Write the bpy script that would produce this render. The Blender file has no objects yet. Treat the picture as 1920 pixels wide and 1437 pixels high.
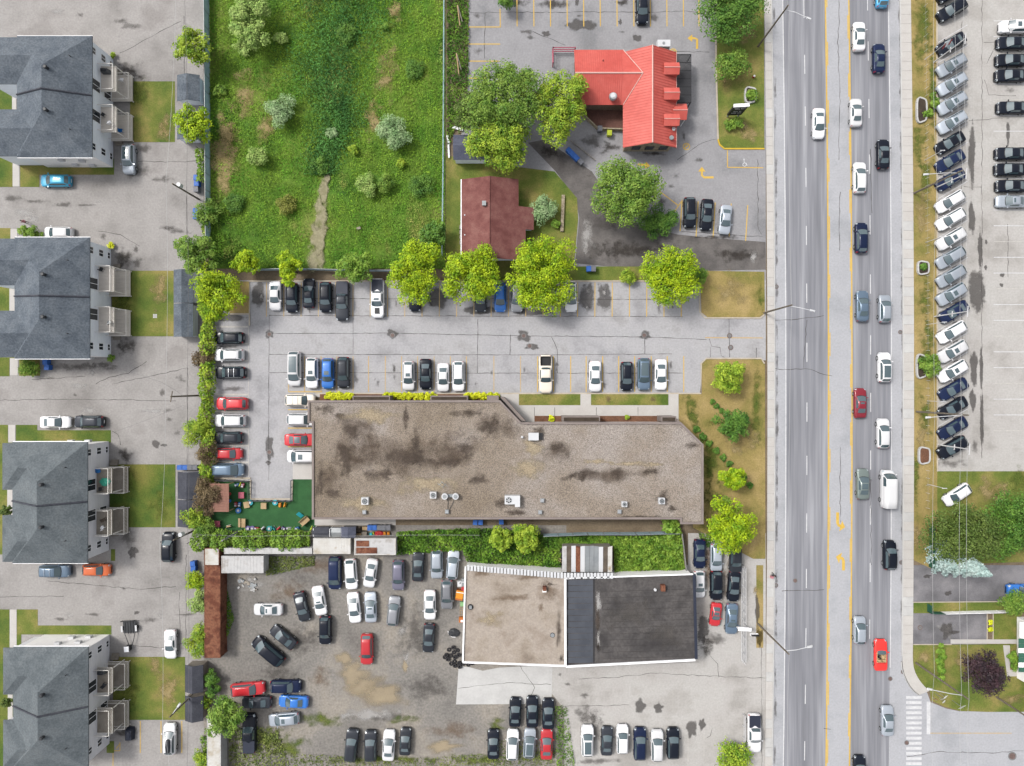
import bpy, math, random
import numpy as np
from mathutils import Vector
from mathutils.geometry import tessellate_polygon

random.seed(7); rng = np.random.default_rng(7)
sc = bpy.context.scene
col = sc.collection
# ------------------------------------------------------------ camera, sky, sun, exposure
S, H = 0.082, 105.0            # metres per photograph pixel on the ground, flying height
CX, CY = 960.0, 718.5
cam = bpy.data.cameras.new('camera'); camo = bpy.data.objects.new('camera', cam); col.objects.link(camo)
cam.sensor_width = 36.0; cam.lens = 36.0 * H / (1920 * S); cam.clip_start = 1.0; cam.clip_end = 4000.0
camo.location = (0, 0, H); camo.rotation_euler = (0, 0, 0)
sc.camera = camo
SUN_EL, SUN_AZ = math.radians(54), math.radians(-60)      # azimuth from +Y towards +X
wd = bpy.data.worlds.new('World'); sc.world = wd; wd.use_nodes = True
wn = wd.node_tree; bg = wn.nodes['Background']
sky = wn.nodes.new('ShaderNodeTexSky'); sky.sky_type = 'NISHITA'; sky.sun_disc = False
sky.sun_elevation = SUN_EL; sky.sun_rotation = SUN_AZ; sky.air_density = 1.0; sky.dust_density = 4.0; sky.ozone_density = 1.0
hs = wn.nodes.new('ShaderNodeHueSaturation'); hs.inputs['Saturation'].default_value = 0.22
wn.links.new(sky.outputs[0], hs.inputs['Color']); wn.links.new(hs.outputs[0], bg.inputs['Color'])
bg.inputs['Strength'].default_value = 0.125
sun = bpy.data.lights.new('sun', 'SUN'); sun.energy = 1.5; sun.angle = math.radians(11); sun.color = (1.0, 0.96, 0.9)
suno = bpy.data.objects.new('sun', sun); col.objects.link(suno)
sd = Vector((math.sin(SUN_AZ) * math.cos(SUN_EL), math.cos(SUN_AZ) * math.cos(SUN_EL), math.sin(SUN_EL)))
suno.rotation_euler = sd.to_track_quat('Z', 'Y').to_euler(); suno.location = (0, 0, 60)
sc.view_settings.view_transform = 'Standard'; sc.view_settings.look = 'None'
sc.view_settings.exposure = 1.06; sc.view_settings.gamma = 1.0
sc.cycles.max_bounces = 5; sc.cycles.diffuse_bounces = 3; sc.cycles.glossy_bounces = 3; sc.cycles.transparent_max_bounces = 12

# ------------------------------------------------------------ helpers
G = 2.2
def lin(v):
    v /= 255.0
    return v / 12.92 if v <= 0.04045 else ((v + 0.055) / 1.055) ** 2.4
def C(r, g, b, k=1.0):          # a photographed colour -> the surface's own albedo
    return (min(lin(r) * k / G, .9), min(lin(g) * k / G, .9), min(lin(b) * k / G, .9), 1.0)
def W(px, py, z=0.0):
    k = S * (H - z) / H
    return ((px - CX) * k, (CY - py) * k, z)
def P2(px, py, z=0.0): return W(px, py, z)[:2]
def PP(pts, z=0.0): return [P2(a, b, z) for a, b in pts]
def rect(x0, y0, x1, y1): return [(x0, y0), (x1, y0), (x1, y1), (x0, y1)]
def bow(y): return 6.0 * (1 - ((y - 760) / 760.0) ** 2) if -80 < y < 1600 else 0.0

MATS = {}
def nd(nt, t, **kw):
    n = nt.nodes.new(t)
    for k, v in kw.items(): setattr(n, k, v)
    return n
def M(name, cols, scale=.3, det=5, lo=.35, hi=.65, spk=.0, spks=6., rough=.9, spec=.25, bump=0., bs=12., stretch=None, metal=0., island=0., coat=0., alpha=None, dist=0.):
    if name in MATS: return MATS[name]
    m = bpy.data.materials.new(name); m.use_nodes = True; nt = m.node_tree; L = nt.links
    b = nt.nodes['Principled BSDF']; out = nt.nodes['Material Output']
    b.inputs['Roughness'].default_value = rough; b.inputs['Specular IOR Level'].default_value = spec
    b.inputs['Metallic'].default_value = metal; b.inputs['Coat Weight'].default_value = coat; b.inputs['Coat Roughness'].default_value = .05
    if not isinstance(cols, list): cols = [cols]
    geo = nd(nt, 'ShaderNodeNewGeometry'); vec = geo.outputs['Position']
    if stretch:
        mp = nd(nt, 'ShaderNodeMapping'); mp.inputs['Scale'].default_value = stretch
        L.new(vec, mp.inputs['Vector']); vec2 = mp.outputs[0]
    else: vec2 = vec
    cur = None
    if len(cols) > 1:
        n1 = nd(nt, 'ShaderNodeTexNoise'); n1.inputs['Scale'].default_value = scale; n1.inputs['Detail'].default_value = det
        n1.inputs['Distortion'].default_value = dist; n1.inputs['Roughness'].default_value = .6
        L.new(vec2, n1.inputs['Vector'])
        r = nd(nt, 'ShaderNodeValToRGB'); e = r.color_ramp.elements
        while len(e) < len(cols): e.new(.5)
        for i, c in enumerate(cols):
            e[i].position = lo + (hi - lo) * i / (len(cols) - 1); e[i].color = c
        L.new(n1.outputs[0], r.inputs[0]); cur = r.outputs[0]
    else:
        rgb = nd(nt, 'ShaderNodeRGB'); rgb.outputs[0].default_value = cols[0]; cur = rgb.outputs[0]
    def mul(cur, src, a):
        mr = nd(nt, 'ShaderNodeMapRange'); mr.inputs['From Min'].default_value = .25 if src is not isl else 0.; mr.inputs['From Max'].default_value = .75 if src is not isl else 1.
        mr.inputs['To Min'].default_value = 1 - a; mr.inputs['To Max'].default_value = 1 + a
        L.new(src, mr.inputs['Value'])
        mx = nd(nt, 'ShaderNodeMix', data_type='RGBA', blend_type='MULTIPLY'); mx.inputs[0].default_value = 1
        L.new(cur, mx.inputs[6]); L.new(mr.outputs[0], mx.inputs[7]); return mx.outputs[2]
    isl = geo.outputs['Random Per Island']
    if spk:
        n2 = nd(nt, 'ShaderNodeTexNoise'); n2.inputs['Scale'].default_value = spks; n2.inputs['Detail'].default_value = 3
        L.new(vec2, n2.inputs['Vector']); cur = mul(cur, n2.outputs[0], spk)
    if island: cur = mul(cur, isl, island)
    L.new(cur, b.inputs['Base Color'])
    if bump:
        n3 = nd(nt, 'ShaderNodeTexNoise'); n3.inputs['Scale'].default_value = bs; n3.inputs['Detail'].default_value = 4
        L.new(vec, n3.inputs['Vector'])
        bp = nd(nt, 'ShaderNodeBump'); bp.inputs['Strength'].default_value = min(bump, 1); bp.inputs['Distance'].default_value = .06
        L.new(n3.outputs[0], bp.inputs['Height']); L.new(bp.outputs[0], b.inputs['Normal'])
    if alpha:                                  # ragged, thinning edge of a worn, stained or shade-coloured patch: (strength, noise scale)
        at = nd(nt, 'ShaderNodeAttribute', attribute_name='fade')
        n4 = nd(nt, 'ShaderNodeTexNoise'); n4.inputs['Scale'].default_value = alpha[1]; n4.inputs['Detail'].default_value = 7; n4.inputs['Roughness'].default_value = .65
        L.new(vec, n4.inputs['Vector'])
        a1 = nd(nt, 'ShaderNodeMath', operation='MULTIPLY_ADD'); a1.inputs[1].default_value = alpha[3]; a1.inputs[2].default_value = -alpha[3] / 2
        L.new(n4.outputs[0], a1.inputs[0])
        a2 = nd(nt, 'ShaderNodeMath', operation='ADD'); L.new(a1.outputs[0], a2.inputs[0]); L.new(at.outputs['Fac'], a2.inputs[1])
        mr = nd(nt, 'ShaderNodeMapRange', interpolation_type='SMOOTHSTEP'); mr.inputs['From Min'].default_value = .22; mr.inputs['From Max'].default_value = .22 + alpha[2]
        mr.inputs['To Max'].default_value = alpha[0]; L.new(a2.outputs[0], mr.inputs['Value'])
        tr = nd(nt, 'ShaderNodeBsdfTransparent'); ms = nd(nt, 'ShaderNodeMixShader')
        L.new(mr.outputs[0], ms.inputs[0]); L.new(tr.outputs[0], ms.inputs[1]); L.new(b.outputs[0], ms.inputs[2]); L.new(ms.outputs[0], out.inputs[0])
    MATS[name] = m
    return m

WORLDS = {}
def org(o):
    while o.parent: o = o.parent
    return WORLDS.get(o.name, (0, 0, 0))
def props(o, label=None, cat=None, group=None, kind=None):
    if label: o['label'] = label
    if cat: o['category'] = cat
    if group: o['group'] = group
    if kind: o['kind'] = kind
    return o
def thing(name, label, cat, loc=(0, 0, 0), rz=0., group=None, world=True):
    o = bpy.data.objects.new(name, None); col.objects.link(o); o.empty_display_size = .2
    o.location = loc; o.rotation_euler = (0, 0, rz)
    if world: WORLDS[o.name] = tuple(loc)
    return props(o, label, cat, group)
def mesh_obj(name, me, mat, parent=None, loc=None):
    o = bpy.data.objects.new(name, me); col.objects.link(o)
    if parent: o.parent = parent
    if mat and not me.materials: me.materials.append(mat)
    if loc: o.location = loc
    return o
class MB:
    def __init__(s): s.v = []; s.f = []; s.fade = None
    def add(s, vs, fs):
        n = len(s.v); s.v += [tuple(p) for p in vs]; s.f += [tuple(i + n for i in f) for f in fs]; return s
    def box(s, x0, x1, y0, y1, z0, z1):
        return s.add([(x0, y0, z0), (x1, y0, z0), (x1, y1, z0), (x0, y1, z0), (x0, y0, z1), (x1, y0, z1), (x1, y1, z1), (x0, y1, z1)],
                     [(0, 3, 2, 1), (4, 5, 6, 7), (0, 1, 5, 4), (1, 2, 6, 5), (2, 3, 7, 6), (3, 0, 4, 7)])
    def obox(s, c, sz, rz=0., taper=1.):
        ca, sa = math.cos(rz), math.sin(rz); vs = []
        for dz in (0, 1):
            t = taper if dz else 1.
            for dx, dy in ((-.5, -.5), (.5, -.5), (.5, .5), (-.5, .5)):
                x, y = dx * sz[0] * t, dy * sz[1] * t
                vs.append((c[0] + x * ca - y * sa, c[1] + x * sa + y * ca, c[2] + dz * sz[2]))
        return s.add(vs, [(0, 3, 2, 1), (4, 5, 6, 7), (0, 1, 5, 4), (1, 2, 6, 5), (2, 3, 7, 6), (3, 0, 4, 7)])
    def sheet(s, pts, z):
        if sum(a[0] * b[1] - b[0] * a[1] for a, b in zip(pts, pts[1:] + pts[:1])) < 0: pts = pts[::-1]
        tr = tessellate_polygon([[Vector((p[0], p[1], 0)) for p in pts]])
        fs = []
        for t in tr:
            a, b, c = (pts[i] for i in t)
            fs.append(t if (b[0] - a[0]) * (c[1] - a[1]) - (b[1] - a[1]) * (c[0] - a[0]) > 0 else t[::-1])
        return s.add([(p[0], p[1], z) for p in pts], fs)
    def prism(s, pts, z0, z1):
        if sum(a[0] * b[1] - b[0] * a[1] for a, b in zip(pts, pts[1:] + pts[:1])) < 0: pts = pts[::-1]
        s.sheet(pts, z1); n = len(pts)
        s.add([(p[0], p[1], z0) for p in pts] + [(p[0], p[1], z1) for p in pts], [(i, (i + 1) % n, n + (i + 1) % n, n + i) for i in range(n)])
        return s
    def tube(s, pts, r, n=6, r2=None):
        pts = [Vector(p) for p in pts]; m = len(pts); vs = []
        for i, p in enumerate(pts):
            d = (pts[min(i + 1, m - 1)] - pts[max(i - 1, 0)]).normalized()
            u = d.orthogonal().normalized(); w = d.cross(u)
            rr = r if r2 is None else r + (r2 - r) * i / (m - 1)
            for k in range(n):
                a = 2 * math.pi * k / n; vs.append(p + (u * math.cos(a) + w * math.sin(a)) * rr)
        fs = [(i * n + k, i * n + (k + 1) % n, (i + 1) * n + (k + 1) % n, (i + 1) * n + k) for i in range(m - 1) for k in range(n)]
        fs += [tuple(range(n))[::-1], tuple((m - 1) * n + k for k in range(n))]
        return s.add(vs, fs)
    def cyl(s, c, r, h, n=14, r2=None):
        r2 = r if r2 is None else r2; vs = []
        for z, q in ((0, r), (h, r2)):
            vs += [(c[0] + q * math.cos(2 * math.pi * k / n), c[1] + q * math.sin(2 * math.pi * k / n), c[2] + z) for k in range(n)]
        return s.add(vs, [tuple(range(n))[::-1], tuple(range(n, 2 * n))] + [(k, (k + 1) % n, n + (k + 1) % n, n + k) for k in range(n)])
    def ball(s, c, rx, ry=None, rz=None, n=10, m=6, jit=0.):
        ry = ry or rx; rz = rz or rx; vs = []
        for j in range(m + 1):
            t = math.pi * j / m
            for k in range(n):
                a = 2 * math.pi * k / n; q = 1 + random.uniform(-jit, jit)
                vs.append((c[0] + q * rx * math.sin(t) * math.cos(a), c[1] + q * ry * math.sin(t) * math.sin(a), c[2] + q * rz * math.cos(t)))
        return s.add(vs, [(j * n + k, (j + 1) * n + k, (j + 1) * n + (k + 1) % n, j * n + (k + 1) % n) for j in range(m) for k in range(n)])
    def slab(s, pts, dz):                       # thick plate over a 3-D polygon (roof planes)
        n = len(pts); lo = [(p[0], p[1], p[2] - dz) for p in pts]
        return s.add(list(pts) + lo, [tuple(range(n)), tuple(range(n, 2 * n))[::-1]] + [(i, n + i, n + (i + 1) % n, (i + 1) % n) for i in range(n)])
    def mesh(s, name, off=(0, 0, 0), smooth=False):
        me = bpy.data.meshes.new(name)
        me.from_pydata([(a - off[0], b - off[1], c - off[2]) for a, b, c in s.v], [], s.f)
        if s.fade is not None:
            at = me.attributes.new('fade', 'FLOAT', 'POINT'); at.data.foreach_set('value', np.array(s.fade, dtype=np.float32))
        if smooth: me.polygons.foreach_set('use_smooth', [True] * len(me.polygons))
        me.update(); return me
    def build(s, name, mat, parent=None, smooth=False, **kw):
        o = mesh_obj(name, s.mesh(name, org(parent) if parent else (0, 0, 0), smooth), mat, parent)
        return props(o, **kw) if kw else o
def struct(name, mb, mat, parent=None, label=None):
    o = mb.build(name, mat, parent)
    if not parent: o['kind'] = 'structure'
    if label: o['label'] = label
    return o
def copy_tree(o, parent=None):
    c = o.copy(); col.objects.link(c); c.parent = parent
    for ch in list(o.children): copy_tree(ch, c)
    return c

# ------------------------------------------------------------ materials
M('asphalt_lot', [C(172, 171, 174), C(194, 193, 196), C(200, 199, 201), C(182, 180, 181)], .14, det=8, spk=.12, spks=3.5, bump=.3, bs=25)
M('asphalt_west', [C(160, 156, 153), C(178, 174, 171), C(188, 184, 181), C(170, 165, 162)], .12, det=8, spk=.13, spks=3.5, bump=.3, bs=25)
M('asphalt_rest', [C(152, 152, 155), C(172, 171, 174), C(178, 177, 180), C(162, 161, 164)], .14, det=8, spk=.12, spks=3.5, bump=.3, bs=25)
M('asphalt_dark', [C(80, 76, 75), C(108, 104, 102), C(130, 125, 122), C(92, 88, 86)], .22, det=7, lo=.28, hi=.72, spk=.14, spks=4, bump=.3)
M('asphalt_drive', [C(118, 117, 120), C(140, 138, 142), C(160, 157, 160)], .25, spk=.1, spks=5)
M('asphalt_road', [C(184, 186, 191), C(200, 201, 206), C(194, 195, 200)], .14, det=7, spk=.09, spks=3.5)
M('asphalt_lane', [C(142, 143, 150), C(160, 161, 168), C(186, 187, 193)], .9, det=3, lo=.36, hi=.68, spk=.07, spks=3, stretch=(1.0, .035, 1))
M('asphalt_garage', [C(184, 180, 175), C(204, 200, 196), C(210, 207, 203), C(194, 190, 185)], .13, det=8, spk=.10, spks=3.5)
M('concrete', [C(216, 211, 206), C(224, 220, 215)], .6, spk=.05, spks=6)
M('concrete_white', [C(214, 213, 211), C(228, 227, 225)], .4, spk=.05, spks=3)
M('kerb', [C(205, 192, 172), C(224, 214, 198)], .8, spk=.06)
M('kerb_yellow', [C(232, 190, 60), C(240, 205, 80)], .8)
M('gravel', [C(124, 120, 116), C(146, 142, 137), C(158, 153, 147), C(176, 168, 157), C(144, 140, 136)], .12, det=9, lo=.28, hi=.72, spk=.24, spks=3, bump=.8, bs=14, dist=.5)
M('dirt', [C(128, 112, 92), C(150, 134, 112)], .4, spk=.2, spks=4, bump=.6)
M('mulch', [C(120, 85, 66), C(146, 104, 80)], .8, spk=.25, spks=6, bump=.7)
M('lawn', [C(96, 120, 46), C(128, 138, 62), C(166, 154, 90)], .2, det=7, spk=.22, spks=5, bump=.8, bs=10)
M('lawn_green', [C(82, 112, 42), C(112, 128, 52), C(142, 140, 70)], .2, det=7, spk=.22, spks=5, bump=.8, bs=10)
M('lawn_dry', [C(140, 136, 70), C(176, 156, 96), C(194, 170, 114)], .2, det=7, spk=.2, spks=5, bump=.8, bs=10)
M('turf', [C(52, 100, 58), C(64, 116, 68)], .5, spk=.08)
M('meadow', [C(66, 110, 38), C(96, 138, 42), C(122, 150, 54), C(154, 156, 88)], .14, det=8, lo=.3, hi=.72, spk=.3, spks=3, bump=1, bs=6)
M('meadow_leaf', [C(66, 116, 38, 1.55), C(90, 144, 38, 1.55), C(130, 164, 52, 1.55), C(98, 148, 42, 1.55), C(166, 168, 92, 1.5)], .16, det=9, lo=.32, hi=.66, spk=.32, spks=.5, island=.3, stretch=(1, .45, 1))
M('reed_leaf', [C(58, 108, 52, 1.6), C(86, 134, 64, 1.6)], .3, spk=.35, spks=.6, island=.4, stretch=(1, .5, 1))
M('vine_leaf', [C(62, 104, 30, 1.2), C(98, 138, 42, 1.25), C(132, 164, 60, 1.25)], .5, spk=.3, spks=.8, island=.45)
M('weed_leaf', [C(104, 126, 58, 1.15), C(148, 156, 84, 1.15)], .4, island=.45)
M('bark', [C(96, 84, 72), C(126, 112, 98)], 2., spk=.2)
M('paint_yellow', [C(238, 196, 84), C(244, 206, 104)], .9, spk=.10, spks=3, rough=.7)
M('paint_yellow_worn', [C(226, 190, 120), C(214, 194, 158)], .9, spk=.10, spks=3, rough=.8)
M('paint_white', [C(244, 244, 246), C(228, 228, 231)], .9, spk=.12, spks=3, rough=.7)
M('paint_white_worn', [C(226, 222, 214), C(205, 202, 198)], 1.2, spk=.1, spks=3, rough=.8)
M('crack', C(92, 88, 86), rough=.95)
M('crack_dark', C(66, 62, 60), rough=.95)
M('iron', [C(116, 96, 92), C(140, 118, 112)], 3, rough=.6)
M('iron_grey', [C(128, 126, 126), C(150, 148, 148)], 3, rough=.6)
M('shingle_b', [C(104, 112, 117), C(116, 124, 129), C(126, 133, 137)], .35, det=7, spk=.26, spks=4, bump=.6, bs=8)
M('shingle', [C(98, 107, 118), C(112, 121, 131), C(122, 130, 139)], .5, det=4, spk=.26, spks=4, bump=.6, bs=8)
M('shingle_dark', [C(72, 74, 84), C(90, 92, 101)], .7, spk=.2, spks=6, bump=.5)
M('shingle_blue', [C(92, 97, 116), C(108, 112, 130)], .7, spk=.18, spks=6, bump=.5)
M('shingle_maroon', [C(126, 76, 72), C(142, 91, 86), C(154, 106, 99)], .6, spk=.16, spks=7, bump=.5)
M('roof_red', [C(224, 100, 90), C(234, 112, 101), C(240, 121, 110)], .35, det=7, spk=.09, spks=2., rough=.55)
M('seam_red', C(226, 102, 92), rough=.6)
M('trim_pink', C(250, 205, 195), rough=.6)
M('siding', [C(202, 207, 214, 2.2), C(210, 214, 220, 2.2)], .5, spk=.05, stretch=(1, 1, 8))
M('siding_grey', [C(190, 190, 194, 2.1), C(199, 198, 201, 2.1)], .5, spk=.05, stretch=(1, 1, 8))
M('stucco', [C(226, 224, 222, 1.7), C(236, 234, 232, 1.7)], .5, spk=.06)
M('white_trim', C(240, 240, 242, 1.7), rough=.5)
M('brick_wall', [C(132, 112, 98), C(158, 138, 122)], 2, spk=.2)
M('stone_wall', [C(170, 155, 130), C(196, 184, 160)], 2, spk=.2, spks=4)
M('roof_gravel', [C(150, 136, 120), C(166, 153, 140), C(180, 170, 162)], .1, det=9, spk=.55, spks=7, bump=1, bs=14)
M('roof_beige', [C(156, 142, 129), C(180, 167, 153), C(192, 180, 168), C(172, 158, 145)], .18, det=9, spk=.16, spks=4)
M('roof_black', [C(70, 67, 68), C(84, 81, 81), C(102, 98, 97), C(78, 75, 75)], .3, det=9, lo=.3, hi=.7, spk=.2, spks=3)
M('membrane', [C(80, 84, 93), C(94, 98, 107)], .4, rough=.45)
M('parapet', [C(150, 138, 134), C(166, 154, 148)], .6, spk=.08)
M('metal_white', [C(232, 234, 238), C(242, 243, 245)], .6, rough=.45, spec=.4)
M('metal_grey', [C(165, 170, 174), C(186, 190, 192)], .8, rough=.45, metal=.3)
M('metal_dark', [C(60, 62, 66), C(76, 78, 82)], 1., rough=.5)
M('steel', [C(190, 196, 200), C(212, 216, 220)], 1., rough=.35, metal=.4)
M('rust', [C(96, 56, 42), C(124, 74, 55), C(152, 102, 78), C(112, 66, 50)], .6, det=8, spk=.2, spks=3)
M('rust_white', [C(196, 182, 158), C(226, 222, 214), C(238, 236, 232), C(180, 160, 128)], .5, det=8, lo=.3, hi=.75, spk=.06)
M('container_white', [C(206, 205, 204), C(224, 223, 223), C(190, 184, 178)], .6, det=7)
M('fence_slat', [C(126, 150, 160, 2.3), C(146, 168, 176, 2.3)], 1., rough=.6)
M('fence_green', [C(46, 100, 82), C(58, 114, 94)], 1., rough=.6)
M('wood_tan', [C(196, 168, 128), C(212, 184, 144)], 1., spk=.1)
M('wood_deck', [C(204, 196, 186, 1.7), C(218, 210, 200, 1.7)], .8, spk=.08, stretch=(1, 6, 1))
M('wood_dark', [C(96, 86, 76), C(120, 108, 96)], 1., spk=.12)
M('wood_grey', [C(150, 142, 132), C(170, 162, 150)], 1., spk=.12)
M('rail_beige', C(222, 218, 212, 1.7), rough=.6)
M('deck_pink', [C(160, 116, 102), C(174, 130, 114)], .8, spk=.06, stretch=(6, 1, 1))
M('concrete_wood', [C(180, 172, 160, 1.2), C(160, 150, 138, 1.2)], .8, spk=.1)
M('glass', (.016, .022, .028, 1), rough=.04, spec=.9)
M('car_glass', (.048, .072, .082, 1), rough=.03, spec=1.0)
M('car_black', (.012, .012, .013, 1), rough=.5, spec=.3)
M('tyre', (.014, .014, .015, 1), rough=.85, spec=.2)
M('rim', (.35, .36, .37, 1), rough=.3, metal=.8)
M('lamp_clear', (.30, .33, .35, 1), rough=.1, spec=.8)
M('lamp_red', (.30, .012, .014, 1), rough=.15, spec=.6)
M('chrome', (.6, .62, .64, 1), rough=.15, metal=1)
M('wire', C(214, 214, 214), rough=.6)
M('wire_dark', C(120, 118, 118), rough=.6)
M('pole_wood', [C(120, 110, 98), C(146, 136, 122)], 2, spk=.1)
M('pole_white', C(236, 236, 238), rough=.5)
M('rubber', C(58, 57, 60), rough=.9)
M('brick_patio', [C(120, 86, 78), C(138, 100, 90)], 1., spk=.2, spks=5)
M('soil', [C(70, 60, 52), C(90, 78, 66)], 1., spk=.2)
for n, c in dict(toy_blue=(40, 130, 210), toy_teal=(40, 160, 160), toy_red=(200, 60, 60), toy_orange=(245, 160, 40), toy_yellow=(205, 220, 60), toy_white=(225, 225, 230), toy_purple=(120, 110, 170), toy_pink=(200, 100, 120),
                 toy_cyan=(60, 200, 215), bin_blue=(58, 118, 210), bin_grey=(128, 130, 138), bin_black=(60, 62, 66), bin_green=(80, 130, 90), cloth_teal=(80, 200, 170), cloth_navy=(50, 56, 74), skin=(205, 160, 140), cloth_dark=(44, 48, 56), cloth_pink=(225, 150, 160), hair=(60, 46, 38),
                 sign_black=(46, 46, 50), orange_rust=(206, 118, 46), green_pale=(150, 200, 140), canvas=(92, 96, 100), leather=(226, 196, 150)).items():
    M(n, C(*c), rough=.55, spec=.3)
STAIN_SHADE = {'cloud': M('stain_cloud', [C(96, 80, 66), C(124, 108, 95)], .4, spk=.45, spks=7, alpha=(.62, .3, 1.0, 2.2)),
         'wet': M('stain_wet', [C(112, 107, 104), C(96, 92, 90)], 1., rough=.6, alpha=(.62, 1.1, .55, 1.9)),
         'soft': M('stain_soft', [C(118, 112, 108), C(100, 96, 92)], .8, alpha=(.5, .9, .8, 2.2)),
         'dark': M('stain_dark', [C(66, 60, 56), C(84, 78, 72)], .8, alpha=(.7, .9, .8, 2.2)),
         'roof': M('stain_roof', [C(84, 73, 64), C(108, 95, 86)], .9, spk=.45, spks=7, alpha=(.7, .5, .9, 2.6)),
         'sand': M('stain_sand', [C(194, 177, 148), C(182, 166, 140)], .5, spk=.1, alpha=(.85, .4, .6, .9)),
         'pale': M('stain_pale', [C(206, 202, 198), C(214, 212, 210)], .5, alpha=(.7, .6, .8, 2.2)),
         'tan': M('stain_tan', [C(190, 172, 144), C(200, 184, 156)], .5, spk=.5, spks=7, alpha=(.8, .6, .7, 1.6)),
         'brown': M('stain_brown', [C(138, 114, 92), C(152, 128, 106)], .5, alpha=(.55, .7, .9, 2.4)),
         'grass': M('patch_grass', [C(96, 118, 44), C(124, 132, 56)], .6, spk=.25, spks=5, alpha=(.85, .7, .9, 2.6)),
         'track': M('stain_track', [C(158, 152, 118), C(176, 169, 138), C(136, 138, 92)], .6, spk=.2, spks=4, alpha=(.95, .9, .35, 1.2)),
         'dry': M('patch_dry', [C(170, 150, 96), C(188, 168, 120)], .6, spk=.25, spks=5, alpha=(.85, .6, .9, 2.6))}
NB = [0]
def blob(px, py, rx, ry, kind, parent, z=.016, seed=None, rot=0., jag=.28, name='stain'):
    NB[0] += 1; z += (NB[0] % 29) * .00012
    r = random.Random(seed if seed is not None else int(px * 7 + py * 13)); n = 30
    ph = [r.uniform(0, 6.28) for _ in range(5)]; am = [r.uniform(.3, 1) for _ in range(5)]
    vs = [P2(px, py, z)]; fade = [1.0]; cr, sr = math.cos(rot), math.sin(rot)
    for t, fv in ((.55, .95 if kind == 'wet' else .55), (1.15, .0)):
        for k in range(n):
            a = 2 * math.pi * k / n
            q = t * (1 + jag * sum(am[i] * math.sin((i + 2) * a + ph[i]) for i in range(5)) / 2.2)
            x, y = rx * q * math.cos(a), ry * q * math.sin(a)
            vs.append(P2(px + x * cr - y * sr, py - x * sr - y * cr, z)); fade.append(fv)
    m = MB(); m.add([(x, y, z) for x, y in vs], [(0, 1 + k, 1 + (k + 1) % n) for k in range(n)] + [(1 + k, 1 + n + k, 1 + n + (k + 1) % n, 1 + (k + 1) % n) for k in range(n)])
    m.fade = fade
    return m.build(name, STAIN_SHADE[kind], parent)
def ribbon(pts, w, z, jit=0., sub=0, wj=0.):        # flat strip along a polyline of photograph pixels
    if sub:
        q = []
        for (a, b), (c, d) in zip(pts, pts[1:]):
            n = max(1, int(math.hypot(c - a, d - b) / sub))
            for i in range(n): q.append((a + (c - a) * i / n + random.uniform(-jit, jit), b + (d - b) * i / n + random.uniform(-jit, jit)))
        pts = q + [pts[-1]]
    m = MB(); L = []
    for i, p in enumerate(pts):
        a = pts[max(i - 1, 0)]; b = pts[min(i + 1, len(pts) - 1)]; d = math.hypot(b[0] - a[0], b[1] - a[1]) or 1
        nx, ny = -(b[1] - a[1]) / d, (b[0] - a[0]) / d; h = w / 2 * (1 + random.uniform(-wj, wj))
        L.append((p[0] + nx * h, p[1] + ny * h)); L.append((p[0] - nx * h, p[1] - ny * h))
    m.add([(*P2(x, y), z) for x, y in L], [(2 * i, 2 * i + 2, 2 * i + 3, 2 * i + 1) for i in range(len(pts) - 1)])
    for i, f in enumerate(m.f):                     # faces up
        a, b, c = (m.v[f[k]] for k in (0, 1, 2))
        if (b[0] - a[0]) * (c[1] - a[1]) - (b[1] - a[1]) * (c[0] - a[0]) < 0: m.f[i] = f[::-1]
    return m
def line(parent, x0, y0, x1, y1, w, mat, z=.014, name='stall_line'): return ribbon([(x0, y0), (x1, y1)], w, z).build(name, MATS[mat], parent)
def crack(parent, pts, w=1.0, mat='crack', jit=1.2, z=.012): return ribbon(pts, w, z, jit, 9, .5).build('crack', MATS[mat], parent)
def patch(name, pts, mat, z, parent=None): return struct(name, MB().sheet(PP(pts), z), MATS[mat], parent)
def kerb(pts, parent, mat='kerb', w=2.6, h=.13):
    a = ribbon(pts, w, h); n = len(pts); b = MB(); b.v = list(a.v) + [(x, y, 0.0) for x, y, z in a.v]; b.f = list(a.f); N = len(a.v)
    for s in (0, 1):
        for i in range(n - 1):
            p, q = 2 * i + s, 2 * i + 2 + s
            b.f.append((p, q, N + q, N + p) if s else (q, p, N + p, N + q))
    b.f += [(0, 1, N + 1, N), (2 * n - 1, 2 * n - 2, N + 2 * n - 2, N + 2 * n - 1)]
    return b.build('kerb', MATS[mat], parent)
# ------------------------------------------------------------ ground
gm = MB().box(-900, 900, -900, 900, -1.0, -.03)
struct('ground', gm, MATS['dirt'])
court = patch('parking_court', rect(-300, -300, 382, 1800), 'asphalt_west', 0.)
lot = patch('car_park', [(400, 526), (1436, 526), (1436, 676), (1318, 676), (1312, 742), (590, 742), (590, 944), (396, 944), (396, 600), (400, 526)][:-1], 'asphalt_lot', 0.)
rest = patch('restaurant_car_park', rect(836, -300, 1436, 526), 'asphalt_rest', -.004)
yard = patch('gravel_yard', rect(376, 985, 1062, 1800), 'gravel', -.004)
fore = patch('garage_forecourt', [(1034, 1060), (1290, 1060), (1290, 1000), (1436, 1000), (1436, 1800), (1058, 1800), (1058, 1330), (1034, 1300)], 'asphalt_garage', 0.)
sideyard = patch('side_yard', rect(585, 960, 1436, 1062), 'dirt', -.008)
elot = patch('dealer_car_park', rect(1756, -300, 2300, 884), 'asphalt_garage', 0.)
road = struct('road', MB().sheet(PP([(1448 + bow(y), y) for y in range(-300, 1900, 40)] + [(1690 + bow(y), y) for y in range(1860, -301, -40)]), -.002), MATS['asphalt_road'])
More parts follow.
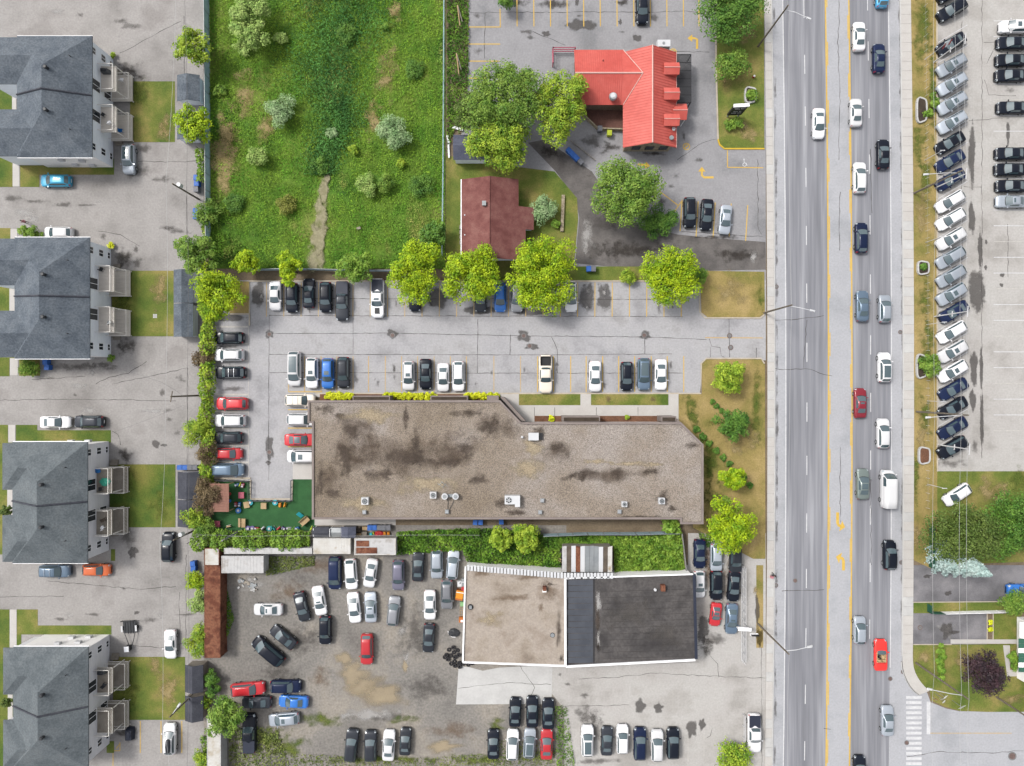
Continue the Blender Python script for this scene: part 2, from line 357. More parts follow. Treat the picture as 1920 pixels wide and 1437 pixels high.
for x0, x1 in ((1467.5, 1547.5), (1592, 1665)):
    struct('traffic_lane', MB().sheet(PP([(x0 + bow(y), y) for y in range(-300, 1900, 40)] + [(x1 + bow(y), y) for y in range(1860, -301, -40)]), .002), MATS['asphalt_lane'], road)
patch('side_street', [(1680, 1235), (1712, 1235), (1735, 1290), (1745, 1317), (1775, 1329), (1800, 1334), (2300, 1338), (2300, 1800), (1680, 1800)], 'asphalt_road', .003)
def road_line(x, y0, y1, w, mat, name, z=.007):
    n = max(2, int((y1 - y0) / 60) + 1); pts = [(x + bow(y0 + (y1 - y0) * i / n), y0 + (y1 - y0) * i / n) for i in range(n + 1)]
    ribbon(pts, w, z).build(name, MATS[mat], road)
road_line(1467.5, -100, 1540, 2.0, 'paint_white', 'edge_line'); road_line(1665.5, -100, 1252, 1.8, 'paint_white', 'edge_line')
road_line(1547.5, -100, 1540, 2.6, 'paint_yellow', 'centre_line'); road_line(1591.5, -100, 1540, 2.4, 'paint_yellow', 'centre_line')
for y in range(-90, 1500, 109):
    road_line(1550.3, y + 60, y + 104, 1.8, 'paint_yellow', 'centre_dash'); road_line(1589, y + 10, y + 54, 1.8, 'paint_yellow', 'centre_dash')
for y in (-2, 103, 200, 315, 424, 532, 643, 755, 855, 963, 1067, 1178, 1284, 1390): road_line(1507, y, y + 36, 1.7, 'paint_white', 'lane_dash')
for y in (-16, 78, 186, 290, 404, 515, 629, 737, 845, 948, 1056, 1162): road_line(1626.5, y, y + 36, 1.6, 'paint_white', 'lane_dash')
def arrow(parent, pts, w, head, mat='paint_yellow', z=.009, hw=7):      # bent arrow: shaft along pts, head at the last point
    m = ribbon(pts, w, z); (a, b), (c, d) = pts[-2], pts[-1]; l = math.hypot(c - a, d - b); u, v = (c - a) / l, (d - b) / l
    m.sheet([P2(c + u * head, d + v * head), P2(c - v * hw, d + u * hw), P2(c + v * hw, d - u * hw)], z)
    return m.build('turn_arrow', MATS[mat], parent)
arrow(road, [(1570.5, 961), (1570.5, 981), (1572.5, 985.5), (1576, 986.5)], 5.4, 9, hw=10.5); arrow(road, [(1581.5, 1070), (1581.5, 1052), (1579.5, 1047.5), (1576, 1046.5)], 5.4, 9, hw=10.5)
for i in range(14): ribbon([(1699, 1308 + i * 9.55), (1728, 1308 + i * 9.55)], 5.2, .009).build('crosswalk_bar', MATS['paint_white'], road)
ribbon([(1741, 1316), (1741, 1377)], 7, .009).build('stop_line', MATS['paint_white'], road); ribbon([(1744, 1375), (1897, 1375)], 1.4, .009).build('centre_line', MATS['paint_yellow_worn'], road)
for pts in ([(1574, 0), (1571, 80), (1575, 200), (1573, 300)], [(1575, 360), (1574, 470)], [(1575, 840), (1576, 980)], [(1450, 600), (1475, 601), (1545, 592)], [(1453, 692), (1520, 693), (1545, 704), (1560, 705)],
            [(1466, 1109), (1545, 1106)], [(1545, 1367), (1558, 1368)], [(1632, 280), (1635, 400)], [(1632, 900), (1634, 1060)], [(1512, 600), (1507, 690)], [(1700, 1420), (1760, 1410), (1850, 1412), (1920, 1408)]): crack(road, pts, .8, 'crack', z=.0095)
def cover(px, py, r, parent, mat='iron', z=.012):
    o = MB().cyl((*P2(px, py), z), r * S, .006, 18).build('manhole_cover', MATS[mat], parent); MB().cyl((*P2(px, py), z + .006), r * S * .72, .004, 14).build('cover_plate', MATS['iron_grey' if mat == 'iron' else 'iron'], o)
for x, y in ((1491, 1089), (1669, 1273), (1700, 1393)): cover(x, y, 4.6, road, 'iron_grey')
for x, y in ((1455, 1098), (1456, 538), (1688, 983 - 360), (1693, 1260), (1704, 370), (1704, 0), (1690, 1055)): cover(x, y, 4, road)
def weathered_curb(x, mat, w=2.2, y1=1500):      # grime along the gutter
    for y in range(-60, y1, 46):
        if random.random() < .8: blob(x + bow(y), y + random.uniform(-8, 8), w + random.uniform(0, 1.4), 26, 'soft', road, .0065, seed=y + int(x))
weathered_curb(1451, 'x'); weathered_curb(1686, 'x', y1=1200)
def sidewalk(name, xa, xb, y0, y1, step):
    o = struct(name, MB().sheet(PP([(xa + bow(y), y) for y in range(y0, y1 + 1, 30)] + [(xb + bow(y), y) for y in range(y1, y0 - 1, -30)]), .05), MATS['iron_grey'])
    y = y0
    while y < y1 - 2:
        b0, b1 = bow(y), bow(y + step)
        MB().prism(PP([(xa + b0, y + .15), (xb + b0, y + .15), (xb + b1, y + step - .15), (xa + b1, y + step - .15)]), .06, .13 + random.uniform(-.006, .006)).build('slab', MATS['concrete'] if random.random() > .12 else MATS['concrete_white'], o)
        y += step
    return o
sw = sidewalk('sidewalk_west', 1432.5, 1445, -60, 1500, 17.6); se = sidewalk('sidewalk_east', 1688, 1707, -60, 1240, 17.6)
def kerb_run(x, y0, y1, parent, mat='kerb', h=.14, w=2.0): return kerb([(x + bow(y), y) for y in range(y0, y1 + 1, 30)], parent, mat, w, h)
kerb_run(1446.2, -60, 1500, sw, 'concrete_white'); kerb_run(1687, -60, 1230, se, 'concrete_white')
corner = [(1690, 1240), (1691, 1252), (1694, 1264), (1699, 1276), (1706, 1288), (1714, 1297), (1722, 1303)]
corner_in = [(1711, 1240), (1712, 1250), (1715, 1260), (1720, 1270), (1726, 1279), (1733, 1287), (1742, 1295)]
for i in range(6): MB().prism(PP([corner[i], corner[i + 1], corner_in[i + 1], corner_in[i]]), .06, .13).build('slab', MATS['concrete'], se)
kerb(corner, se, 'concrete_white', 2.0); 
# west court: lawns and walks
def lawn(name, pts, mat='lawn', z=.03):
    return struct(name, MB().prism(PP(pts), -.02, z), MATS[mat])
LB1 = lawn('lawn', rect(244, 153, 328, 267)); LB2 = lawn('lawn', rect(210, 508, 325.5, 631)); LB3 = lawn('lawn', rect(206, 871, 329, 989), 'lawn_green'); LB4 = lawn('lawn', rect(212, 1232, 347, 1350))
for i, (a, b, c, d) in enumerate(((-60, 293, 24, 351), (38, 298, 74, 351), (74, 298, 214, 328), (-60, 100, 28, 292), (-60, 428, 20, 460), (-60, 460, 34, 672), (-60, 672, 18, 706), (36, 672, 75, 705), (-60, 797, 15, 830), (30, 797, 70, 830), (70, 807, 208, 830),
    (-60, 830, 30, 1040), (-60, 1143, 18, 1190), (32, 1143, 71, 1190), (71, 1173, 209, 1190), (-60, 1190, 40, 1437), (200, 1390, 214, 1412), (208, 1030, 216, 1052))): lawn('lawn', rect(a, b, c, d), 'lawn' if i % 3 else 'lawn_green', .025)
for i, (x, y, r, k) in enumerate(((262, 175, 26, 'grass'), (308, 240, 22, 'dry'), (232, 560, 24, 'grass'), (300, 545, 24, 'dry'), (226, 900, 30, 'grass'), (300, 945, 26, 'grass'), (240, 1290, 26, 'grass'), (315, 1290, 30, 'dry'), (290, 1250, 16, 'dry'))): blob(x, y, r, r * 1.4, k, (LB1, LB1, LB2, LB2, LB3, LB3, LB4, LB4, LB4)[i], .036, name='worn_shade_patch')  # green patches at the lawns' house ends put the houses' shade into colour
for i, (x0, y0, x1, y1) in enumerate(((24, 293, 37, 350), (20, 430, 33, 462), (19, 672, 34, 704), (16, 797, 29, 830), (18.5, 1143, 31.5, 1215), (14, 915, 24, 970), (15, 1300, 24, 1352), (23, 150, 31, 208), (18, 530, 28, 590))):
    MB().prism(PP(rect(x0, y0, x1, y1)), -.01, .05).build('walkway', MATS['concrete'], kind='structure')
# other lawns, beds, drives
lawn_ne = lawn('lawn', [(1345, -80), (1432, -80), (1433, 278), (1362, 278), (1352, 276), (1348, 268), (1344, 130)], 'lawn', .05)
lawn_n2 = lawn('lawn', [(1312, 508), (1433, 510), (1434, 588), (1424, 595), (1326, 595), (1315, 586)], 'lawn_dry', .05)
lawn_s2 = lawn('lawn', [(1316, 682), (1324, 674), (1426, 673), (1434, 682), (1435, 1048), (1412, 1048), (1345, 1012), (1300, 990), (1272, 800), (1272, 738), (1316, 738)], 'lawn_dry', .05)
lawn('lawn', [(836, 292), (960, 312), (1040, 322), (1082, 372), (1084, 412), (1076, 500), (1310, 500), (1310, 527), (836, 527)], 'lawn', .02)
lawn_e1 = lawn('lawn_strip', [(1707 + bow(y), y) for y in range(-60, 1070, 30)] + [(1745, 1066), (1745, 1000), (1757, 1000), (1756, -60)], 'lawn_dry', .06)
lawn_e2 = lawn('lawn', [(1745, 884), (2200, 884), (2200, 1044), (1745, 1060)], 'lawn', .055)
lawn_e3 = lawn('lawn', [(1712, 1130), (2200, 1127), (2200, 1148), (1712, 1150)], 'lawn', .05)
lawn_e4 = lawn('lawn', [(1712, 1209), (2200, 1207), (2200, 1334), (1850, 1335), (1800, 1333), (1770, 1325), (1745, 1313), (1744, 1297), (1729, 1284), (1718, 1266), (1712, 1248)], 'lawn', .05)
lawn('lawn', rect(1862, 1151, 1915, 1199), 'lawn', .05)
drive1 = patch('driveway', rect(1710, 1060, 2200, 1130), 'asphalt_drive', .004); drive2 = patch('driveway', rect(1710, 1150, 1850, 1209), 'asphalt_drive', .004)
hdrive = patch('driveway', [(990, 268), (1022, 262), (1110, 322), (1160, 398), (1200, 422), (1270, 440), (1330, 446), (1435, 454), (1436, 506), (1330, 508), (1228, 500), (1140, 500), (1078, 494), (1086, 410), (1080, 372), (1040, 320)], 'asphalt_dark', .004)
MB().prism(PP(rect(1782, 1199, 1912, 1207)), .0, .09).build('walkway', MATS['concrete'], kind='structure')
MB().prism(PP([(1880, 1210), (1893, 1210), (1893, 1256), (1920, 1256), (1920, 1268), (1888, 1268)]), .0, .09).build('walkway', MATS['concrete'], kind='structure')
for i, (x, y, rx, ry, k, p) in enumerate(((1372, 545, 40, 30, 'dry', lawn_n2), (1425, 560, 10, 30, 'grass', lawn_n2), (1340, 940, 26, 40, 'grass', lawn_s2), (1334, 860, 18, 60, 'grass', lawn_s2), (1392, 830, 40, 40, 'dry', lawn_s2), (1418, 760, 14, 80, 'grass', lawn_s2), (1300, 780, 22, 18, 'grass', lawn_s2),
    (1730, 60, 24, 90, 'grass', lawn_e1), (1748, 160, 10, 120, 'grass', lawn_e1), (1722, 270, 16, 60, 'grass', lawn_e1), (1735, 330, 16, 50, 'grass', lawn_e1), (1740, 640, 18, 60, 'grass', lawn_e1), (1715, 900, 12, 60, 'grass', lawn_e1), (1735, 780, 16, 50, 'grass', lawn_e1), (1316, 860, 26, 90, 'grass', lawn_s2), (1345, 990, 40, 30, 'grass', lawn_s2), (1290, 760, 20, 24, 'grass', lawn_s2), (1728, 400, 16, 50, 'dry', lawn_e1), (1735, 560, 18, 40, 'grass', lawn_e1), (1728, 830, 14, 40, 'dry', lawn_e1), (1720, 1010, 12, 50, 'dry', lawn_e1), (1860, 920, 34, 30, 'dry', lawn_e2), (1910, 900, 26, 30, 'grass', lawn_e2), (1400, 60, 30, 26, 'dry', lawn_ne), (1402, 250, 26, 24, 'dry', lawn_ne), (1360, 150, 10, 40, 'dry', lawn_ne),
    (1900, 1310, 30, 14, 'dry', lawn_e4), (1805, 1240, 20, 24, 'dry', lawn_e4), (1735, 1230, 20, 18, 'dry', lawn_e4))): blob(x, y, rx, ry, k, p, .068, name='worn_shade_patch')  # green patches along the long building's east side paint in its shade
# verge by the garage, walks of the long building
patch('verge', rect(1418, 1060, 1431, 1215), 'lawn_dry', .006)
walk = struct('front_walk', MB().prism(PP([(592, 737), (1272, 737), (1272, 792), (930, 792), (930, 745), (592, 745)]), -.01, .11), MATS['concrete'])
for x in (1002, 1040, 1118, 1196): crack(walk, [(x, 764), (x, 780)], .7, jit=0, z=.116)
for x0, x1 in ((973, 1088), (1108, 1253)): MB().prism(PP(rect(x0, 738.5, x1, 760)), .05, .125).build('lawn', MATS['lawn'], walk)
MB().prism(PP(rect(1002, 780, 1240, 791)), .05, .122).build('mulch_bed', MATS['mulch'], walk)
MB().prism(PP(rect(600, 739, 932, 752)), .05, .118).build('soil_bed', MATS['mulch'], walk)
for x, y, r in ((1141, 749, 8), (1225, 749, 8)): blob(x, y, r, r, 'brown', walk, .13, name='mulch_ring')
pad = struct('concrete_pad', MB().prism(PP(rect(549, 868, 590, 899)), -.01, .04), MATS['concrete']); struct('rear_walk', MB().prism(PP(rect(590, 972, 742, 985)), -.01, .04), MATS['concrete'])
turf = patch('play_turf', [(398, 903), (470, 903), (470, 940), (549, 940), (549, 899), (592, 899), (592, 996), (398, 996)], 'turf', .006)
gpad = struct('concrete_apron', MB().prism(PP([(860, 1249), (880, 1251), (905, 1258), (935, 1252), (1036, 1247), (1034, 1320), (855, 1321)]), -.02, .03), MATS['concrete_white'])
crack(gpad, [(975, 1250), (1003, 1290), (985, 1320)], .7, z=.036); crack(gpad, [(860, 1290), (960, 1280), (1033, 1284)], .6, z=.036)
# kerbs
kerb([(468, 611), (468, 527.5), (1060, 527.5), (1310, 527.5), (1312, 585), (1322, 596.5), (1426, 596.5), (1433, 590)], lot, 'kerb')
kerb([(1433, 682), (1427, 672.5), (1324, 672.5), (1314.5, 682), (1314.5, 738), (592, 738)], lot, 'kerb')
kerb([(1341, -60), (1342.5, 130), (1346, 262), (1349, 272), (1358, 279.5), (1433, 279.5)][:3], rest, 'kerb'); kerb([(1346, 262), (1349, 272), (1358, 279.5), (1433, 279.5)], rest, 'kerb_yellow')
kerb([(1756, -60), (1757, 884)], elot, 'kerb', 2.4)
kerb([(470, 900), (470, 936), (548, 936), (548, 902)], lot, 'kerb', 3); kerb([(400, 897), (470, 897)], lot, 'kerb', 3)
kerb([(1710, 1129.5), (1900, 1128)], drive1, 'kerb', 1.6, .08); kerb([(1712, 1208.6), (1784, 1208.6)], drive2, 'kerb', 1.6, .08); kerb([(1850.5, 1151), (1850.5, 1199)], drive2, 'kerb', 1.4, .1); kerb([(1861.5, 1151), (1861.5, 1199)], drive2, 'kerb', 1.4, .12)
# painted stalls
Y, YW, WH, WW = 'paint_yellow', 'paint_yellow_worn', 'paint_white', 'paint_white_worn'
for i in range(25): line(lot, 500 + i * 32.4, 530, 500 + i * 32.4 - .3, 594, 1.5, YW if i < 17 else Y)
for x in (541, 571, 602, 631.5, 662, 691, 722.5, 753, 783, 814, 844.5, 874.5, 926, 976, 1008, 1038, 1070, 1099, 1130, 1160, 1190, 1221, 1251, 1282): line(lot, x, 668, x, 735, 1.6, Y if x > 980 else YW)
line(lot, 541, 735, 604, 735, 1.6, Y)
for i in range(10): line(lot, 404, 613 + i * 31.8, 465, 613 + i * 31.8, 3.2, WW)
for y in (768.5, 803, 838): line(lot, 540, y, 588, y, 1.7, Y)
line(lot, 1322, 633.5, 1430, 634, 1.8, YW, name='centre_line'); line(lot, 466, 612, 466, 895, 1.2, WW)
for x in (969, 1000.5, 1031.7, 1063, 1094, 1125, 1156.5, 1188, 1219, 1250, 1281, 1310): line(rest, x, -30, x + .6, 50, 1.7, Y)
for y, x1 in ((51, 938), (83, 938), (115, 937), (147, 912)): line(rest, 879, y, x1, y, 1.7, Y)
line(rest, 937.5, 17, 938, 52, 1.7, Y)
for x, y0, y1 in ((1279, 375, 434), (1309, 378, 444), (1341, 380, 446), (1371, 382, 444), (1402, 385, 452)): line(rest, x, y0, x - 4, y1, 1.7, Y)
for a in ((1238, 360, 1272, 386), (1279, 376, 1258, 407), (1364, 282, 1364, 314.5), (1364, 314, 1431, 315)): line(rest, *a, 1.6, Y)
arrow(rest, [(1307, 92), (1307, 74), (1302, 72), (1298, 72)], 4, 9, z=.011); arrow(rest, [(1338, 333), (1320, 333), (1316, 329), (1316, 322)], 4, 9, z=.011); arrow(rest, [(1196, 309), (1204, 309), (1210, 310)], 4, 9, z=.011)
def ring(px, py, r, w, parent, mat, z=.011, name='painted_symbol'):
    return ribbon([(px + r * math.cos(a * math.pi / 14), py + r * math.sin(a * math.pi / 14)) for a in range(29)], w, z).build(name, MATS[mat], parent)
for x, y in ((1287, 275), (1262, 98)):
    o = ring(x, y, 6, 1.5, rest, Y)
    m = ribbon([(x - 2, y + 4), (x - 2, y - 3.5), (x + 2, y - 3.5), (x + 2.4, y), (x - 2, y)], 1.2, .011); m.v += ribbon([(x - 4.4, y + 4.4), (x + 4.4, y - 4.4)], 1.2, .0125).v; m.f.append((len(m.v) - 4, len(m.v) - 3, len(m.v) - 1, len(m.v) - 2)); m.build('letter_p', MATS[Y], o)
o = ring(1396, 309, 3.2, 1.1, rest, WH); m = ribbon([(1395, 300), (1395.4, 306), (1399, 306), (1401, 311)], 1.2, .0125); m.cyl((*P2(1395, 299), .011), 1.3 * S, .002, 10); m.build('wheelchair_figure', MATS[WH], o)
for i in range(28):
    y = 10 + 29.55 * i; line(elot, 1863, y, 1945, y, 1.3, WH if i % 3 else WW)
for y in (46, 80, 118, 156, 191, 228, 265, 300, 335, 373, 410, 446, 481, 516, 550, 584, 620, 657, 693, 729, 763, 800, 837, 862): line(elot, 1759, y, 1814, y - 33, 1.3, WH)
for x in (263, 302, 341): line(court, x, 1352, x, 1412, 1.5, Y)
for a in ((212, 1408, 212, 1450), (212, 1408, 225, 1408), (225, 1408, 225, 1392), (218, 1404, 224, 1396)): line(court, *a, 1.4, Y)
for x, y in ((1290, 1350), (1320, 1345), (1275, 1412), (1316, 1412)): line(fore, x, y + 30, x, y + 78, 1.2, WW)
# wear: stains, joints, cracks, covers, and shade painted east of the garage
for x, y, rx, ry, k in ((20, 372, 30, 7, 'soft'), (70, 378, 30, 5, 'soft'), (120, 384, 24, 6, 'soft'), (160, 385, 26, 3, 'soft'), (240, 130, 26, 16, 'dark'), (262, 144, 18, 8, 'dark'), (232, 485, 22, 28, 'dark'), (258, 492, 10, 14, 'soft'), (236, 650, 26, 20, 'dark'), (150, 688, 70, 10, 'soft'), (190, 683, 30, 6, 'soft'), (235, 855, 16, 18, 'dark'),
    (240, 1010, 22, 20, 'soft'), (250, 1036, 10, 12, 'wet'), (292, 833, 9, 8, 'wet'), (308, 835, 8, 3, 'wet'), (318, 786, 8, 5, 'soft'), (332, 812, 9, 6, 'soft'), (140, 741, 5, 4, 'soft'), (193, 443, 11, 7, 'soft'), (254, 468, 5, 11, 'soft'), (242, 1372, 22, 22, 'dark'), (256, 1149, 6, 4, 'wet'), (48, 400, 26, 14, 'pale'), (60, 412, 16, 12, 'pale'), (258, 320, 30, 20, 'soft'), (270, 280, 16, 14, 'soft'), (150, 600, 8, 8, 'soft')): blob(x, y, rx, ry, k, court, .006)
for pts in ([(0, 751), (100, 749), (240, 750), (330, 752)], [(210, 808), (222, 815), (226, 835)], [(180, 720), (205, 708), (240, 700), (275, 678)], [(185, 433), (225, 440), (250, 455), (262, 462)], [(260, 303), (320, 304), (375, 302)], [(345, 30), (346, 160)], [(350, 350), (350, 450)], [(352, 690), (351, 990)], [(336, 1110), (338, 1230)], [(349, 1040), (348, 1220)], [(90, 1090), (260, 1105), (330, 1100)], [(245, 1210), (300, 1215), (345, 1206)], [(225, 100), (300, 60), (340, 40)], [(0, 1120), (120, 1118)], [(210, 720), (300, 702), (352, 690)], [(60, 712), (160, 706)]): crack(court, pts, .8, 'crack', 1.0, .008)
blob(505, 627, 9, 9, 'wet', lot); blob(736, 626, 12, 9, 'wet', lot); blob(982, 631, 15, 11, 'wet', lot); blob(998, 650, 14, 7, 'wet', lot); blob(1210, 629, 11, 9, 'wet', lot); blob(505, 840, 9, 26, 'wet', lot); blob(503, 868, 5, 5, 'wet', lot)
for x, y in ((505, 627), (736, 629), (982, 630), (993, 649), (1208, 629), (505, 848)): cover(x, y, 4.8, lot, 'iron_grey', .02)
cover(1368, 630, 5, lot, 'iron', .02); cover(1370, 652, 5, lot, 'iron', .02)
for x, y, rx, ry in ((484, 552, 14, 26), (1101, 558, 16, 29), (1134, 558, 15, 28), (820, 560, 22, 22), (900, 582, 40, 9), (1000, 585, 40, 8), (430, 596, 34, 8)): blob(x, y, rx, ry, 'wet', lot, .009, jag=.12)
for x, y in ((1102, 546), (1133, 549), (1100, 577), (490, 556)): blob(x, y, 5, 8, 'pale', lot, .012)
for x, y, rx, ry, k in ((1236, 580, 5, 12, 'soft'), (703, 711, 3, 5, 'soft'), (668, 712, 6, 10, 'soft'), (1132, 722, 6, 10, 'soft'), (1248, 722, 5, 6, 'soft'), (440, 730, 30, 6, 'soft'), (430, 650, 26, 4, 'soft'), (430, 770, 26, 5, 'soft'), (430, 836, 26, 5, 'soft'), (430, 868, 26, 5, 'soft')): blob(x, y, rx, ry, k, lot, .010)
for pts in ([(505, 590), (504, 700), (504, 900)], [(505, 626), (730, 625), (980, 630), (1210, 632), (1325, 637)], [(662, 596), (662, 664)], [(505, 665), (800, 665), (960, 666), (1260, 664)], [(505, 592), (960, 593), (1280, 594)], [(896, 598), (895, 700)], [(957, 628), (956, 666)], [(1034, 632), (1045, 655), (1045, 700)], [(1209, 632), (1209, 664)], [(505, 699), (640, 699), (960, 700), (1280, 700)], [(500, 560), (960, 561), (1280, 562)], [(1330, 636), (1334, 650), (1350, 652), (1352, 668), (1358, 670)], [(1367, 598), (1368, 670)], [(1332, 652), (1332, 670)], [(1418, 652), (1418, 672)]): crack(lot, pts, .8, 'crack', .5, .011)
for x, y, rx, ry, k in ((1090, 47, 30, 12, 'wet'), (1024, 64, 9, 6, 'wet'), (1195, 72, 9, 8, 'wet'), (1228, 33, 10, 9, 'soft'), (1163, 42, 4, 6, 'wet'), (970, 5, 24, 12, 'dark'), (1040, 8, 40, 12, 'dark'), (1170, 5, 16, 10, 'dark'), (897, 96, 9, 8, 'soft'), (1110, 265, 30, 18, 'soft'), (1140, 278, 24, 12, 'dark'), (1225, 288, 34, 5, 'dark'), (1282, 255, 4, 14, 'soft'), (1240, 382, 10, 14, 'dark'), (1082, 5, 4, 8, 'wet')): blob(x, y, rx, ry, k, rest, .006)
for pts in ([(880, 24), (1330, 22)], [(1000, 60), (1060, 85)], [(1345, 262), (1320, 266), (1270, 300)], [(1250, 96), (1330, 98)], [(1421, 300), (1421, 430), (1428, 440)], [(1278, 434), (1430, 444)], [(909, 25), (909, 110)]): crack(rest, pts, .8, z=.008)
for x, y, rx, ry, k in ((1180, 470, 90, 20, 'dark'), (1380, 478, 50, 18, 'dark'), (1120, 470, 30, 20, 'soft'), (1412, 482, 8, 14, 'pale'), (1345, 445, 60, 5, 'dark'), (1100, 440, 14, 40, 'pale'), (1030, 285, 24, 14, 'dark'), (1135, 420, 40, 16, 'soft')): blob(x, y, rx, ry, k, hdrive, .012)
for x, y, rx, ry, k in ((1822, 290, 7, 66, 'wet'), (1822, 410, 7, 36, 'wet'), (1832, 545, 17, 48, 'wet'), (1838, 470, 5, 40, 'wet'), (1826, 690, 8, 40, 'wet'), (1840, 690, 4, 40, 'wet'), (1824, 750, 7, 24, 'wet'), (1841, 790, 4, 60, 'wet'), (1828, 838, 8, 18, 'soft'), (1890, 250, 4, 24, 'wet'), (1895, 170, 12, 8, 'soft'), (1879, 516, 5, 5, 'wet'), (1878, 535, 4, 4, 'wet'), (1849, 454, 2.5, 5, 'wet'), (1848, 502, 3, 5, 'wet'), (1780, 870, 40, 10, 'soft')): blob(x, y, rx, ry, k, elot, .006, jag=.2)
for pts in ([(1841, 0), (1841, 860)], [(1845, 80), (1870, 78), (1850, 120)], [(1845, 150), (1855, 178), (1905, 180)], [(1815, 226), (1880, 222)], [(1890, 420), (1890, 520)], [(1806, 350), (1840, 351)], [(1803, 40), (1804, 860)]): crack(elot, pts, .7, z=.009)
for x, y, rx, ry, k, p in ((1777, 1113, 8, 5, 'wet', drive1), (1738, 1081, 7, 4, 'wet', drive1), (1776, 1180, 20, 18, 'pale', drive2), (1775, 1181, 13, 16, 'wet', drive2), (1790, 1186, 10, 4, 'wet', drive2)): blob(x, y, rx, ry, k, p, .010 + .004 * (k == 'wet'))
cover(1725, 1177, 4.5, drive2, 'iron'); cover(1898, 1418, 8, road, 'iron_grey')
for x, y, rx, ry, k in ((684, 1288, 54, 30, 'sand'), (718, 1303, 58, 32, 'sand'), (662, 1262, 40, 34, 'sand'), (645, 1235, 26, 16, 'sand'), (600, 1270, 24, 26, 'brown'), (760, 1240, 10, 24, 'pale'), (755, 1180, 10, 16, 'pale'), (700, 1340, 80, 14, 'pale'), (560, 1200, 60, 40, 'soft'), (780, 1190, 40, 60, 'soft'), (800, 1290, 60, 30, 'soft'), (520, 1260, 40, 24, 'soft'), (720, 1345, 90, 10, 'soft'), (470, 1095, 30, 18, 'pale'), (600, 1060, 70, 20, 'brown'), (850, 1370, 60, 20, 'brown'), (540, 1110, 50, 24, 'brown'), (830, 1400, 40, 16, 'sand'), (760, 1250, 8, 14, 'sand'),
    (500, 1385, 40, 34, 'grass'), (540, 1400, 50, 26, 'grass'), (600, 1350, 60, 16, 'grass'), (900, 1425, 90, 12, 'grass'), (760, 1350, 40, 10, 'grass'), (700, 1425, 160, 10, 'grass'), (480, 1060, 40, 20, 'grass'), (1010, 1420, 40, 20, 'grass'), (930, 1360, 20, 20, 'grass')): blob(x, y, rx, ry, k, yard, .006 + .004 * (k == 'sand'))
for x, y, rx, ry, k in ((1200, 1324, 12, 13, 'wet'), (1234, 1327, 10, 10, 'wet'), (1297, 1367, 11, 18, 'wet'), (1316, 1359, 7, 12, 'wet'), (1318, 1180, 12, 30, 'wet'), (1340, 1200, 26, 20, 'soft'), (1325, 1215, 14, 24, 'dark'), (1100, 1340, 30, 26, 'soft'), (1115, 1370, 24, 40, 'soft'), (1050, 1265, 4, 4, 'soft'), (1064, 1283, 8, 4, 'soft'), (1095, 1304, 10, 6, 'soft'), (1420, 1145, 5, 30, 'wet'), (1424, 1195, 7, 20, 'wet'), (1416, 1105, 5, 14, 'dry'), (1330, 1040, 40, 40, 'brown'), (1330, 1070, 26, 50, 'brown'), (1370, 1090, 26, 60, 'brown'), (1120, 1428, 60, 8, 'soft'), (1020, 1335, 30, 20, 'soft')): blob(x, y, rx, ry, k, fore, .006)  # dark patch at the garage's east side is shade painted on the forecourt
for pts in ([(1084, 1273), (1160, 1270), (1230, 1262), (1300, 1266), (1380, 1270), (1435, 1272)], [(1330, 1228), (1345, 1245), (1348, 1270)], [(1060, 1325), (1180, 1322)], [(1335, 1365), (1332, 1380), (1325, 1384)], [(1300, 1214), (1330, 1205)], [(1428, 1215), (1428, 1437)]): crack(fore, pts, .7, z=.009)
for i in range(46):
    x, y = random.choice([(516 + 32.4 * random.randrange(24), random.uniform(540, 585)), (556 + 30.5 * random.randrange(24), random.uniform(680, 725))]); blob(x, y, random.uniform(2, 5), random.uniform(4, 11), 'soft', lot, .0125, seed=i)
for i in range(26): blob(random.uniform(20, 350), random.choice([20, 45, 340, 380, 425, 700, 730, 770, 1100, 1130, 1160]) + random.uniform(-10, 10), random.uniform(4, 30), random.uniform(3, 9), random.choice(['soft', 'soft', 'pale']), court, .0075, seed=900 + i)
for i in range(14): blob(random.uniform(890, 1330), random.choice([30, 60, 70, 330, 350, 300]), random.uniform(4, 14), random.uniform(3, 7), 'soft', rest, .0085, seed=700 + i)
patch('planting_corner', rect(430, 528, 467, 588), 'lawn_dry', .05)
kerb([(432, 589), (468, 589)], lot, 'kerb')
# meadow: uneven ground with a worn track
def field(name, x0, y0, x1, y1, amp, mat, step=6):
    xs = np.arange(x0, x1 + .1, step); ys = np.arange(y0, y1 + .1, step); m = MB(); nx = len(xs)
    for b in ys:
        for a in xs:
            x, y = P2(a, b)
            edge = min(1., min(a - x0, x1 - a, b - y0, y1 - b) / 30.)
            m.v.append((x, y, .02 + max(0, edge) * amp * (.5 + .35 * math.sin(x * .9 + 1.3 * math.sin(y * .7)) + .35 * math.sin(y * 1.1 + x * .4))))
    m.f = [(j * nx + i, (j + 1) * nx + i, (j + 1) * nx + i + 1, j * nx + i + 1) for j in range(len(ys) - 1) for i in range(nx - 1)]
    o = m.build(name, MATS[mat], smooth=True, kind='structure'); return o
meadow = field('meadow', 391, -120, 835, 508, .22, 'meadow')
weedstrip = patch('weed_strip', [(836, -120), (880, -120), (878, 60), (876, 215), (850, 300), (836, 300)], 'dirt', .01)
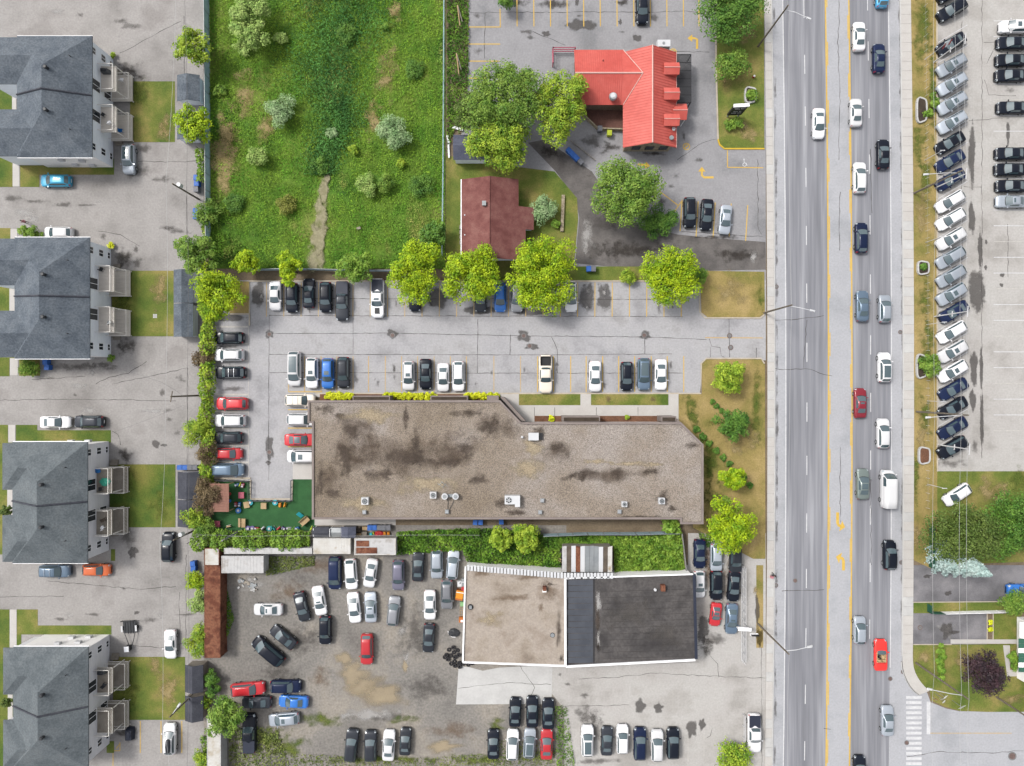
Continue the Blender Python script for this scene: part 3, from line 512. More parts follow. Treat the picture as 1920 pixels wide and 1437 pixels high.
# ------------------------------------------------------------ buildings
def gx(px, z): return CX + (px - CX) * (H - z) / H       # where a point seen at px stands on the ground plane grid
def hip(m, x0, x1, y0, y1, z0, z1, th=.16, along='y', open_end=None):
    """hip roof over metres rectangle; ridge along y or x"""
    if along == 'y':
        r = (x1 - x0) / 2; xm = (x0 + x1) / 2; a, b = (xm, y0 + r, z1), (xm, y1 - r, z1)
        A, B, Cc, D = (x0, y0, z0), (x1, y0, z0), (x1, y1, z0), (x0, y1, z0)
        m.slab([B, Cc, b, a], th); m.slab([D, A, a, b], th); m.slab([A, B, a], th); m.slab([Cc, D, b], th)
    else:
        r = (y1 - y0) / 2; ym = (y0 + y1) / 2; a, b = (x0 + r, ym, z1), (x1, ym, z1)
        A, B, Cc, D = (x0, y0, z0), (x1, y0, z0), (x1, y1, z0), (x0, y1, z0)
        m.slab([A, B, b, a], th); m.slab([Cc, D, a, b], th); m.slab([D, A, a], th)
    return m
def window(parent, x, y, z, w, h, panes=2, face=1, name='window', horiz=True):
    """window on an east (face=1) wall at plane x, centred y, sill z; metres"""
    f = MB(); d = .05 * face; t = .07
    f.box(min(x, x + d), max(x, x + d), y - w / 2, y + w / 2, z, z + t); f.box(min(x, x + d), max(x, x + d), y - w / 2, y + w / 2, z + h - t, z + h)
    for yy in (y - w / 2, y + w / 2 - t): f.box(min(x, x + d), max(x, x + d), yy, yy + t, z + t, z + h - t)
    n = panes
    for i in range(1, n):
        yy = y - w / 2 + w * i / n; f.box(min(x, x + d), max(x, x + d), yy - t / 2, yy + t / 2, z + t, z + h - t)
    o = f.build(name, MATS['white_trim'], parent)
    for i in range(n):
        ya, yb = y - w / 2 + w * i / n + t * .5, y - w / 2 + w * (i + 1) / n - t * .5
        MB().box(min(x + .004, x + .024 * face), max(x + .004, x + .024 * face), ya, yb, z + t * .5, z + h - t * .5).build('pane', MATS['glass'], o)
    return o
def apartment(xE, yN, decks, sid, label, wing=151):
    L = 214.5; EV, RG = 6.0, 8.75
    eE, eN, eS = P2(xE, 0)[0], P2(0, yN)[1], P2(0, yN + L)[1]
    eW = P2(xE - 133, 0)[0]; wW = P2(xE - wing, 0)[0]
    t = thing('apartment_house', label, 'apartment building', (eE, (eN + eS) / 2, 0)); ym = (eN + eS) / 2
    ov = .45
    w = MB(); w.box(eW + ov, eE - ov, eS + ov, eN - ov, 0, EV - .02)
    wl = w.build('wall', MATS[sid], t)
    for yy, s in ((eN - ov, 1), (eS + ov, -1)):
        MB().box(eW + ov, eE - ov - .02, min(yy, yy + .03 * s), max(yy, yy + .03 * s), .02, EV - .05).build('end_wall', MATS['stucco'], t)
    for a, b in ((eN - ov - 6.3, eN - ov - .3), (eS + ov + .3, eS + ov + 6.3)): MB().box(wW + ov, eW + 1, a, b, 0, EV - .1).build('wing_wall', MATS[sid], t)
    shg = MATS['shingle' if sid == 'siding' else 'shingle_b']; r = MB(); hip(r, eW, eE, eS, eN, EV, RG); roof = r.build('roof', shg, t)
    for a, b in ((eN - 6.95, eN - .18), (eS + .18, eS + 6.95)):
        k = MB(); hip(k, wW, eW + 5.2, a, b, EV - .04, EV + 1.66, along='x'); k.build('wing_roof', shg, roof)
    xm = (eW + eE) / 2; m = MB(); z = .10
    m.tube([(eW + .05, ym + .25, EV + z), (xm, ym, RG + z), (eE - .05, ym + .15, EV + z)], .13, 6); m.build('party_wall_cap', MATS['shingle_dark'], roof)
    for x0, x1, y0, y1 in ((eW, eE, eN - .02, eN + .10), (eW, eE, eS - .10, eS + .02)): MB().box(x0, x1, y0, y1, EV - .24, EV - .09).build('gutter', MATS['white_trim'], roof)
    for dy in (3.0, -3.0):
        v = MB(); v.cyl((xm + .6, ym + dy, RG - .4), .22, .55, 12); v.cyl((xm + .6, ym + dy, RG + .15), .30, .16, 12, .2); v.build('roof_vent', MATS['metal_dark'], roof)
        v = MB(); v.tube([(xm + 3.1, ym + dy * 1.75, EV + .9), (xm + 3.1, ym + dy * 1.75, EV + 1.6)], .06, 8); v.build('vent_pipe', MATS['metal_dark'], roof)
    wx = eE - ov
    for off in (20, 191):
        yy = P2(0, yN + off)[1]
        for z in (4.45, 2.0): window(t, wx, yy, z, 1.05, 1.15)
        window(t, wx, yy, .25, 1.0, .7)
    for i, o1 in enumerate(decks):
        ya, yb = P2(0, yN + o1 + 46)[1], P2(0, yN + o1)[1]; ymid = (ya + yb) / 2
        dy = P2(0, yN + (79 if i == 0 else 134))[1]
        window(t, wx, dy, 3.35, 1.75, 1.95, 2, name='patio_door'); window(t, wx, dy, .6, 1.75, 1.8, 2, name='patio_door')
        for z, dep, b in ((3.1, 2.35, sid), (.42, 3.2, sid)):
            if z > 1: d0, d1 = ya, yb
            else: d0, d1 = ya - .35, yb - .15
            dk = MB(); n = 14
            for q in range(n): dk.box(wx + .02 + dep * q / n, wx + .02 + dep * (q + 1) / n - .015, d0, d1, z, z + .06)
            dk.box(wx + .02, wx + dep, d0 + .05, d1 - .05, z - .14, z - .01); dko = dk.build('balcony', MATS['wood_deck'] if sid == 'siding' else MATS['concrete_wood'], t)
            rl = MB(); x1 = wx + dep - .04
            for zz in (z + .1, z + 1.05):
                rl.box(x1 - .03, x1 + .03, d0, d1, zz, zz + .06); rl.box(wx + .05, x1, d0, d0 + .06, zz, zz + .06); rl.box(wx + .05, x1, d1 - .06, d1, zz, zz + .06)
            for q in range(19): yy = d0 + .03 + (d1 - d0 - .06) * q / 18; rl.box(x1 - .015, x1 + .015, yy - .015, yy + .015, z + .16, z + 1.05)
            for q in range(1, 11):
                xx = wx + .05 + (dep - .1) * q / 11
                for yy in (d0 + .03, d1 - .03): rl.box(xx - .015, xx + .015, yy - .015, yy + .015, z + .16, z + 1.05)
            rl.build('railing', MATS['rail_beige'], dko)
            for yy in (d0 + .1, d1 - .1): MB().box(x1 - .06, x1 + .06, yy - .06, yy + .06, 0, z - .14).build('post', MATS['rail_beige'], dko)
        # steps to the ground
        st = MB(); s = 1 if i == 0 else -1; y0 = yb if i == 0 else ya
        for q in range(3): st.box(wx + .4, wx + 1.5, min(y0 + s * q * .3, y0 + s * (q + 1) * .3), max(y0 + s * q * .3, y0 + s * (q + 1) * .3), 0, .42 - q * .14)
        st.build('steps', MATS['wood_grey'], t)
    side = eS + ov if yN < 600 else eN - ov; s = -1 if yN < 600 else 1
    for dx, zz in ((-6.2, 3.6), (-5.6, 1.3), (-3.4, 3.2), (-3.2, 1.0)):
        MB().box(eE + dx, eE + dx + .8, min(side, side + s * .38), max(side, side + s * .38), zz, zz + .65).build('air_conditioner', MATS['metal_white'], t)
    return t
AP = [apartment(217.7, 104.8, (38, 112), 'siding', 'white-sided apartment house with grey hip roof, topmost of the four on the left', 190),
      apartment(213.5, 460.9, (46, 120), 'siding', 'white-sided apartment house with grey hip roof, second of the four from the top', 190),
      apartment(209.7, 822.6, (50, 126), 'siding_grey', 'grey-sided apartment house with hip roof and blue tarp on its balcony, third from the top'),
      apartment(211.0, 1184.8, (51, 124), 'siding_grey', 'grey-sided apartment house whose white end wall shows, lowest of the four on the left')]
# garden sheds
def gable(m, x0, x1, y0, y1, z0, z1, along='y', th=.08):
    if along == 'y':
        xm = (x0 + x1) / 2; m.slab([(x0, y0, z0), (xm, y0, z1), (xm, y1, z1), (x0, y1, z0)][::-1], th); m.slab([(x1, y0, z0), (x1, y1, z0), (xm, y1, z1), (xm, y0, z1)], th)
    else:
        ym = (y0 + y1) / 2; m.slab([(x0, y0, z0), (x1, y0, z0), (x1, ym, z1), (x0, ym, z1)], th); m.slab([(x0, y1, z0), (x0, ym, z1), (x1, ym, z1), (x1, y1, z0)], th)
    return m
def shed(px0, py0, px1, py1, label, wall='siding', roof='shingle', z0=2.0, z1=2.65, along='y', units=1, ov=.18):
    x0, y1 = P2(px0, py0, z0); x1, y0 = P2(px1, py1, z0)
    t = thing('garden_shed', label, 'shed', ((x0 + x1) / 2, (y0 + y1) / 2, 0))
    for u in range(units):
        a, b = y0 + (y1 - y0) * u / units + .06 * (u > 0), y0 + (y1 - y0) * (u + 1) / units - .06 * (u < units - 1)
        w = MB().box(x0 + ov, x1 - ov, a + ov, b - ov, 0, z0 - .02); xm, ym = (x0 + x1) / 2, (a + b) / 2
        if along == 'y':
            for yy in (a + ov, b - ov): w.add([(x0 + ov, yy, z0 - .03), (x1 - ov, yy, z0 - .03), (xm, yy, z1 - .16)], [(0, 1, 2)])
        w.build('wall', MATS[wall], t)
        gable(MB(), x0, x1, a, b, z0, z1, along).build('roof', MATS[roof], t)
        MB().box(x0 + ov - .05, x0 + ov + .01, ym - .6, ym + .6, .08, 1.85).build('door', MATS['white_trim'], t)
    return t
shed(332, 141, 374, 190, 'white metal shed with grey shingle roof beside the topmost lawn', 'siding', 'shingle')
shed(332, 212, 370, 262, 'white shed mostly hidden under the yellow tree by the topmost lawn', 'siding', 'shingle')
shed(326, 506, 362, 632, 'long double shed with grey roof beside the second lawn', 'siding', 'shingle', units=2)
shed(333, 885, 374, 988, 'dark-roofed double shed beside the third lawn', 'siding_grey', 'shingle_dark', units=2)
shed(347, 1247, 381, 1298, 'charcoal-roofed shed beside the lowest lawn, the upper of two', 'wood_grey', 'shingle_dark')
shed(347, 1305, 381, 1352, 'charcoal-roofed shed beside the lowest lawn, the lower of two', 'wood_grey', 'shingle_dark')
shed(850, 253, 912, 300, 'blue-grey roofed garage shed partly under the big trees by the wire fence', 'siding', 'shingle_blue', 2.4, 3.3, 'x', 1, .2)
shed(586, 989, 617, 1008, 'dark grey plastic shed with pale lid behind the long building', 'bin_black', 'shingle_dark', 1.7, 1.95, 'x')
shed(617, 990, 640, 1007, 'grey plastic shed between two darker ones behind the long building', 'bin_grey', 'metal_grey', 1.5, 1.65, 'x')
shed(639, 988, 667, 1009, 'blue-grey shed with white ridge strip behind the long building', 'bin_grey', 'shingle_blue', 1.8, 2.2, 'y')

# restaurant with the red metal roof
def restaurant():
    x0, x1 = P2(1161.7, 0)[0], P2(1258.6, 0)[0]; yN, yS = P2(0, 117)[1], P2(0, 290.5)[1]; xm = (x0 + x1) / 2
    t = thing('restaurant', 'restaurant with a bright red ribbed metal roof and small dormers', 'restaurant', (xm, (yN + yS) / 2, 0)); ov = .5
    EV, RG = 3.2, 5.4; wx0, wy1, wy0 = P2(1073, 0)[0], P2(0, 113)[1], P2(0, 213)[1]; wym = (wy0 + wy1) / 2
    w = MB(); w.box(x0 + ov, x1 - ov, yS + ov, yN - ov, 0, EV - .05)
    for yy in (yS + ov, yN - ov): w.add([(x0 + ov, yy, EV - .06), (x1 - ov, yy, EV - .06), (xm, yy, RG - .6)], [(0, 1, 2)])
    w.build('wall', MATS['stone_wall'], t)
    MB().box(wx0 + .3, x0 + .7, wy0 + ov, wy1 - ov, 0, EV - .06).build('rear_wing_wall', MATS['brick_wall'], t)
    roof = gable(MB(), x0, x1, yS, yN, EV, RG, 'y', .12).build('roof', MATS['roof_red'], t)
    sl = (RG - EV) / ((x1 - x0) / 2); ext = x0 + (4.7 - EV) / sl                       # lower wing meets the main slope
    m = MB(); a = x0 + .02
    m.slab([(wx0, wy0, EV + .03), (a, wy0, EV + .03), (ext, wym, 4.7), (wx0, wym, 4.7)], .1); m.slab([(wx0, wy1, EV + .03), (wx0, wym, 4.7), (ext, wym, 4.7), (a, wy1, EV + .03)], .1)
    wr = m.build('wing_roof', MATS['roof_red'], t)
    sm = MB()
    for side, (xa, xb) in ((0, (x0, xm)), (1, (x1, xm))):
        n = 34
        for i in range(n + 1):
            y = yS + .1 + (yN - yS - .2) * i / n; sm.tube([(xa, y, EV + .01), (xb, y, RG + .01)], .04, 4)
    sm.build('seams', MATS['seam_red'], roof, kind='stuff')
    sm = MB()
    for i in range(22):
        x = wx0 + .15 + (a - wx0 - .2) * i / 22
        for yy in (wy0, wy1): sm.tube([(x, yy, EV + .045), (x, wym, 4.715)], .04, 4)
    sm.build('seams', MATS['seam_red'], wr, kind='stuff')
    MB().tube([(xm, yS - .02, RG + .02), (xm, yN + .02, RG + .02)], .1, 6).build('ridge_cap', MATS['trim_pink'], roof); MB().tube([(wx0, wym, 4.72), (ext, wym, 4.72)], .12, 6).build('ridge_cap', MATS['trim_pink'], wr)
    for yy in (wy0, wy1): MB().tube([(a, yy, EV + .08), (ext, wym, 4.76)], .06, 5).build('valley_flashing', MATS['trim_pink'], wr)
    MB().box(x1 - .02, x1 + .1, yS, yN, EV - .22, EV - .06).build('gutter', MATS['trim_pink'], roof)
    for py in (131, 178, 227):                                                          # dormers on the east slope
        X, Yc = P2(1261, py, 4.1); d = MB(); ya, yb = Yc - .78, Yc + .78
        z0 = EV + (x1 - X - .85) * sl; d.add([(X - 1.3, ya, z0), (X + .75, ya, z0), (X + .75, yb, z0), (X - 1.3, yb, z0), (X - 1.3, ya, 4.5), (X + .75, ya, 4.5), (X + .75, yb, 4.5), (X - 1.3, yb, 4.5)], [(0, 1, 5, 4), (1, 2, 6, 5), (2, 3, 7, 6), (3, 0, 4, 7)])
        do = d.build('dormer', MATS['roof_red'], roof); g = gable(MB(), X - 1.4, X + .9, ya - .1, yb + .1, 4.5, 4.95, 'x', .08); g.build('dormer_roof', MATS['roof_red'], do)
        MB().tube([(X - 1.4, Yc, 4.98), (X + .92, Yc, 4.98)], .05, 5).build('ridge_trim', MATS['trim_pink'], do)
    X, Yc = P2(1276, 208, 3.4); c = gable(MB(), X - 1.2, X + 1.0, Yc - 1.2, Yc + 1.2, 3.0, 3.7, 'x', .1).build('entrance_canopy', MATS['roof_red'], t)
    for s in (-1, 1): MB().box(X + .75, X + .9, Yc + s * 1.0 - .07, Yc + s * 1.0 + .07, 0, 2.95).build('post', MATS['white_trim'], c)
    MB().tube([(X - 1.2, Yc, 3.72), (X + 1.02, Yc, 3.72)], .05, 5).build('ridge_trim', MATS['trim_pink'], c)
    xa, ya = P2(1268, 102, 2.6); xb, yb = P2(1296, 193, 2.6)
    aw = MB().box(xa, xa + .08, yb, ya, 2.5, 2.6)
    for q in range(7): yy = yb + (ya - yb) * q / 6; aw.box(xa, xb, yy - .04, yy + .04, 2.42, 2.56)
    awo = aw.build('pergola_frame', MATS['metal_dark'], t)
    for q in range(14): x = xa + .1 + (xb - xa - .15) * q / 13; MB().box(x - .055, x + .055, yb, ya, 2.6, 2.65).build('slat', MATS['sign_black'], awo)
    for yy in (yb + .1, ya - .1): MB().box(xb - .12, xb, yy - .06, yy + .06, 0, 2.5).build('post', MATS['metal_dark'], awo)
    X, Yc = P2(1150, 180, 4.6); e = MB(); e.cyl((X, Yc, 3.9), .5, .5, 16); e.cyl((X, Yc, 4.4), .62, .28, 16, .5); eo = e.build('exhaust_fan', MATS['steel'], t); MB().cyl((X, Yc, 4.68), .42, .12, 16, .3).build('fan_cap', MATS['metal_white'], eo)
    MB().cyl((*P2(1131, 113, 4.2), 3.8), .06, .5, 8).build('vent_pipe', MATS['metal_dark'], t)
    X, Yc = P2(1267, 242, 3.6); MB().cyl((X - .3, Yc, 3.1), .28, .6, 14).build('vent_drum', MATS['metal_white'], t)
    X, Yc = P2(1258, 257, 4.2); dd = MB(); dd.tube([(X, Yc, 3.7), (X, Yc, 4.2)], .04, 6); dd.cyl((X + .1, Yc - .1, 4.15), .36, .1, 14, .30); dd.build('satellite_dish', MATS['metal_grey'], t)
    for wxp in (1195, 1228, 1238): pass
    for dx in (1.1, 3.1, 5.2):
        f = MB().box(x0 + ov + dx, x0 + ov + dx + 1.3, yS + ov - .05, yS + ov, .9, 2.3).build('window', MATS['metal_dark'], t); MB().box(x0 + ov + dx + .08, x0 + ov + dx + 1.22, yS + ov - .07, yS + ov - .052, .98, 2.22).build('pane', MATS['glass'], f)
restaurant()
t = thing('air_handler', 'white rooftop air handler at the north tip of the red roof', 'air handler', (*P2(1245, 78), 0)); X, Yc = P2(1245, 81, 3.6)
MB().box(X - .95, X + .95, Yc - .5, Yc + .5, 2.6, 3.6).build('cabinet', MATS['metal_white'], t); MB().cyl((X - .05, Yc, 3.6), .2, .08, 14).build('fan', MATS['metal_grey'], t)
for s in (-.7, .7): MB().box(X + s - .06, X + s + .06, Yc - .3, Yc + .3, 0, 2.6).build('leg', MATS['metal_grey'], t)
patio = patch('brick_patio', [(1076, 198), (1172, 198), (1172, 246), (1122, 243)], 'brick_patio', .012)
m = MB()
for a, b in (((1082, 208), (1120, 244)), ((1120, 244), (1170, 246))):
    (xa, ya), (xb, yb) = P2(*a), P2(*b); d = math.hypot(xb - xa, yb - ya); m.obox(((xa + xb) / 2, (ya + yb) / 2, 0), (d, .18, .9), math.atan2(yb - ya, xb - xa))
props(m.build('patio_wall', MATS['stone_wall']), 'low stone wall round the brick patio behind the restaurant', 'wall')
t = thing('refuse_enclosure', 'red pipe enclosure at the west end of the restaurant', 'enclosure', (*P2(1056, 112), 0))
for a, b in (((1036, 99), (1077, 99)), ((1036, 99), (1036, 126))):
    for z in (.4, 1.0, 1.6): MB().tube([(*P2(*a), z), (*P2(*b), z)], .07, 6).build('rail', MATS['toy_pink'], t)
    for p in (a, b): MB().cyl((*P2(*p), 0), .09, 1.7, 8).build('post', MATS['toy_pink'], t)

# small house with the maroon roof
def house():
    X = lambda p: P2(p, 0)[0]
    Yf = lambda p: P2(0, p)[1]
    t = thing('house', 'small house with a maroon shingle roof between the two car parks', 'house', (X(920), Yf(420), 0))
    xr, EV, RG = X(920), 2.9, 4.55; sl = (RG - EV) / (X(920) - X(868)); zz = lambda x: RG - sl * abs(x - xr)
    pt = lambda px, py: (X(px), Yf(py), zz(X(px)))
    r = MB(); r.slab([pt(868, 347), pt(868, 494), pt(920, 494), pt(920, 347)], .12)
    e = [(920, 347), (920, 494), (985, 494), (985, 437), (1000, 437), (1000, 396), (972, 396), (972, 347)]; base = MB().sheet([(X(a), Yf(b)) for a, b in e], 0)
    n = len(base.v); top = [(x, y, zz(x)) for x, y, z in base.v]; r.add(top, base.f); r.add([(x, y, z - .12) for x, y, z in top], [f[::-1] for f in base.f])
    r.add(top + [(x, y, z - .12) for x, y, z in top], [(i, n + i, n + (i + 1) % n, (i + 1) % n) for i in range(n)])
    ro = r.build('roof', MATS['shingle_maroon'], t)
    w = MB().box(X(872), X(968), Yf(489), Yf(352), 0, 2.55); w.box(X(967), X(981), Yf(489), Yf(441), 0, 2.2); w.box(X(967.5), X(996), Yf(433), Yf(400), 0, 2.05)
    for yy in (Yf(489), Yf(352)): w.add([(X(872), yy, 2.54), (X(968), yy, 2.54), (xr, yy, RG - .15)], [(0, 1, 2)])
    w.build('wall', MATS['siding'], t)
    MB().box(X(866.5), X(868), Yf(494), Yf(347), 2.72, 2.9).build('gutter', MATS['white_trim'], ro)
    MB().tube([(xr, Yf(494), RG + .02), (xr, Yf(347), RG + .02)], .08, 6).build('ridge_cap', MATS['shingle_maroon'], ro)
    c = MB().box(X(907), X(913), Yf(400), Yf(393), 3.9, 4.75).build('chimney', MATS['metal_grey'], ro); MB().box(X(906.5), X(913.5), Yf(400.6), Yf(392.4), 4.75, 4.84).build('chimney_cap', MATS['metal_grey'], c)
    for py in (413, 449): MB().cyl((X(874), Yf(py), 2.9), .1, .3, 8).build('vent_pipe', MATS['metal_white'], ro)
    st = MB()
    for i in range(4): st.box(X(862), X(871.5), Yf(432 + i * 9), Yf(425 + i * 9), 0, .9 - i * .2)
    st.build('steps', MATS['wood_grey'], t)
    for py in (370, 470): window(t, X(872), Yf(py), 1.0, 1.1, 1.1, face=-1)
house()

# long flat-roofed building
def longhouse():
    Z = 4.0; out = [(577, 751), (938, 751), (977, 792), (1277, 792), (1319, 834), (1319, 983), (1279, 983), (1279, 974), (585, 974), (585, 790), (577, 790)]
    t = thing('commercial_building', 'long building with a flat gravel roof beside the play yard', 'building', (*P2(950, 870), 0))
    pts = PP(out, Z); cx, cy = P2(950, 868, Z)
    inset = lambda d: PP([(a + (d if a < 950 else -d), b + (d if b < 868 else -d)) for a, b in out], Z)
    MB().prism(inset(4), 0, Z - .3).build('wall', MATS['brick_wall'], t)
    roof = MB().prism(pts, Z - .3, Z - .1).build('roof', MATS['roof_gravel'], t)
    n = len(pts)
    for i in range(n):                                                                   # raised edge
        a, b = pts[i], pts[(i + 1) % n]; d = math.hypot(b[0] - a[0], b[1] - a[1]); u = ((b[0] - a[0]) / d, (b[1] - a[1]) / d); nx, ny = u[1], -u[0]
        if (a[0] + nx - cx) ** 2 + (a[1] + ny - cy) ** 2 > (a[0] - nx - cx) ** 2 + (a[1] - ny - cy) ** 2: nx, ny = -nx, -ny
        if i in (6, 7, 10): pass
        wv = .3; q = [a, b, (b[0] + nx * wv, b[1] + ny * wv), (a[0] + nx * wv, a[1] + ny * wv)]
        MB().prism(q, Z - .1, Z + .10 + .002 * i).build('parapet', MATS['parapet'], roof)
    for x, y, rx, ry, k in ((740, 855, 150, 60, 'cloud'), (660, 820, 60, 70, 'cloud'), (860, 850, 60, 60, 'cloud'), (620, 900, 40, 50, 'cloud'), (1140, 890, 120, 16, 'cloud'), (1040, 850, 60, 30, 'cloud'), (940, 800, 50, 30, 'cloud'), (610, 765, 30, 12, 'roof'), (660, 810, 20, 26, 'roof'), (640, 780, 16, 8, 'roof'), (760, 860, 70, 26, 'roof'), (650, 860, 16, 40, 'roof'), (715, 890, 40, 14, 'roof'), (845, 865, 24, 18, 'roof'), (875, 840, 20, 22, 'roof'), (920, 800, 30, 26, 'roof'), (625, 925, 22, 14, 'roof'), (900, 900, 24, 14, 'roof'), (1075, 893, 30, 12, 'roof'), (1100, 888, 24, 14, 'roof'), (1158, 888, 22, 16, 'roof'), (1215, 884, 26, 8, 'roof'),
        (1012, 808, 20, 10, 'roof'), (1300, 836, 20, 10, 'roof'), (1245, 930, 18, 14, 'roof'), (1260, 955, 14, 8, 'roof'), (1200, 970, 50, 5, 'roof'), (940, 945, 20, 14, 'roof'), (970, 962, 26, 6, 'roof'), (880, 775, 40, 12, 'roof'), (1050, 842, 30, 14, 'roof'), (760, 785, 8, 30, 'roof'), (600, 900, 12, 40, 'roof'), (780, 838, 14, 50, 'roof'),
        (1120, 866, 46, 7, 'tan'), (1180, 870, 50, 6, 'tan'), (1228, 871, 24, 6, 'tan'), (990, 880, 40, 30, 'tan'), (700, 780, 60, 20, 'tan'), (800, 910, 80, 24, 'tan'), (680, 945, 60, 20, 'tan'), (1000, 840, 30, 24, 'tan')): blob(x, y, rx, ry, k, roof, Z - .092 + .003 * (k == 'tan') - .0035 * (k == 'cloud') + (x % 7) * .0004)
    for x0, x1 in ((661, 731), (807, 877), (913, 935)): MB().prism(PP(rect(x0, 742.5, x1, 752), 3.4), .1, 3.4).build('bay', MATS['parapet'], t); 
    for x0, x1 in ((663, 729), (809, 875)): MB().prism(PP(rect(x0, 744.5, x1, 750), 3.4), 3.4, 3.43).build('bay_roof', MATS['soil'], t)
    for x0, x1 in ((1055, 1125), (1240, 1268)): MB().prism(PP(rect(x0, 781, x1, 791), 3.2), .12, 3.2).build('bay', MATS['parapet'], t); MB().prism(PP(rect(x0 + 2, 783, x1 - 2, 790), 3.2), 3.2, 3.23).build('bay_roof', MATS['soil'], t)
    MB().prism(PP([(1270, 786), (1302, 818), (1300, 822), (1268, 792)], 3.3), .1, 3.3).build('bay', MATS['parapet'], t)
    MB().prism(PP([(938, 745), (945, 745), (986, 790), (978, 790)], 3.3), .12, 3.3).build('bay', MATS['parapet'], t)
    # north windows
    for px in list(range(620, 930, 36)) + list(range(1010, 1260, 40)):
        y = P2(px, 755 if px < 940 else 796, Z)[1]; x = P2(px, 0, Z)[0]
        f = MB().box(x - .9, x + .9, y, y + .06, .9, 2.4).build('window', MATS['metal_dark'], t); MB().box(x - .82, x + .82, y + .06, y + .075, .98, 2.32).build('pane', MATS['glass'], f)
    return t
longhouse()
ZR = 3.9
def ac_unit(px, py, label, s=1., kind='fan', z=ZR):
    t = thing('air_conditioner', label, 'air conditioner', (*P2(px, py, z + .8), z)); X, Yc, _ = t.location; w = .52 * s
    for sx in (-1, 1): MB().box(X + sx * w * .8 - .05, X + sx * w * .8 + .05, Yc - w, Yc + w, z, z + .1).build('foot', MATS['metal_dark'], t)
    MB().box(X - w, X + w, Yc - w, Yc + w, z + .1, z + .85).build('cabinet', MATS['metal_white'], t)
    MB().cyl((X, Yc, z + .85), w * .78, .05, 18).build('fan_well', MATS['metal_dark'], t)
    f = MB()
    for q in range(4): f.obox((X, Yc, z + .902), (w * 1.4, .12, .015), q * math.pi / 4 + px)
    f.build('fan_blade', MATS['metal_grey'], t)
def vent_box(px, py, label, z=ZR, s=1., mat='steel'):
    t = thing('roof_vent', label, 'roof vent', (*P2(px, py, z + .5), z)); X, Yc, _ = t.location
    MB().box(X - .22 * s, X + .22 * s, Yc - .22 * s, Yc + .22 * s, z, z + .4).build('duct', MATS[mat], t); MB().obox((X, Yc, z + .4), (.62 * s, .62 * s, .14), 0, .7).build('cowl', MATS[mat], t)
ac_unit(684, 940, 'square white fan unit on the gravel roof, leftmost of all'); ac_unit(812, 929, 'white fan unit left of the twin-drum unit on the gravel roof', .9)
ac_unit(1171, 946, 'fan unit between a vent and the rightmost unit on the gravel roof', .75); ac_unit(1241, 940, 'white fan unit furthest right on the gravel roof', .85)
vent_box(683, 961, 'pale square vent below the leftmost fan unit on the gravel roof'); vent_box(838, 960, 'pale vent below the twin-drum unit on the gravel roof'); vent_box(1017, 939, 'grey vent right of the big white L-shaped unit'); vent_box(1013, 961, 'small pale vent near the roof edge below the grey vent'); vent_box(1162, 960, 'pale vent at the lower left of a fan unit, near the gravel roof edge'); vent_box(979, 820, 'tiny white vent left of the roof hatch', s=.55, mat='metal_white')
t = thing('twin_condenser', 'white condenser with two round drums on the gravel roof', 'condenser', (*P2(844, 931, 4.6), ZR)); X, Yc, _ = t.location
MB().box(X - 1.1, X + 1.1, Yc - .2, Yc + .25, ZR, ZR + .35).build('frame', MATS['metal_grey'], t)
for s in (-.8, .8): d = MB().cyl((X + s, Yc, ZR + .35), .46, .6, 18).build('drum', MATS['metal_white'], t); MB().cyl((X + s, Yc, ZR + .95), .3, .05, 14).build('fan_grille', MATS['metal_grey'], d)
for k in (-.5, .6): MB().tube([(X + k, Yc - .3, ZR + .05), (X + k * .7, Yc - 1.0, ZR + .05), (X + k * .2 - .3, Yc - 2.1, ZR + .05)], .04, 5).build('pipe', MATS['metal_dark'], t)
t = thing('rooftop_unit', 'big white L-shaped rooftop unit with one fan', 'rooftop unit', (*P2(961, 938, 4.9), ZR)); X, Yc, _ = t.location
MB().prism([(X - 1.15, Yc + .65), (X + 1.1, Yc + .65), (X + 1.1, Yc - 1.0), (X + .35, Yc - 1.0), (X + .35, Yc - .6), (X - 1.15, Yc - .6)], ZR + .1, ZR + 1.15).build('cabinet', MATS['metal_white'], t)
MB().cyl((X - .55, Yc, ZR + 1.15), .42, .05, 18).build('fan_well', MATS['metal_dark'], t)
for q in range(3): MB().obox((X - .55, Yc, ZR + 1.2), (.76, .1, .015), q * math.pi / 3).build('fan_blade', MATS['metal_white'], t)
MB().box(X - 1.1, X + 1.05, Yc - .55, Yc + .6, ZR, ZR + .1).build('base', MATS['metal_dark'], t)
t = thing('roof_hatch', 'white roof hatch on the gravel roof, shadow of its open side modelled in black', 'roof hatch', (*P2(1003, 819, 4.5), ZR)); X, Yc, _ = t.location
MB().box(X - .95, X + .55, Yc - .55, Yc + .55, ZR, ZR + .7).build('lid', MATS['metal_white'], t); MB().box(X + .552, X + 1.15, Yc - .5, Yc + .5, ZR, ZR + .35).build('open_hatch_shadow', MATS['sign_black'], t)  # black block right of the lid models the open hatch's shadow in colour
t = thing('metal_frame', 'small folded metal stand lying on the gravel roof', 'metal frame', (*P2(830, 910, 4), ZR)); X, Yc, _ = t.location
for a, b in (((-.8, .3), (.1, -.4)), ((-.3, .6), (.7, -.2)), ((-.6, 0), (0, .5)), ((0, -.3), (.5, .2))): MB().tube([(X + a[0], Yc + a[1], ZR + .06), (X + b[0], Yc + b[1], ZR + .06)], .035, 5).build('rail', MATS['metal_grey'], t)

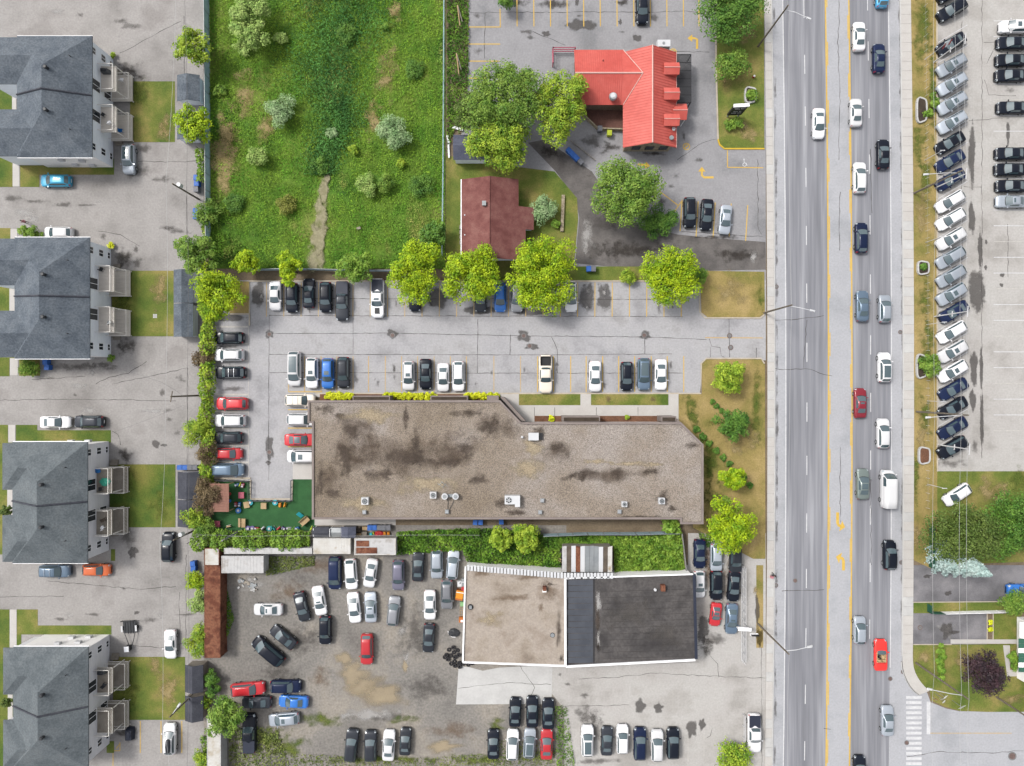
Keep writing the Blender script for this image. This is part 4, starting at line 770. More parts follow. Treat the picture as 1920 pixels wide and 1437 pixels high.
# garage with one beige and one black roof
def garage():
    Z = 3.9; t = thing('garage', 'low garage with a beige roof half and a black roof half', 'garage', (*P2(1085, 1160), 0))
    A = PP([(873, 1063), (1057, 1075), (1059, 1247), (868, 1240)], Z); B = PP([(1058.6, 1086), (1299, 1077), (1303, 1236), (1060.5, 1248)], Z)
    sh = lambda P, k: [(p[0] + (sum(q[0] for q in P) / 4 - p[0]) * k, p[1] + (sum(q[1] for q in P) / 4 - p[1]) * k) for p in P]
    MB().prism(sh(A, .012), 0, Z - .2).build('wall', MATS['stucco'], t); MB().prism(sh(B, .012), 0, Z - .2).build('wall', MATS['stucco'], t)
    ra = MB().prism(A, Z - .2, Z).build('roof', MATS['roof_beige'], t, label='beige gravel roof half'); rb = MB().prism(B, Z - .2, Z - .02).build('roof', MATS['roof_black'], t, label='black felt roof half')
    def edge(a, b, w, h, mat, par, z=Z, off=0.):
        (xa, ya), (xb, yb) = P2(*a, z), P2(*b, z); d = math.hypot(xb - xa, yb - ya); an = math.atan2(yb - ya, xb - xa)
        MB().obox(((xa + xb) / 2 - math.sin(an) * off, (ya + yb) / 2 + math.cos(an) * off, z - .1), (d, w, h), an).build('parapet', MATS[mat], par)
    edge((873, 1062), (868, 1241), .22, .35, 'white_trim', ra); edge((868, 1241), (1059, 1248), .22, .37, 'white_trim', ra); edge((1059.5, 1085), (1060, 1249), .3, .45, 'white_trim', ra)
    edge((1061, 1249.5), (1303, 1237), .26, .33, 'white_trim', rb); edge((1060, 1084.5), (1299, 1076.5), .18, .3, 'white_trim', rb); edge((1301.5, 1077), (1305.5, 1236), .42, .14, 'cloth_navy', rb)
    m = MB(); n = 44                                                                      # corrugated white flashing on the north edge
    for i in range(n):
        x = 875 + 275 * i / n; y = 1060 + 15 * min(1, (x - 875) / 182) ; a, b = P2(x, y, Z + .2), P2(x, y + 10, Z + .2); m.obox(((a[0] + b[0]) / 2 + .25, (a[1] + b[1]) / 2, Z + .1), (.36, .85, .1 + .05 * (i % 2)), 0)
    m.build('flashing', MATS['metal_white'], ra)
    for x in (1063, 1112.5): MB().prism(PP(rect(x, 1087, x + 2.4, 1246), Z), Z - .02, Z - .008).build('seam_strip', MATS['sign_black'], rb)
    for i in range(14):                                                                  # membrane sheets with lapped joints
        y = 1088 + i * 11.2
        if y < 1238: MB().prism(PP([(1064, y), (1112, y - 1), (1112, y + 9.6), (1064, y + 9.9)], Z), Z - .02, Z - .012 + .003 * (i % 3)).build('roof_sheet', MATS['membrane'], rb)
    for i in range(1, 14): crack(rb, [(1124, 1084 + i * 11), (1200, 1082 + i * 11), (1298, 1079 + i * 11)], 0.45, 'crack_dark', .4, Z - .004)
    for x, y, rx, ry, k in ((1121, 1160, 6, 70, 'roof'), (1122, 1130, 6, 26, 'pale'), (1122, 1195, 5, 20, 'pale'), (1122, 1215, 5, 14, 'dark'), (1180, 1150, 60, 40, 'soft'), (1250, 1190, 40, 30, 'soft')): blob(x, y, rx, ry, k, rb, Z - .002)
    for x, y, rx, ry, k in ((1030, 1110, 24, 22, 'brown'), (990, 1082, 60, 7, 'brown'), (960, 1120, 40, 8, 'brown'), (1048, 1180, 7, 50, 'roof'), (900, 1075, 26, 8, 'brown'), (1014, 1140, 8, 10, 'brown'), (1030, 1096, 16, 7, 'dark'), (920, 1160, 30, 20, 'tan'), (1052, 1236, 7, 10, 'dark')): blob(x, y, rx, ry, k, ra, Z + .006 + x % 5 * .0008)
    X, Yc = P2(882, 1139, 4.1); MB().cyl((X, Yc, Z), .42, .1, 14).build('vent_curb', MATS['rubber'], ra); MB().obox((X, Yc, Z + .1), (.42, .48, .2)).build('roof_vent', MATS['metal_grey'], ra)
    X, Yc = P2(1036, 1192, 4.1); o = MB().cyl((X, Yc, Z), .36, .08, 14).build('skylight', MATS['rubber'], ra); MB().cyl((X, Yc, Z + .08), .3, .04, 14).build('dome', MATS['metal_grey'], o)
    X, Yc = P2(1021, 1104, 4.4); c = MB().box(X - .25, X + .25, Yc - .3, Yc + .3, Z, Z + .7).build('chimney', MATS['rust'], ra); MB().box(X - .3, X + .3, Yc - .62, Yc - .3, Z, Z + .3).build('chimney_flashing', MATS['stucco'], c)
    X, Yc = P2(1243, 1102, 4.4); c = MB().box(X - .3, X + .3, Yc - .5, Yc + .4, Z, Z + .8).build('chimney', MATS['rust'], rb); X, Yc = P2(1229, 1107, 4.3); MB().cyl((X, Yc, Z), .2, .35, 10).build('vent_pipe', MATS['metal_white'], rb)
    for i in range(3):
        x, y = P2(1100 + i * 70, 1243 - i * 4, Z); MB().obox((x, y + .03, .02), (3.0, .12, 2.9), math.atan2(12, 240)).build('garage_door', MATS['metal_white'], t)
garage()
t = thing('lean_to', 'shed with rusty white corrugated roof sheets among the green vines', 'shed', (*P2(1100, 1050), 0)); Z = 3.0
(xa, ya), (xb, yb) = P2(1054, 1024, Z), P2(1148, 1073, Z); MB().box(xa + .15, xb - .15, yb + .1, ya - .15, 0, Z - .05).build('wall', MATS['wood_grey'], t)
for i in range(11):
    x0, x1 = xa + (xb - xa) * i / 11, xa + (xb - xa) * (i + 1) / 11 - .03
    MB().slab([(x0, yb, Z - .02 + .02 * (i % 2)), (x1, yb, Z - .02 + .02 * (i % 2)), (x1, ya + random.uniform(-.15, .1), Z + .2 + .02 * (i % 2)), (x0, ya + random.uniform(-.15, .1), Z + .2 + .02 * (i % 2))], .04).build('roof_sheet', MATS[('container_white', 'wood_dark', 'metal_white', 'rust', 'metal_white', 'metal_grey', 'metal_grey', 'metal_grey', 'metal_white', 'wood_dark', 'rust_white')[i]], t)
# containers
def container(px0, py0, px1, py1, z, roofmat, wallmat, label, panels=(), nr=12):
    (x0, y1), (x1, y0) = P2(px0, py0, z), P2(px1, py1, z); t = thing('shipping_container', label, 'container', ((x0 + x1) / 2, (y0 + y1) / 2, 0))
    lx = x1 - x0 > y1 - y0; w = MB().box(x0 + .06, x1 - .06, y0 + .06, y1 - .06, .1, z - .1)
    for i in range(nr * 2):                                                              # corrugated sides
        if lx: a = x0 + .2 + (x1 - x0 - .4) * i / (nr * 2); [w.box(a, a + .1, yy, yy + .05, .25, z - .2) for yy in (y0 + .01, y1 - .06)]
        else: a = y0 + .2 + (y1 - y0 - .4) * i / (nr * 2); [w.box(xx, xx + .05, a, a + .1, .25, z - .2) for xx in (x0 + .01, x1 - .06)]
    w.build('wall', MATS[wallmat], t)
    r = MB().box(x0 + .1, x1 - .1, y0 + .1, y1 - .1, z - .1, z - .03)
    for i in range(nr):
        if lx: a = x0 + .2 + (x1 - x0 - .5) * i / nr; r.box(a, a + (x1 - x0) / nr * .5, y0 + .15, y1 - .15, z - .03, z - .01)
        else: a = y0 + .2 + (y1 - y0 - .5) * i / nr; r.box(x0 + .15, x1 - .15, a, a + (y1 - y0) / nr * .5, z - .03, z - .01)
    ro = r.build('roof', MATS[roofmat], t)
    f = MB()
    for xx in (x0, x1 - .1): f.box(xx, xx + .1, y0, y1, z - .14, z)
    for yy in (y0, y1 - .1): f.box(x0 + .1, x1 - .1, yy, yy + .1, z - .14, z - .004)
    for xx in (x0, x1 - .1):
        for yy in (y0, y1 - .1): f.box(xx, xx + .1, yy, yy + .1, 0, z - .14)
    f.build('frame', MATS[wallmat], t)
    for a, b, c, d, mt in panels: (xa, yb_), (xc, yd) = P2(a, b, z), P2(c, d, z); MB().box(xa, xc, yd, yb_, z + .0, z + .06).build('sheet', MATS[mt], ro)
    return t
container(420, 1028, 585, 1039, 2.7, 'container_white', 'container_white', 'long white trailer half covered by the vine hedge')
container(415, 1043, 494, 1075, 2.6, 'container_white', 'container_white', 'dirty white container left end of the gravel yard')
container(587, 1010, 657, 1039, 2.6, 'rust_white', 'rust_white', 'rust-stained cream container between the sheds and the parked cars')
container(664, 1010, 742, 1041, 2.6, 'container_white', 'rust_white', 'white container with two rust-red sheets on its roof', [(668, 1014, 692, 1025, 'rust'), (668, 1027, 707, 1038, 'rust')])
container(383, 1028, 411, 1061, 2.6, 'rust_white', 'rust', 'cream-topped container at the corner of the vine hedge')
container(383, 1062, 413, 1234, 2.7, 'rust', 'rust', 'long rusty brown container along the left edge of the gravel yard', nr=24)
container(388, 1344, 414, 1470, 2.6, 'rust_white', 'container_white', 'long white container at the lower left of the gravel yard, under a tree', nr=18)
# play shed
t = thing('play_shed', 'open play shed with a pinkish brown plank roof on the green turf', 'play shed', (*P2(412, 933), 0)); (xa, ya), (xb, yb) = P2(392, 907, 2.2), P2(429, 960, 2.2)
for i in range(11): y0 = yb + (ya - yb) * i / 11; MB().box(xa, xb, y0, y0 + (ya - yb) / 11 - .02, 2.1, 2.2).build('plank', MATS['deck_pink'], t)
for x in (xa + .1, xb - .1):
    for y in (yb + .1, ya - .1): MB().box(x - .06, x + .06, y - .06, y + .06, 0, 2.1).build('post', MATS['wood_tan'], t)
# white house at the right edge: only its roof corner and green awning show
t = thing('bungalow', 'white bungalow with a green striped awning cut off by the right edge', 'house', (*P2(1950, 1215), 0))
(xa, ya), (xb, yb) = P2(1912, 1167, 3.), P2(2100, 1290, 3.)
MB().box(P2(1934, 0, 3.)[0], xb, yb + .2, ya - .2, 0, 2.9).build('wall', MATS['stucco'], t); MB().prism(PP([(1912, 1167), (2100, 1165), (2100, 1330), (1931, 1330), (1931, 1200), (1912, 1196)], 3.), 2.9, 3.1).build('roof', MATS['white_trim'], t)
for i in range(7):
    y0, y1 = 1198 + i * 9, 1198 + (i + 1) * 9 - .4
    MB().slab([(*P2(1910, y1, 2.2), 2.2), (*P2(1934, y1, 2.95), 2.95), (*P2(1934, y0, 2.95), 2.95), (*P2(1910, y0, 2.2), 2.2)], .04).build('awning_strip', MATS['fence_green' if i not in (2, 5) else 'white_trim'], t)
# ------------------------------------------------------------ vehicles
def paint(name, c, metal=0., spec=.35, rough=.35):
    m = bpy.data.materials.new('paint_' + name); m.use_nodes = True; b = m.node_tree.nodes['Principled BSDF']
    nt = m.node_tree; oi = nd(nt, 'ShaderNodeObjectInfo'); hsv = nd(nt, 'ShaderNodeHueSaturation'); mr = nd(nt, 'ShaderNodeMapRange'); mr.inputs['To Min'].default_value = .82; mr.inputs['To Max'].default_value = 1.15; hsv.inputs['Color'].default_value = (*c, 1)
    nt.links.new(oi.outputs['Random'], mr.inputs['Value']); nt.links.new(mr.outputs[0], hsv.inputs['Value']); nt.links.new(hsv.outputs[0], b.inputs['Base Color']); b.inputs['Metallic'].default_value = metal; b.inputs['Roughness'].default_value = rough
    b.inputs['Specular IOR Level'].default_value = spec if sum(c) > .2 else .16; b.inputs['Coat Weight'].default_value = .5 if sum(c) > .2 else .22; b.inputs['Coat Roughness'].default_value = .06; b.inputs['Coat IOR'].default_value = 1.35
    return m
PAINT = {n: paint(n, c, mt) for n, c, mt in (('white', (.50, .50, .51), 0), ('black', (.005, .007, .013), 0), ('navy', (.007, .013, .040), .1), ('silver', (.30, .33, .37), .35), ('grey', (.17, .175, .19), .3), ('charcoal', (.024, .027, .034), .2), ('red', (.36, .018, .024), 0), ('dark red', (.17, .012, .022), .1),
     ('blue', (.02, .11, .36), .1), ('slate blue', (.09, .13, .18), .3), ('orange', (.52, .11, .03), 0), ('cream', (.55, .50, .43), 0), ('bright blue', (.03, .26, .42), .1), ('scarlet', (.62, .025, .02), 0), ('grey-green', (.14, .17, .16), .3), ('sky blue', (.06, .28, .48), 0), ('mauve grey', (.13, .125, .17), .3))}
def smooth_interp(x, xs, ys): return float(np.interp(x, xs, ys))
KIND = {  # L, W, belt z profile [(u,z)], cabin stations (A,B,C,D) in u, roof z, roof width, base width
    'sedan': dict(L=4.7, W=1.84, top=[(-.5, .80), (-.46, .98), (-.32, 1.02), (.20, .98), (.40, .86), (.47, .74), (.5, .58)], st=(.215, .05, -.165, -.335), zr=1.43, rw=.66, bw=.90, bump=.30),
    'hatch': dict(L=4.25, W=1.80, top=[(-.5, .85), (-.47, 1.0), (-.3, 1.02), (.22, 1.0), (.40, .90), (.47, .78), (.5, .6)], st=(.235, .07, -.36, -.462), zr=1.49, rw=.68, bw=.90),
    'suv': dict(L=4.65, W=1.88, top=[(-.5, .95), (-.47, 1.1), (-.3, 1.12), (.20, 1.1), (.41, 1.0), (.47, .88), (.5, .65)], st=(.225, .09, -.385, -.465), zr=1.68, rw=.70, bw=.92),
    'minivan': dict(L=5.1, W=1.98, top=[(-.5, .95), (-.47, 1.05), (-.3, 1.08), (.28, 1.06), (.42, .95), (.48, .8), (.5, .62)], st=(.315, .15, -.40, -.478), zr=1.75, rw=.74, bw=.93),
    'pickup': dict(L=5.75, W=2.0, top=[(-.5, 1.08), (-.3, 1.08), (-.18, 1.16), (.2, 1.16), (.42, 1.08), (.48, .98), (.5, .7)], st=(.185, .085, -.115, -.165), zr=1.85, rw=.72, bw=.92),
    'van': dict(L=5.7, W=2.02, top=[(-.5, 1.1), (-.4, 1.2), (.30, 1.2), (.42, 1.1), (.48, .95), (.5, .7)], st=(.385, .285, -.485, -.495), zr=2.15, rw=.84, bw=.95),
    'coupe': dict(L=4.2, W=1.78, top=[(-.5, .75), (-.46, .92), (-.3, .95), (.15, .88), (.38, .76), (.46, .64), (.5, .5)], st=(.17, .0, -.16, -.34), zr=1.26, rw=.62, bw=.86),
    'convertible': dict(L=4.75, W=1.9, top=[(-.5, .70), (-.46, .90), (-.25, .93), (.15, .88), (.38, .78), (.46, .66), (.5, .5)], st=(.14, .05, -.16, -.3), zr=1.18, rw=.66, bw=.84)}
def car_meshes(kind):
    k = KIND[kind]; L, Wd, zr = k['L'], k['W'], k['zr']; hw0 = Wd / 2; us, zs = zip(*k['top']); A, B, Cc, D = (q * L for q in k['st']); out = []
    def hw(u):
        a = abs(u) * 2; cut = .72
        return hw0 * (1 - (.30 if u > 0 else .20) * (max(0, a - cut) / (1 - cut)) ** 2.4)
    def zt(u): return smooth_interp(u, us, zs)
    U = [-.5, -.488, -.465, -.43, -.38, -.30, -.22, -.12, 0, .1, .2, .28, .35, .40, .44, .47, .488, .5]
    prof = [(.80, .20, 0), (.95, .26, 0), (1., .45, 0), (1., .66, 0), (.985, .86, 1), (.93, .97, 1), (.80, 1.0, 1), (.4, 1.0, 2), (0., 1.0, 2)]
    b = MB(); n = 2 * len(prof) - 1
    for u in U:
        w, z = hw(u), zt(u); sec = []
        for f, h, q in prof:
            zz = (.2 + (h - .2) / .8 * (z - .2)) if h > .2 else .2
            if q == 2: zz += .035 * (1 - f)
            sec.append((w * f, zz))
        ring = [(u * L, y, zz) for y, zz in sec] + [(u * L, -y, zz) for y, zz in sec[-2::-1]]; b.v += ring
    b.f = [(i * n + j, i * n + j + 1, (i + 1) * n + j + 1, (i + 1) * n + j) for i in range(len(U) - 1) for j in range(n - 1)]
    b.f += [tuple(range(n))[::-1], tuple((len(U) - 1) * n + j for j in range(n))]
    if kind == 'pickup':                              # open load bed: cut the deck faces away, line it
        b.f = [f for f in b.f if not (len(f) == 4 and all(-.482 * L < b.v[q][0] < -.17 * L and abs(b.v[q][1]) < hw0 * .81 and b.v[q][2] > 1.0 for q in f))]
    if kind == 'convertible': b.f = [f for f in b.f if not (len(f) == 4 and all(-.24 * L < b.v[q][0] < .12 * L and abs(b.v[q][1]) < hw0 * .81 and b.v[q][2] > .8 for q in f))]
    bw, rw = k['bw'] * hw0, k['rw'] * hw0
    def F(s, v):                                      # cabin upper surface: s 0..3 over stations, v -1..1 across
        st = [A, B, Cc, D]; i = min(int(s), 2); t = s - i
        x = st[i] + (st[i + 1] - st[i]) * t
        zb = lambda q: zt(q / L) + .03
        zt_ = [zb(A), zr - .02, zr - .04, zb(D)]; wv = [bw * .93, rw, rw * .97, bw * .86]
        z = zt_[i] + (zt_[i + 1] - zt_[i]) * t; w = wv[i] + (wv[i + 1] - wv[i]) * t
        if i == 1: z += .045 * math.sin(math.pi * t)
        crown = .035 if 1 <= s <= 2 else .035 * min(1, (s if s < 1 else 3 - s))
        x += (.16 * (1 - v * v) * (1 - s) if s < 1 else 0) + (.10 * (1 - v * v) * (s - 2) * -1 if s > 2 else 0)
        return Vector((x, v * w, z + crown * (1 - v * v)))
    def Gs(s, h, sd):                                 # cabin side: h 0 belt .. 1 roof edge
        top = F(s, sd); i = min(int(s), 2); x = top.x; base = Vector((x, sd * bw * (.985 if s < 2.4 else .95), zt(x / L) - .01))
        return base + (top - base) * h
    def grid(fn, a0, a1, na, b0, b1, nb, off):
        m = MB(); 
        for i in range(na + 1):
            for j in range(nb + 1):
                p = fn(a0 + (a1 - a0) * i / na, b0 + (b1 - b0) * j / nb); m.v.append((p.x + off[0], p.y + off[1], p.z + off[2]))
        m.f = [(i * (nb + 1) + j, (i + 1) * (nb + 1) + j, (i + 1) * (nb + 1) + j + 1, i * (nb + 1) + j + 1) for i in range(na) for j in range(nb)]
        a, c, d = (Vector(m.v[q]) for q in m.f[0][:3]); nn = (c - a).cross(d - a)
        if nn.dot(Vector(off) + Vector((0, 0, .001))) < 0: m.f = [f[::-1] for f in m.f]
        return m
    if kind != 'convertible':
        S_ = [0, .5, 1, 1.25, 1.5, 1.75, 2, 2.5, 3]; V = [-1, -.6, -.2, .2, .6, 1]; c0 = len(b.v); nv = len(V) + 2
        for s in S_:
            b.v += [tuple(Gs(s, 0, -1) - Vector((0, 0, .05)))] + [tuple(F(s, v)) for v in V] + [tuple(Gs(s, 0, 1) - Vector((0, 0, .05)))]
        b.f += [(c0 + i * nv + j, c0 + i * nv + j + 1, c0 + (i + 1) * nv + j + 1, c0 + (i + 1) * nv + j) for i in range(len(S_) - 1) for j in range(nv - 1)]
    out.append(('body', b, None))
    if kind != 'convertible':
        out.append(('windscreen', grid(F, .05, .95, 4, -.93, .93, 6, (.012, 0, .014)), 'car_glass'))
        if kind != 'van': out.append(('rear_window', grid(F, 2.1, 2.88, 3, -.86, .86, 5, (-.010, 0, .012)), 'car_glass'))
        hi = 2.05 if kind in ('sedan', 'coupe') else 2.35 if kind != 'pickup' else 1.95
        for sd in (-1, 1): out.append(('side_window', grid(lambda s, h, sd=sd: Gs(s, h, sd), .55, 1.25 if kind == 'van' else hi, 6, .14, .88, 2, (0, .014 * sd, .008)), 'car_glass'))
        m = grid(F, -.03, .05, 1, -.93, .93, 6, (.01, 0, .008)); out.append(('cowl', m, 'car_black'))
    else:
        fr = grid(F, .02, .95, 3, -.93, .93, 6, (0, 0, .0)); out.append(('windscreen', fr, 'car_glass'))
        x0, x1 = -.235 * L, .118 * L; m = MB(); m.box(x0, x1, -.62, .62, .42, .46); m.box(x0, x0 + .1, -.68, .68, .46, .93); m.box(x1 - .3, x1, -.66, .66, .46, .86)
        for s in (-1, 1): m.box(x0, x1, s * .68 - .05, s * .68 + .05, .46, .90)
        out.append(('interior', m, 'leather'))
        for s in (-.34, .34):
            m = MB(); m.box(-.6, -.05, s - .25, s + .25, .46, .66); m.obox((-.72, s, .5), (.24, .5, .55), 0, .85); m.obox((-.78, s, 1.0), (.12, .3, .18), 0, .8); out.append(('seat', m, 'leather'))
        m = MB(); m.tube([(.12 + .02 * math.cos(a), .34 + .17 * math.sin(a * .7), .82 + .17 * math.cos(a * .7)) for a in range(10)], .02, 5); out.append(('steering_wheel', m, 'car_black'))
        m = MB(); m.box(-.24 * L - .02, -.24 * L + .05, -.6, .6, .8, .97); out.append(('folded_top', m, 'car_black'))
    R = .34 if kind not in ('pickup', 'van', 'suv') else .38; xf, xr = .305 * L, -.295 * L
    for x in (xf, xr):
        for s in (-1, 1):
            m = MB(); yo = s * (hw0 + .02); nseg = 16; vs = []
            for y, r in ((yo - s * .22, R * .9), (yo - s * .04, R), (yo, R * .92), (yo, R * .62), (yo - s * .03, R * .58)): vs += [(x + r * math.cos(2 * math.pi * q / nseg), y, R + r * math.sin(2 * math.pi * q / nseg)) for q in range(nseg)]
            fs = [(i * nseg + q, i * nseg + (q + 1) % nseg, (i + 1) * nseg + (q + 1) % nseg, (i + 1) * nseg + q) for i in range(4) for q in range(nseg)] + [tuple(range(4 * nseg, 5 * nseg))]
            m.add(vs, fs); out.append(('wheel', m, 'tyre'))
    for s in (-1, 1):
        def lampstrip(u0, u1, f0, f1, h):
            m = MB(); N = 4
            for i in range(N + 1):
                u = u0 + (u1 - u0) * i / N; w = hw(u) + .012
                z = zt(u)
                m.v += [(u * L, s * w * f0, z + .012), (u * L, s * w * f1, z * (.97 if abs(u) < .47 else .94) + .012), (u * L * 1.004, s * (w * 1.0), z - h)]
            m.f = [(3 * i + j, 3 * i + j + 1, 3 * i + j + 4, 3 * i + j + 3) for i in range(N) for j in range(2)]
            return m
        out.append(('headlight', lampstrip(.44, .494, .74, .92, .18), 'lamp_clear'))
        out.append(('tail_light', lampstrip(-.468, -.498, .74, .94, .28), 'lamp_red'))
        m = MB(); m.obox((A - .16 * (kind != 'van'), s * (hw0 + .09), zt(A / L) - .02), (.13, .2, .15), .12 * -s, .85); m.obox((A - .16, s * (hw0 - .02), zt(A / L) + .0), (.06, .16, .05)); out.append(('mirror', m, 'BODY'))
    m = MB(); m.box(.5 * L - .06, .5 * L + .008, -.5 * hw0, .5 * hw0, .34, .52); out.append(('grille', m, 'car_black'))
    m = MB(); m.box(-.5 * L - .006, -.5 * L + .04, -.26, .26, .52, .64); out.append(('number_plate', m, 'white_trim'))
    if kind == 'pickup':
        x0, x1 = -.482 * L, -.172 * L; m = MB(); yw = hw0 * .8; m.box(x0, x1, -yw, yw, .62, .66)
        for s in (-1, 1): m.box(x0, x1, s * yw - .02, s * yw + .02, .66, 1.09)
        m.box(x0, x0 + .04, -yw, yw, .66, 1.08); m.box(x1 - .04, x1, -yw, yw, .66, 1.12); out.append(('load_bed', m, 'car_black'))
    opt = {}
    if kind not in ('convertible',):
        opt['sunroof'] = ('sunroof', grid(F, 1.10, 1.36, 2, -.55, .55, 3, (0, 0, .008)), 'car_glass')
        opt['pano'] = ('glass_roof', grid(F, 1.08, 1.92, 4, -.80, .80, 4, (0, 0, .008)), 'car_glass')
        opt['rails'] = []
        for s in (-1, 1):
            m = MB(); m.tube([tuple(F(q, s * .93) + Vector((0, 0, .02 if q in (1.12, 1.9) else .06))) for q in (1.12, 1.2, 1.5, 1.82, 1.9)], .022, 5); opt['rails'].append(('roof_rail', m, 'car_black'))
        opt['rack'] = []
        for q in (1.25, 1.62):
            m = MB(); m.tube([tuple(F(q, v) + Vector((0, 0, .10))) for v in (-1, 0, 1)], .03, 5); opt['rack'].append(('roof_bar', m, 'chrome'))
        p = F(1.5, -.3); m = MB()
        secs = [(-.95, .12, .1), (-.8, .3, .26), (0, .36, .32), (.8, .30, .24), (1.0, .10, .08)]
        for x, w, h in secs: m.v += [(p.x + x, p.y - w, p.z + .08), (p.x + x, p.y - w * .9, p.z + .08 + h * .7), (p.x + x, p.y, p.z + .08 + h), (p.x + x, p.y + w * .9, p.z + .08 + h * .7), (p.x + x, p.y + w, p.z + .08)]
        m.f = [(i * 5 + j, (i + 1) * 5 + j, (i + 1) * 5 + j + 1, i * 5 + j + 1) for i in range(4) for j in range(4)] + [(0, 1, 2, 3, 4), (24, 23, 22, 21, 20)] + [(i * 5, i * 5 + 4, (i + 1) * 5 + 4, (i + 1) * 5) for i in range(4)]
        opt['box'] = ('roof_box', m, 'cloth_dark')
    if kind == 'pickup':
        m = MB(); m.box(-.485 * L, -.168 * L, -hw0 * .86, hw0 * .86, 1.125, 1.165); opt['cover'] = ('bed_cover', m, 'cloth_navy'); m2 = MB(); m2.box(.25 * L, .40 * L, -.36, .36, 1.17, 1.205); opt['scoop'] = ('bonnet_panel', m2, 'car_black')
    def fin(lst):
        r = []
        for nme, mb, mt in lst: r.append((nme, mb.mesh(kind + '_' + nme, (0, 0, 0), nme in ('body', 'windscreen', 'rear_window', 'wheel', 'roof_box')), mt))
        return r
    base = fin(out); ex = {}
    for q, v in opt.items(): ex[q] = fin(v if isinstance(v, list) else [v])
    for nme, me, mt in base + [x for v in ex.values() for x in v]:
        if mt and mt != 'BODY': me.materials.append(MATS[mt])
        else: me.materials.append(PAINT['white'])
    for nme, me, mt in base:
        if nme == 'wheel':
            me.materials.append(MATS['rim']); me.polygons[len(me.polygons) - 1].material_index = 1
            for q in range(16): me.polygons[len(me.polygons) - 2 - q].material_index = 1
    return base, ex
CARM = {}
ROADZ = .005
def car(px, py, ang, kind, colour, where, opts='', lenpx=None, group=None, glow=None):
    if kind not in CARM: CARM[kind] = car_meshes(kind)
    base, ex = CARM[kind]; k = KIND[kind]
    word = {'suv': 'SUV', 'hatch': 'hatchback', 'van': 'cargo van', 'pickup': 'pickup truck'}.get(kind, kind)
    x, y = P2(px, py, .75)
    e = thing({'suv': 'suv', 'hatch': 'hatchback', 'van': 'cargo_van', 'pickup': 'pickup_truck', 'sedan': 'sedan', 'minivan': 'minivan', 'coupe': 'coupe', 'convertible': 'convertible_car'}[kind], f'{colour} {word} {where}', {'pickup': 'truck', 'van': 'van', 'minivan': 'van'}.get(kind, 'car'), (x, y, ROADZ), math.radians(ang), group, False)
    s = (lenpx * S * 1.005 / k['L']) if lenpx else 1.0
    s = max(.84, min(1.12, s)); e.scale = (s, .5 + .5 * s if s < 1 else 1 + (s - 1) * .3, 1)
    ops = opts.split()
    lst = list(base)
    for o in ops:
        if o in ex: lst += ex[o]
    for nme, me, mt in lst:
        o = bpy.data.objects.new(nme, me); col.objects.link(o); o.parent = e
        if mt is None or mt == 'BODY':
            o.material_slots[0].link = 'OBJECT'; o.material_slots[0].material = PAINT[colour]
    return e
ORD = ['first', 'second', 'third', 'fourth', 'fifth', 'sixth', 'seventh', 'eighth', 'ninth', 'tenth', 'eleventh', 'twelfth', 'thirteenth', 'fourteenth', 'fifteenth', 'sixteenth', 'seventeenth', 'eighteenth', 'nineteenth', 'twentieth', 'twenty-first', 'twenty-second', 'twenty-third', 'twenty-fourth']
g = 'cars driving on the road'
for a in ((1611, 68, 90, 'sedan', 'white', 'near the top in the left northbound lane', '', 54), (1648, 109, 90, 'sedan', 'navy', 'in the right northbound lane near the top', '', 54), (1605, 211, 90, 'sedan', 'white', 'astride the right yellow line, level with the red roof', '', 52), (1535, 232, 270, 'sedan', 'white', 'alone in the southbound lanes', '', 56),
          (1656, 289, 90, 'sedan', 'black', 'in the right northbound lane above the pair side by side', '', 55), (1612, 333, 90, 'hatch', 'white', 'in the left northbound lane above the navy hatchback', '', 57), (1654, -14, 90, 'hatch', 'sky blue', 'cut off by the top edge, in the right northbound lane', '', 55), (1615, 446, 90, 'hatch', 'navy', 'in the left northbound lane, next to the dealer row of white cars', '', 56),
          (1617, 574, 90, 'sedan', 'slate blue', 'left of the silver hatchback driving beside it', '', 57), (1659, 579, 90, 'hatch', 'silver', 'right of the slate blue sedan driving beside it', '', 51), (1658, 689, 90, 'suv', 'white', 'with black glass roof in the right northbound lane', 'pano', 55), (1613, 756, 90, 'sedan', 'dark red', 'in the left northbound lane', 'sunroof', 55),
          (1656, 813, 90, 'hatch', 'white', 'in the right northbound lane just below the dark red sedan', '', 55), (1618, 908, 90, 'sedan', 'grey-green', 'with dark glass roof left of the white cargo van', 'pano', 57), (1664, 917, 90, 'van', 'white', 'in the right northbound lane', '', 70), (1668, 1041, 90, 'suv', 'black', 'in the right northbound lane beside the dark maple', 'rails', 54),
          (1612, 1182, 90, 'hatch', 'silver', 'just ahead of the open red car', '', 51), (1652, 1229, 90, 'convertible', 'scarlet', 'with its top down and tan seats', '', 58), (1664, 1352, 90, 'sedan', 'silver', 'beside the zebra crossing', '', 56), (1612, 1446, 90, 'sedan', 'black', 'cut off by the bottom edge, in the left northbound lane', '', 56)): car(*a, g)
g = 'cars in the angled dealer row'
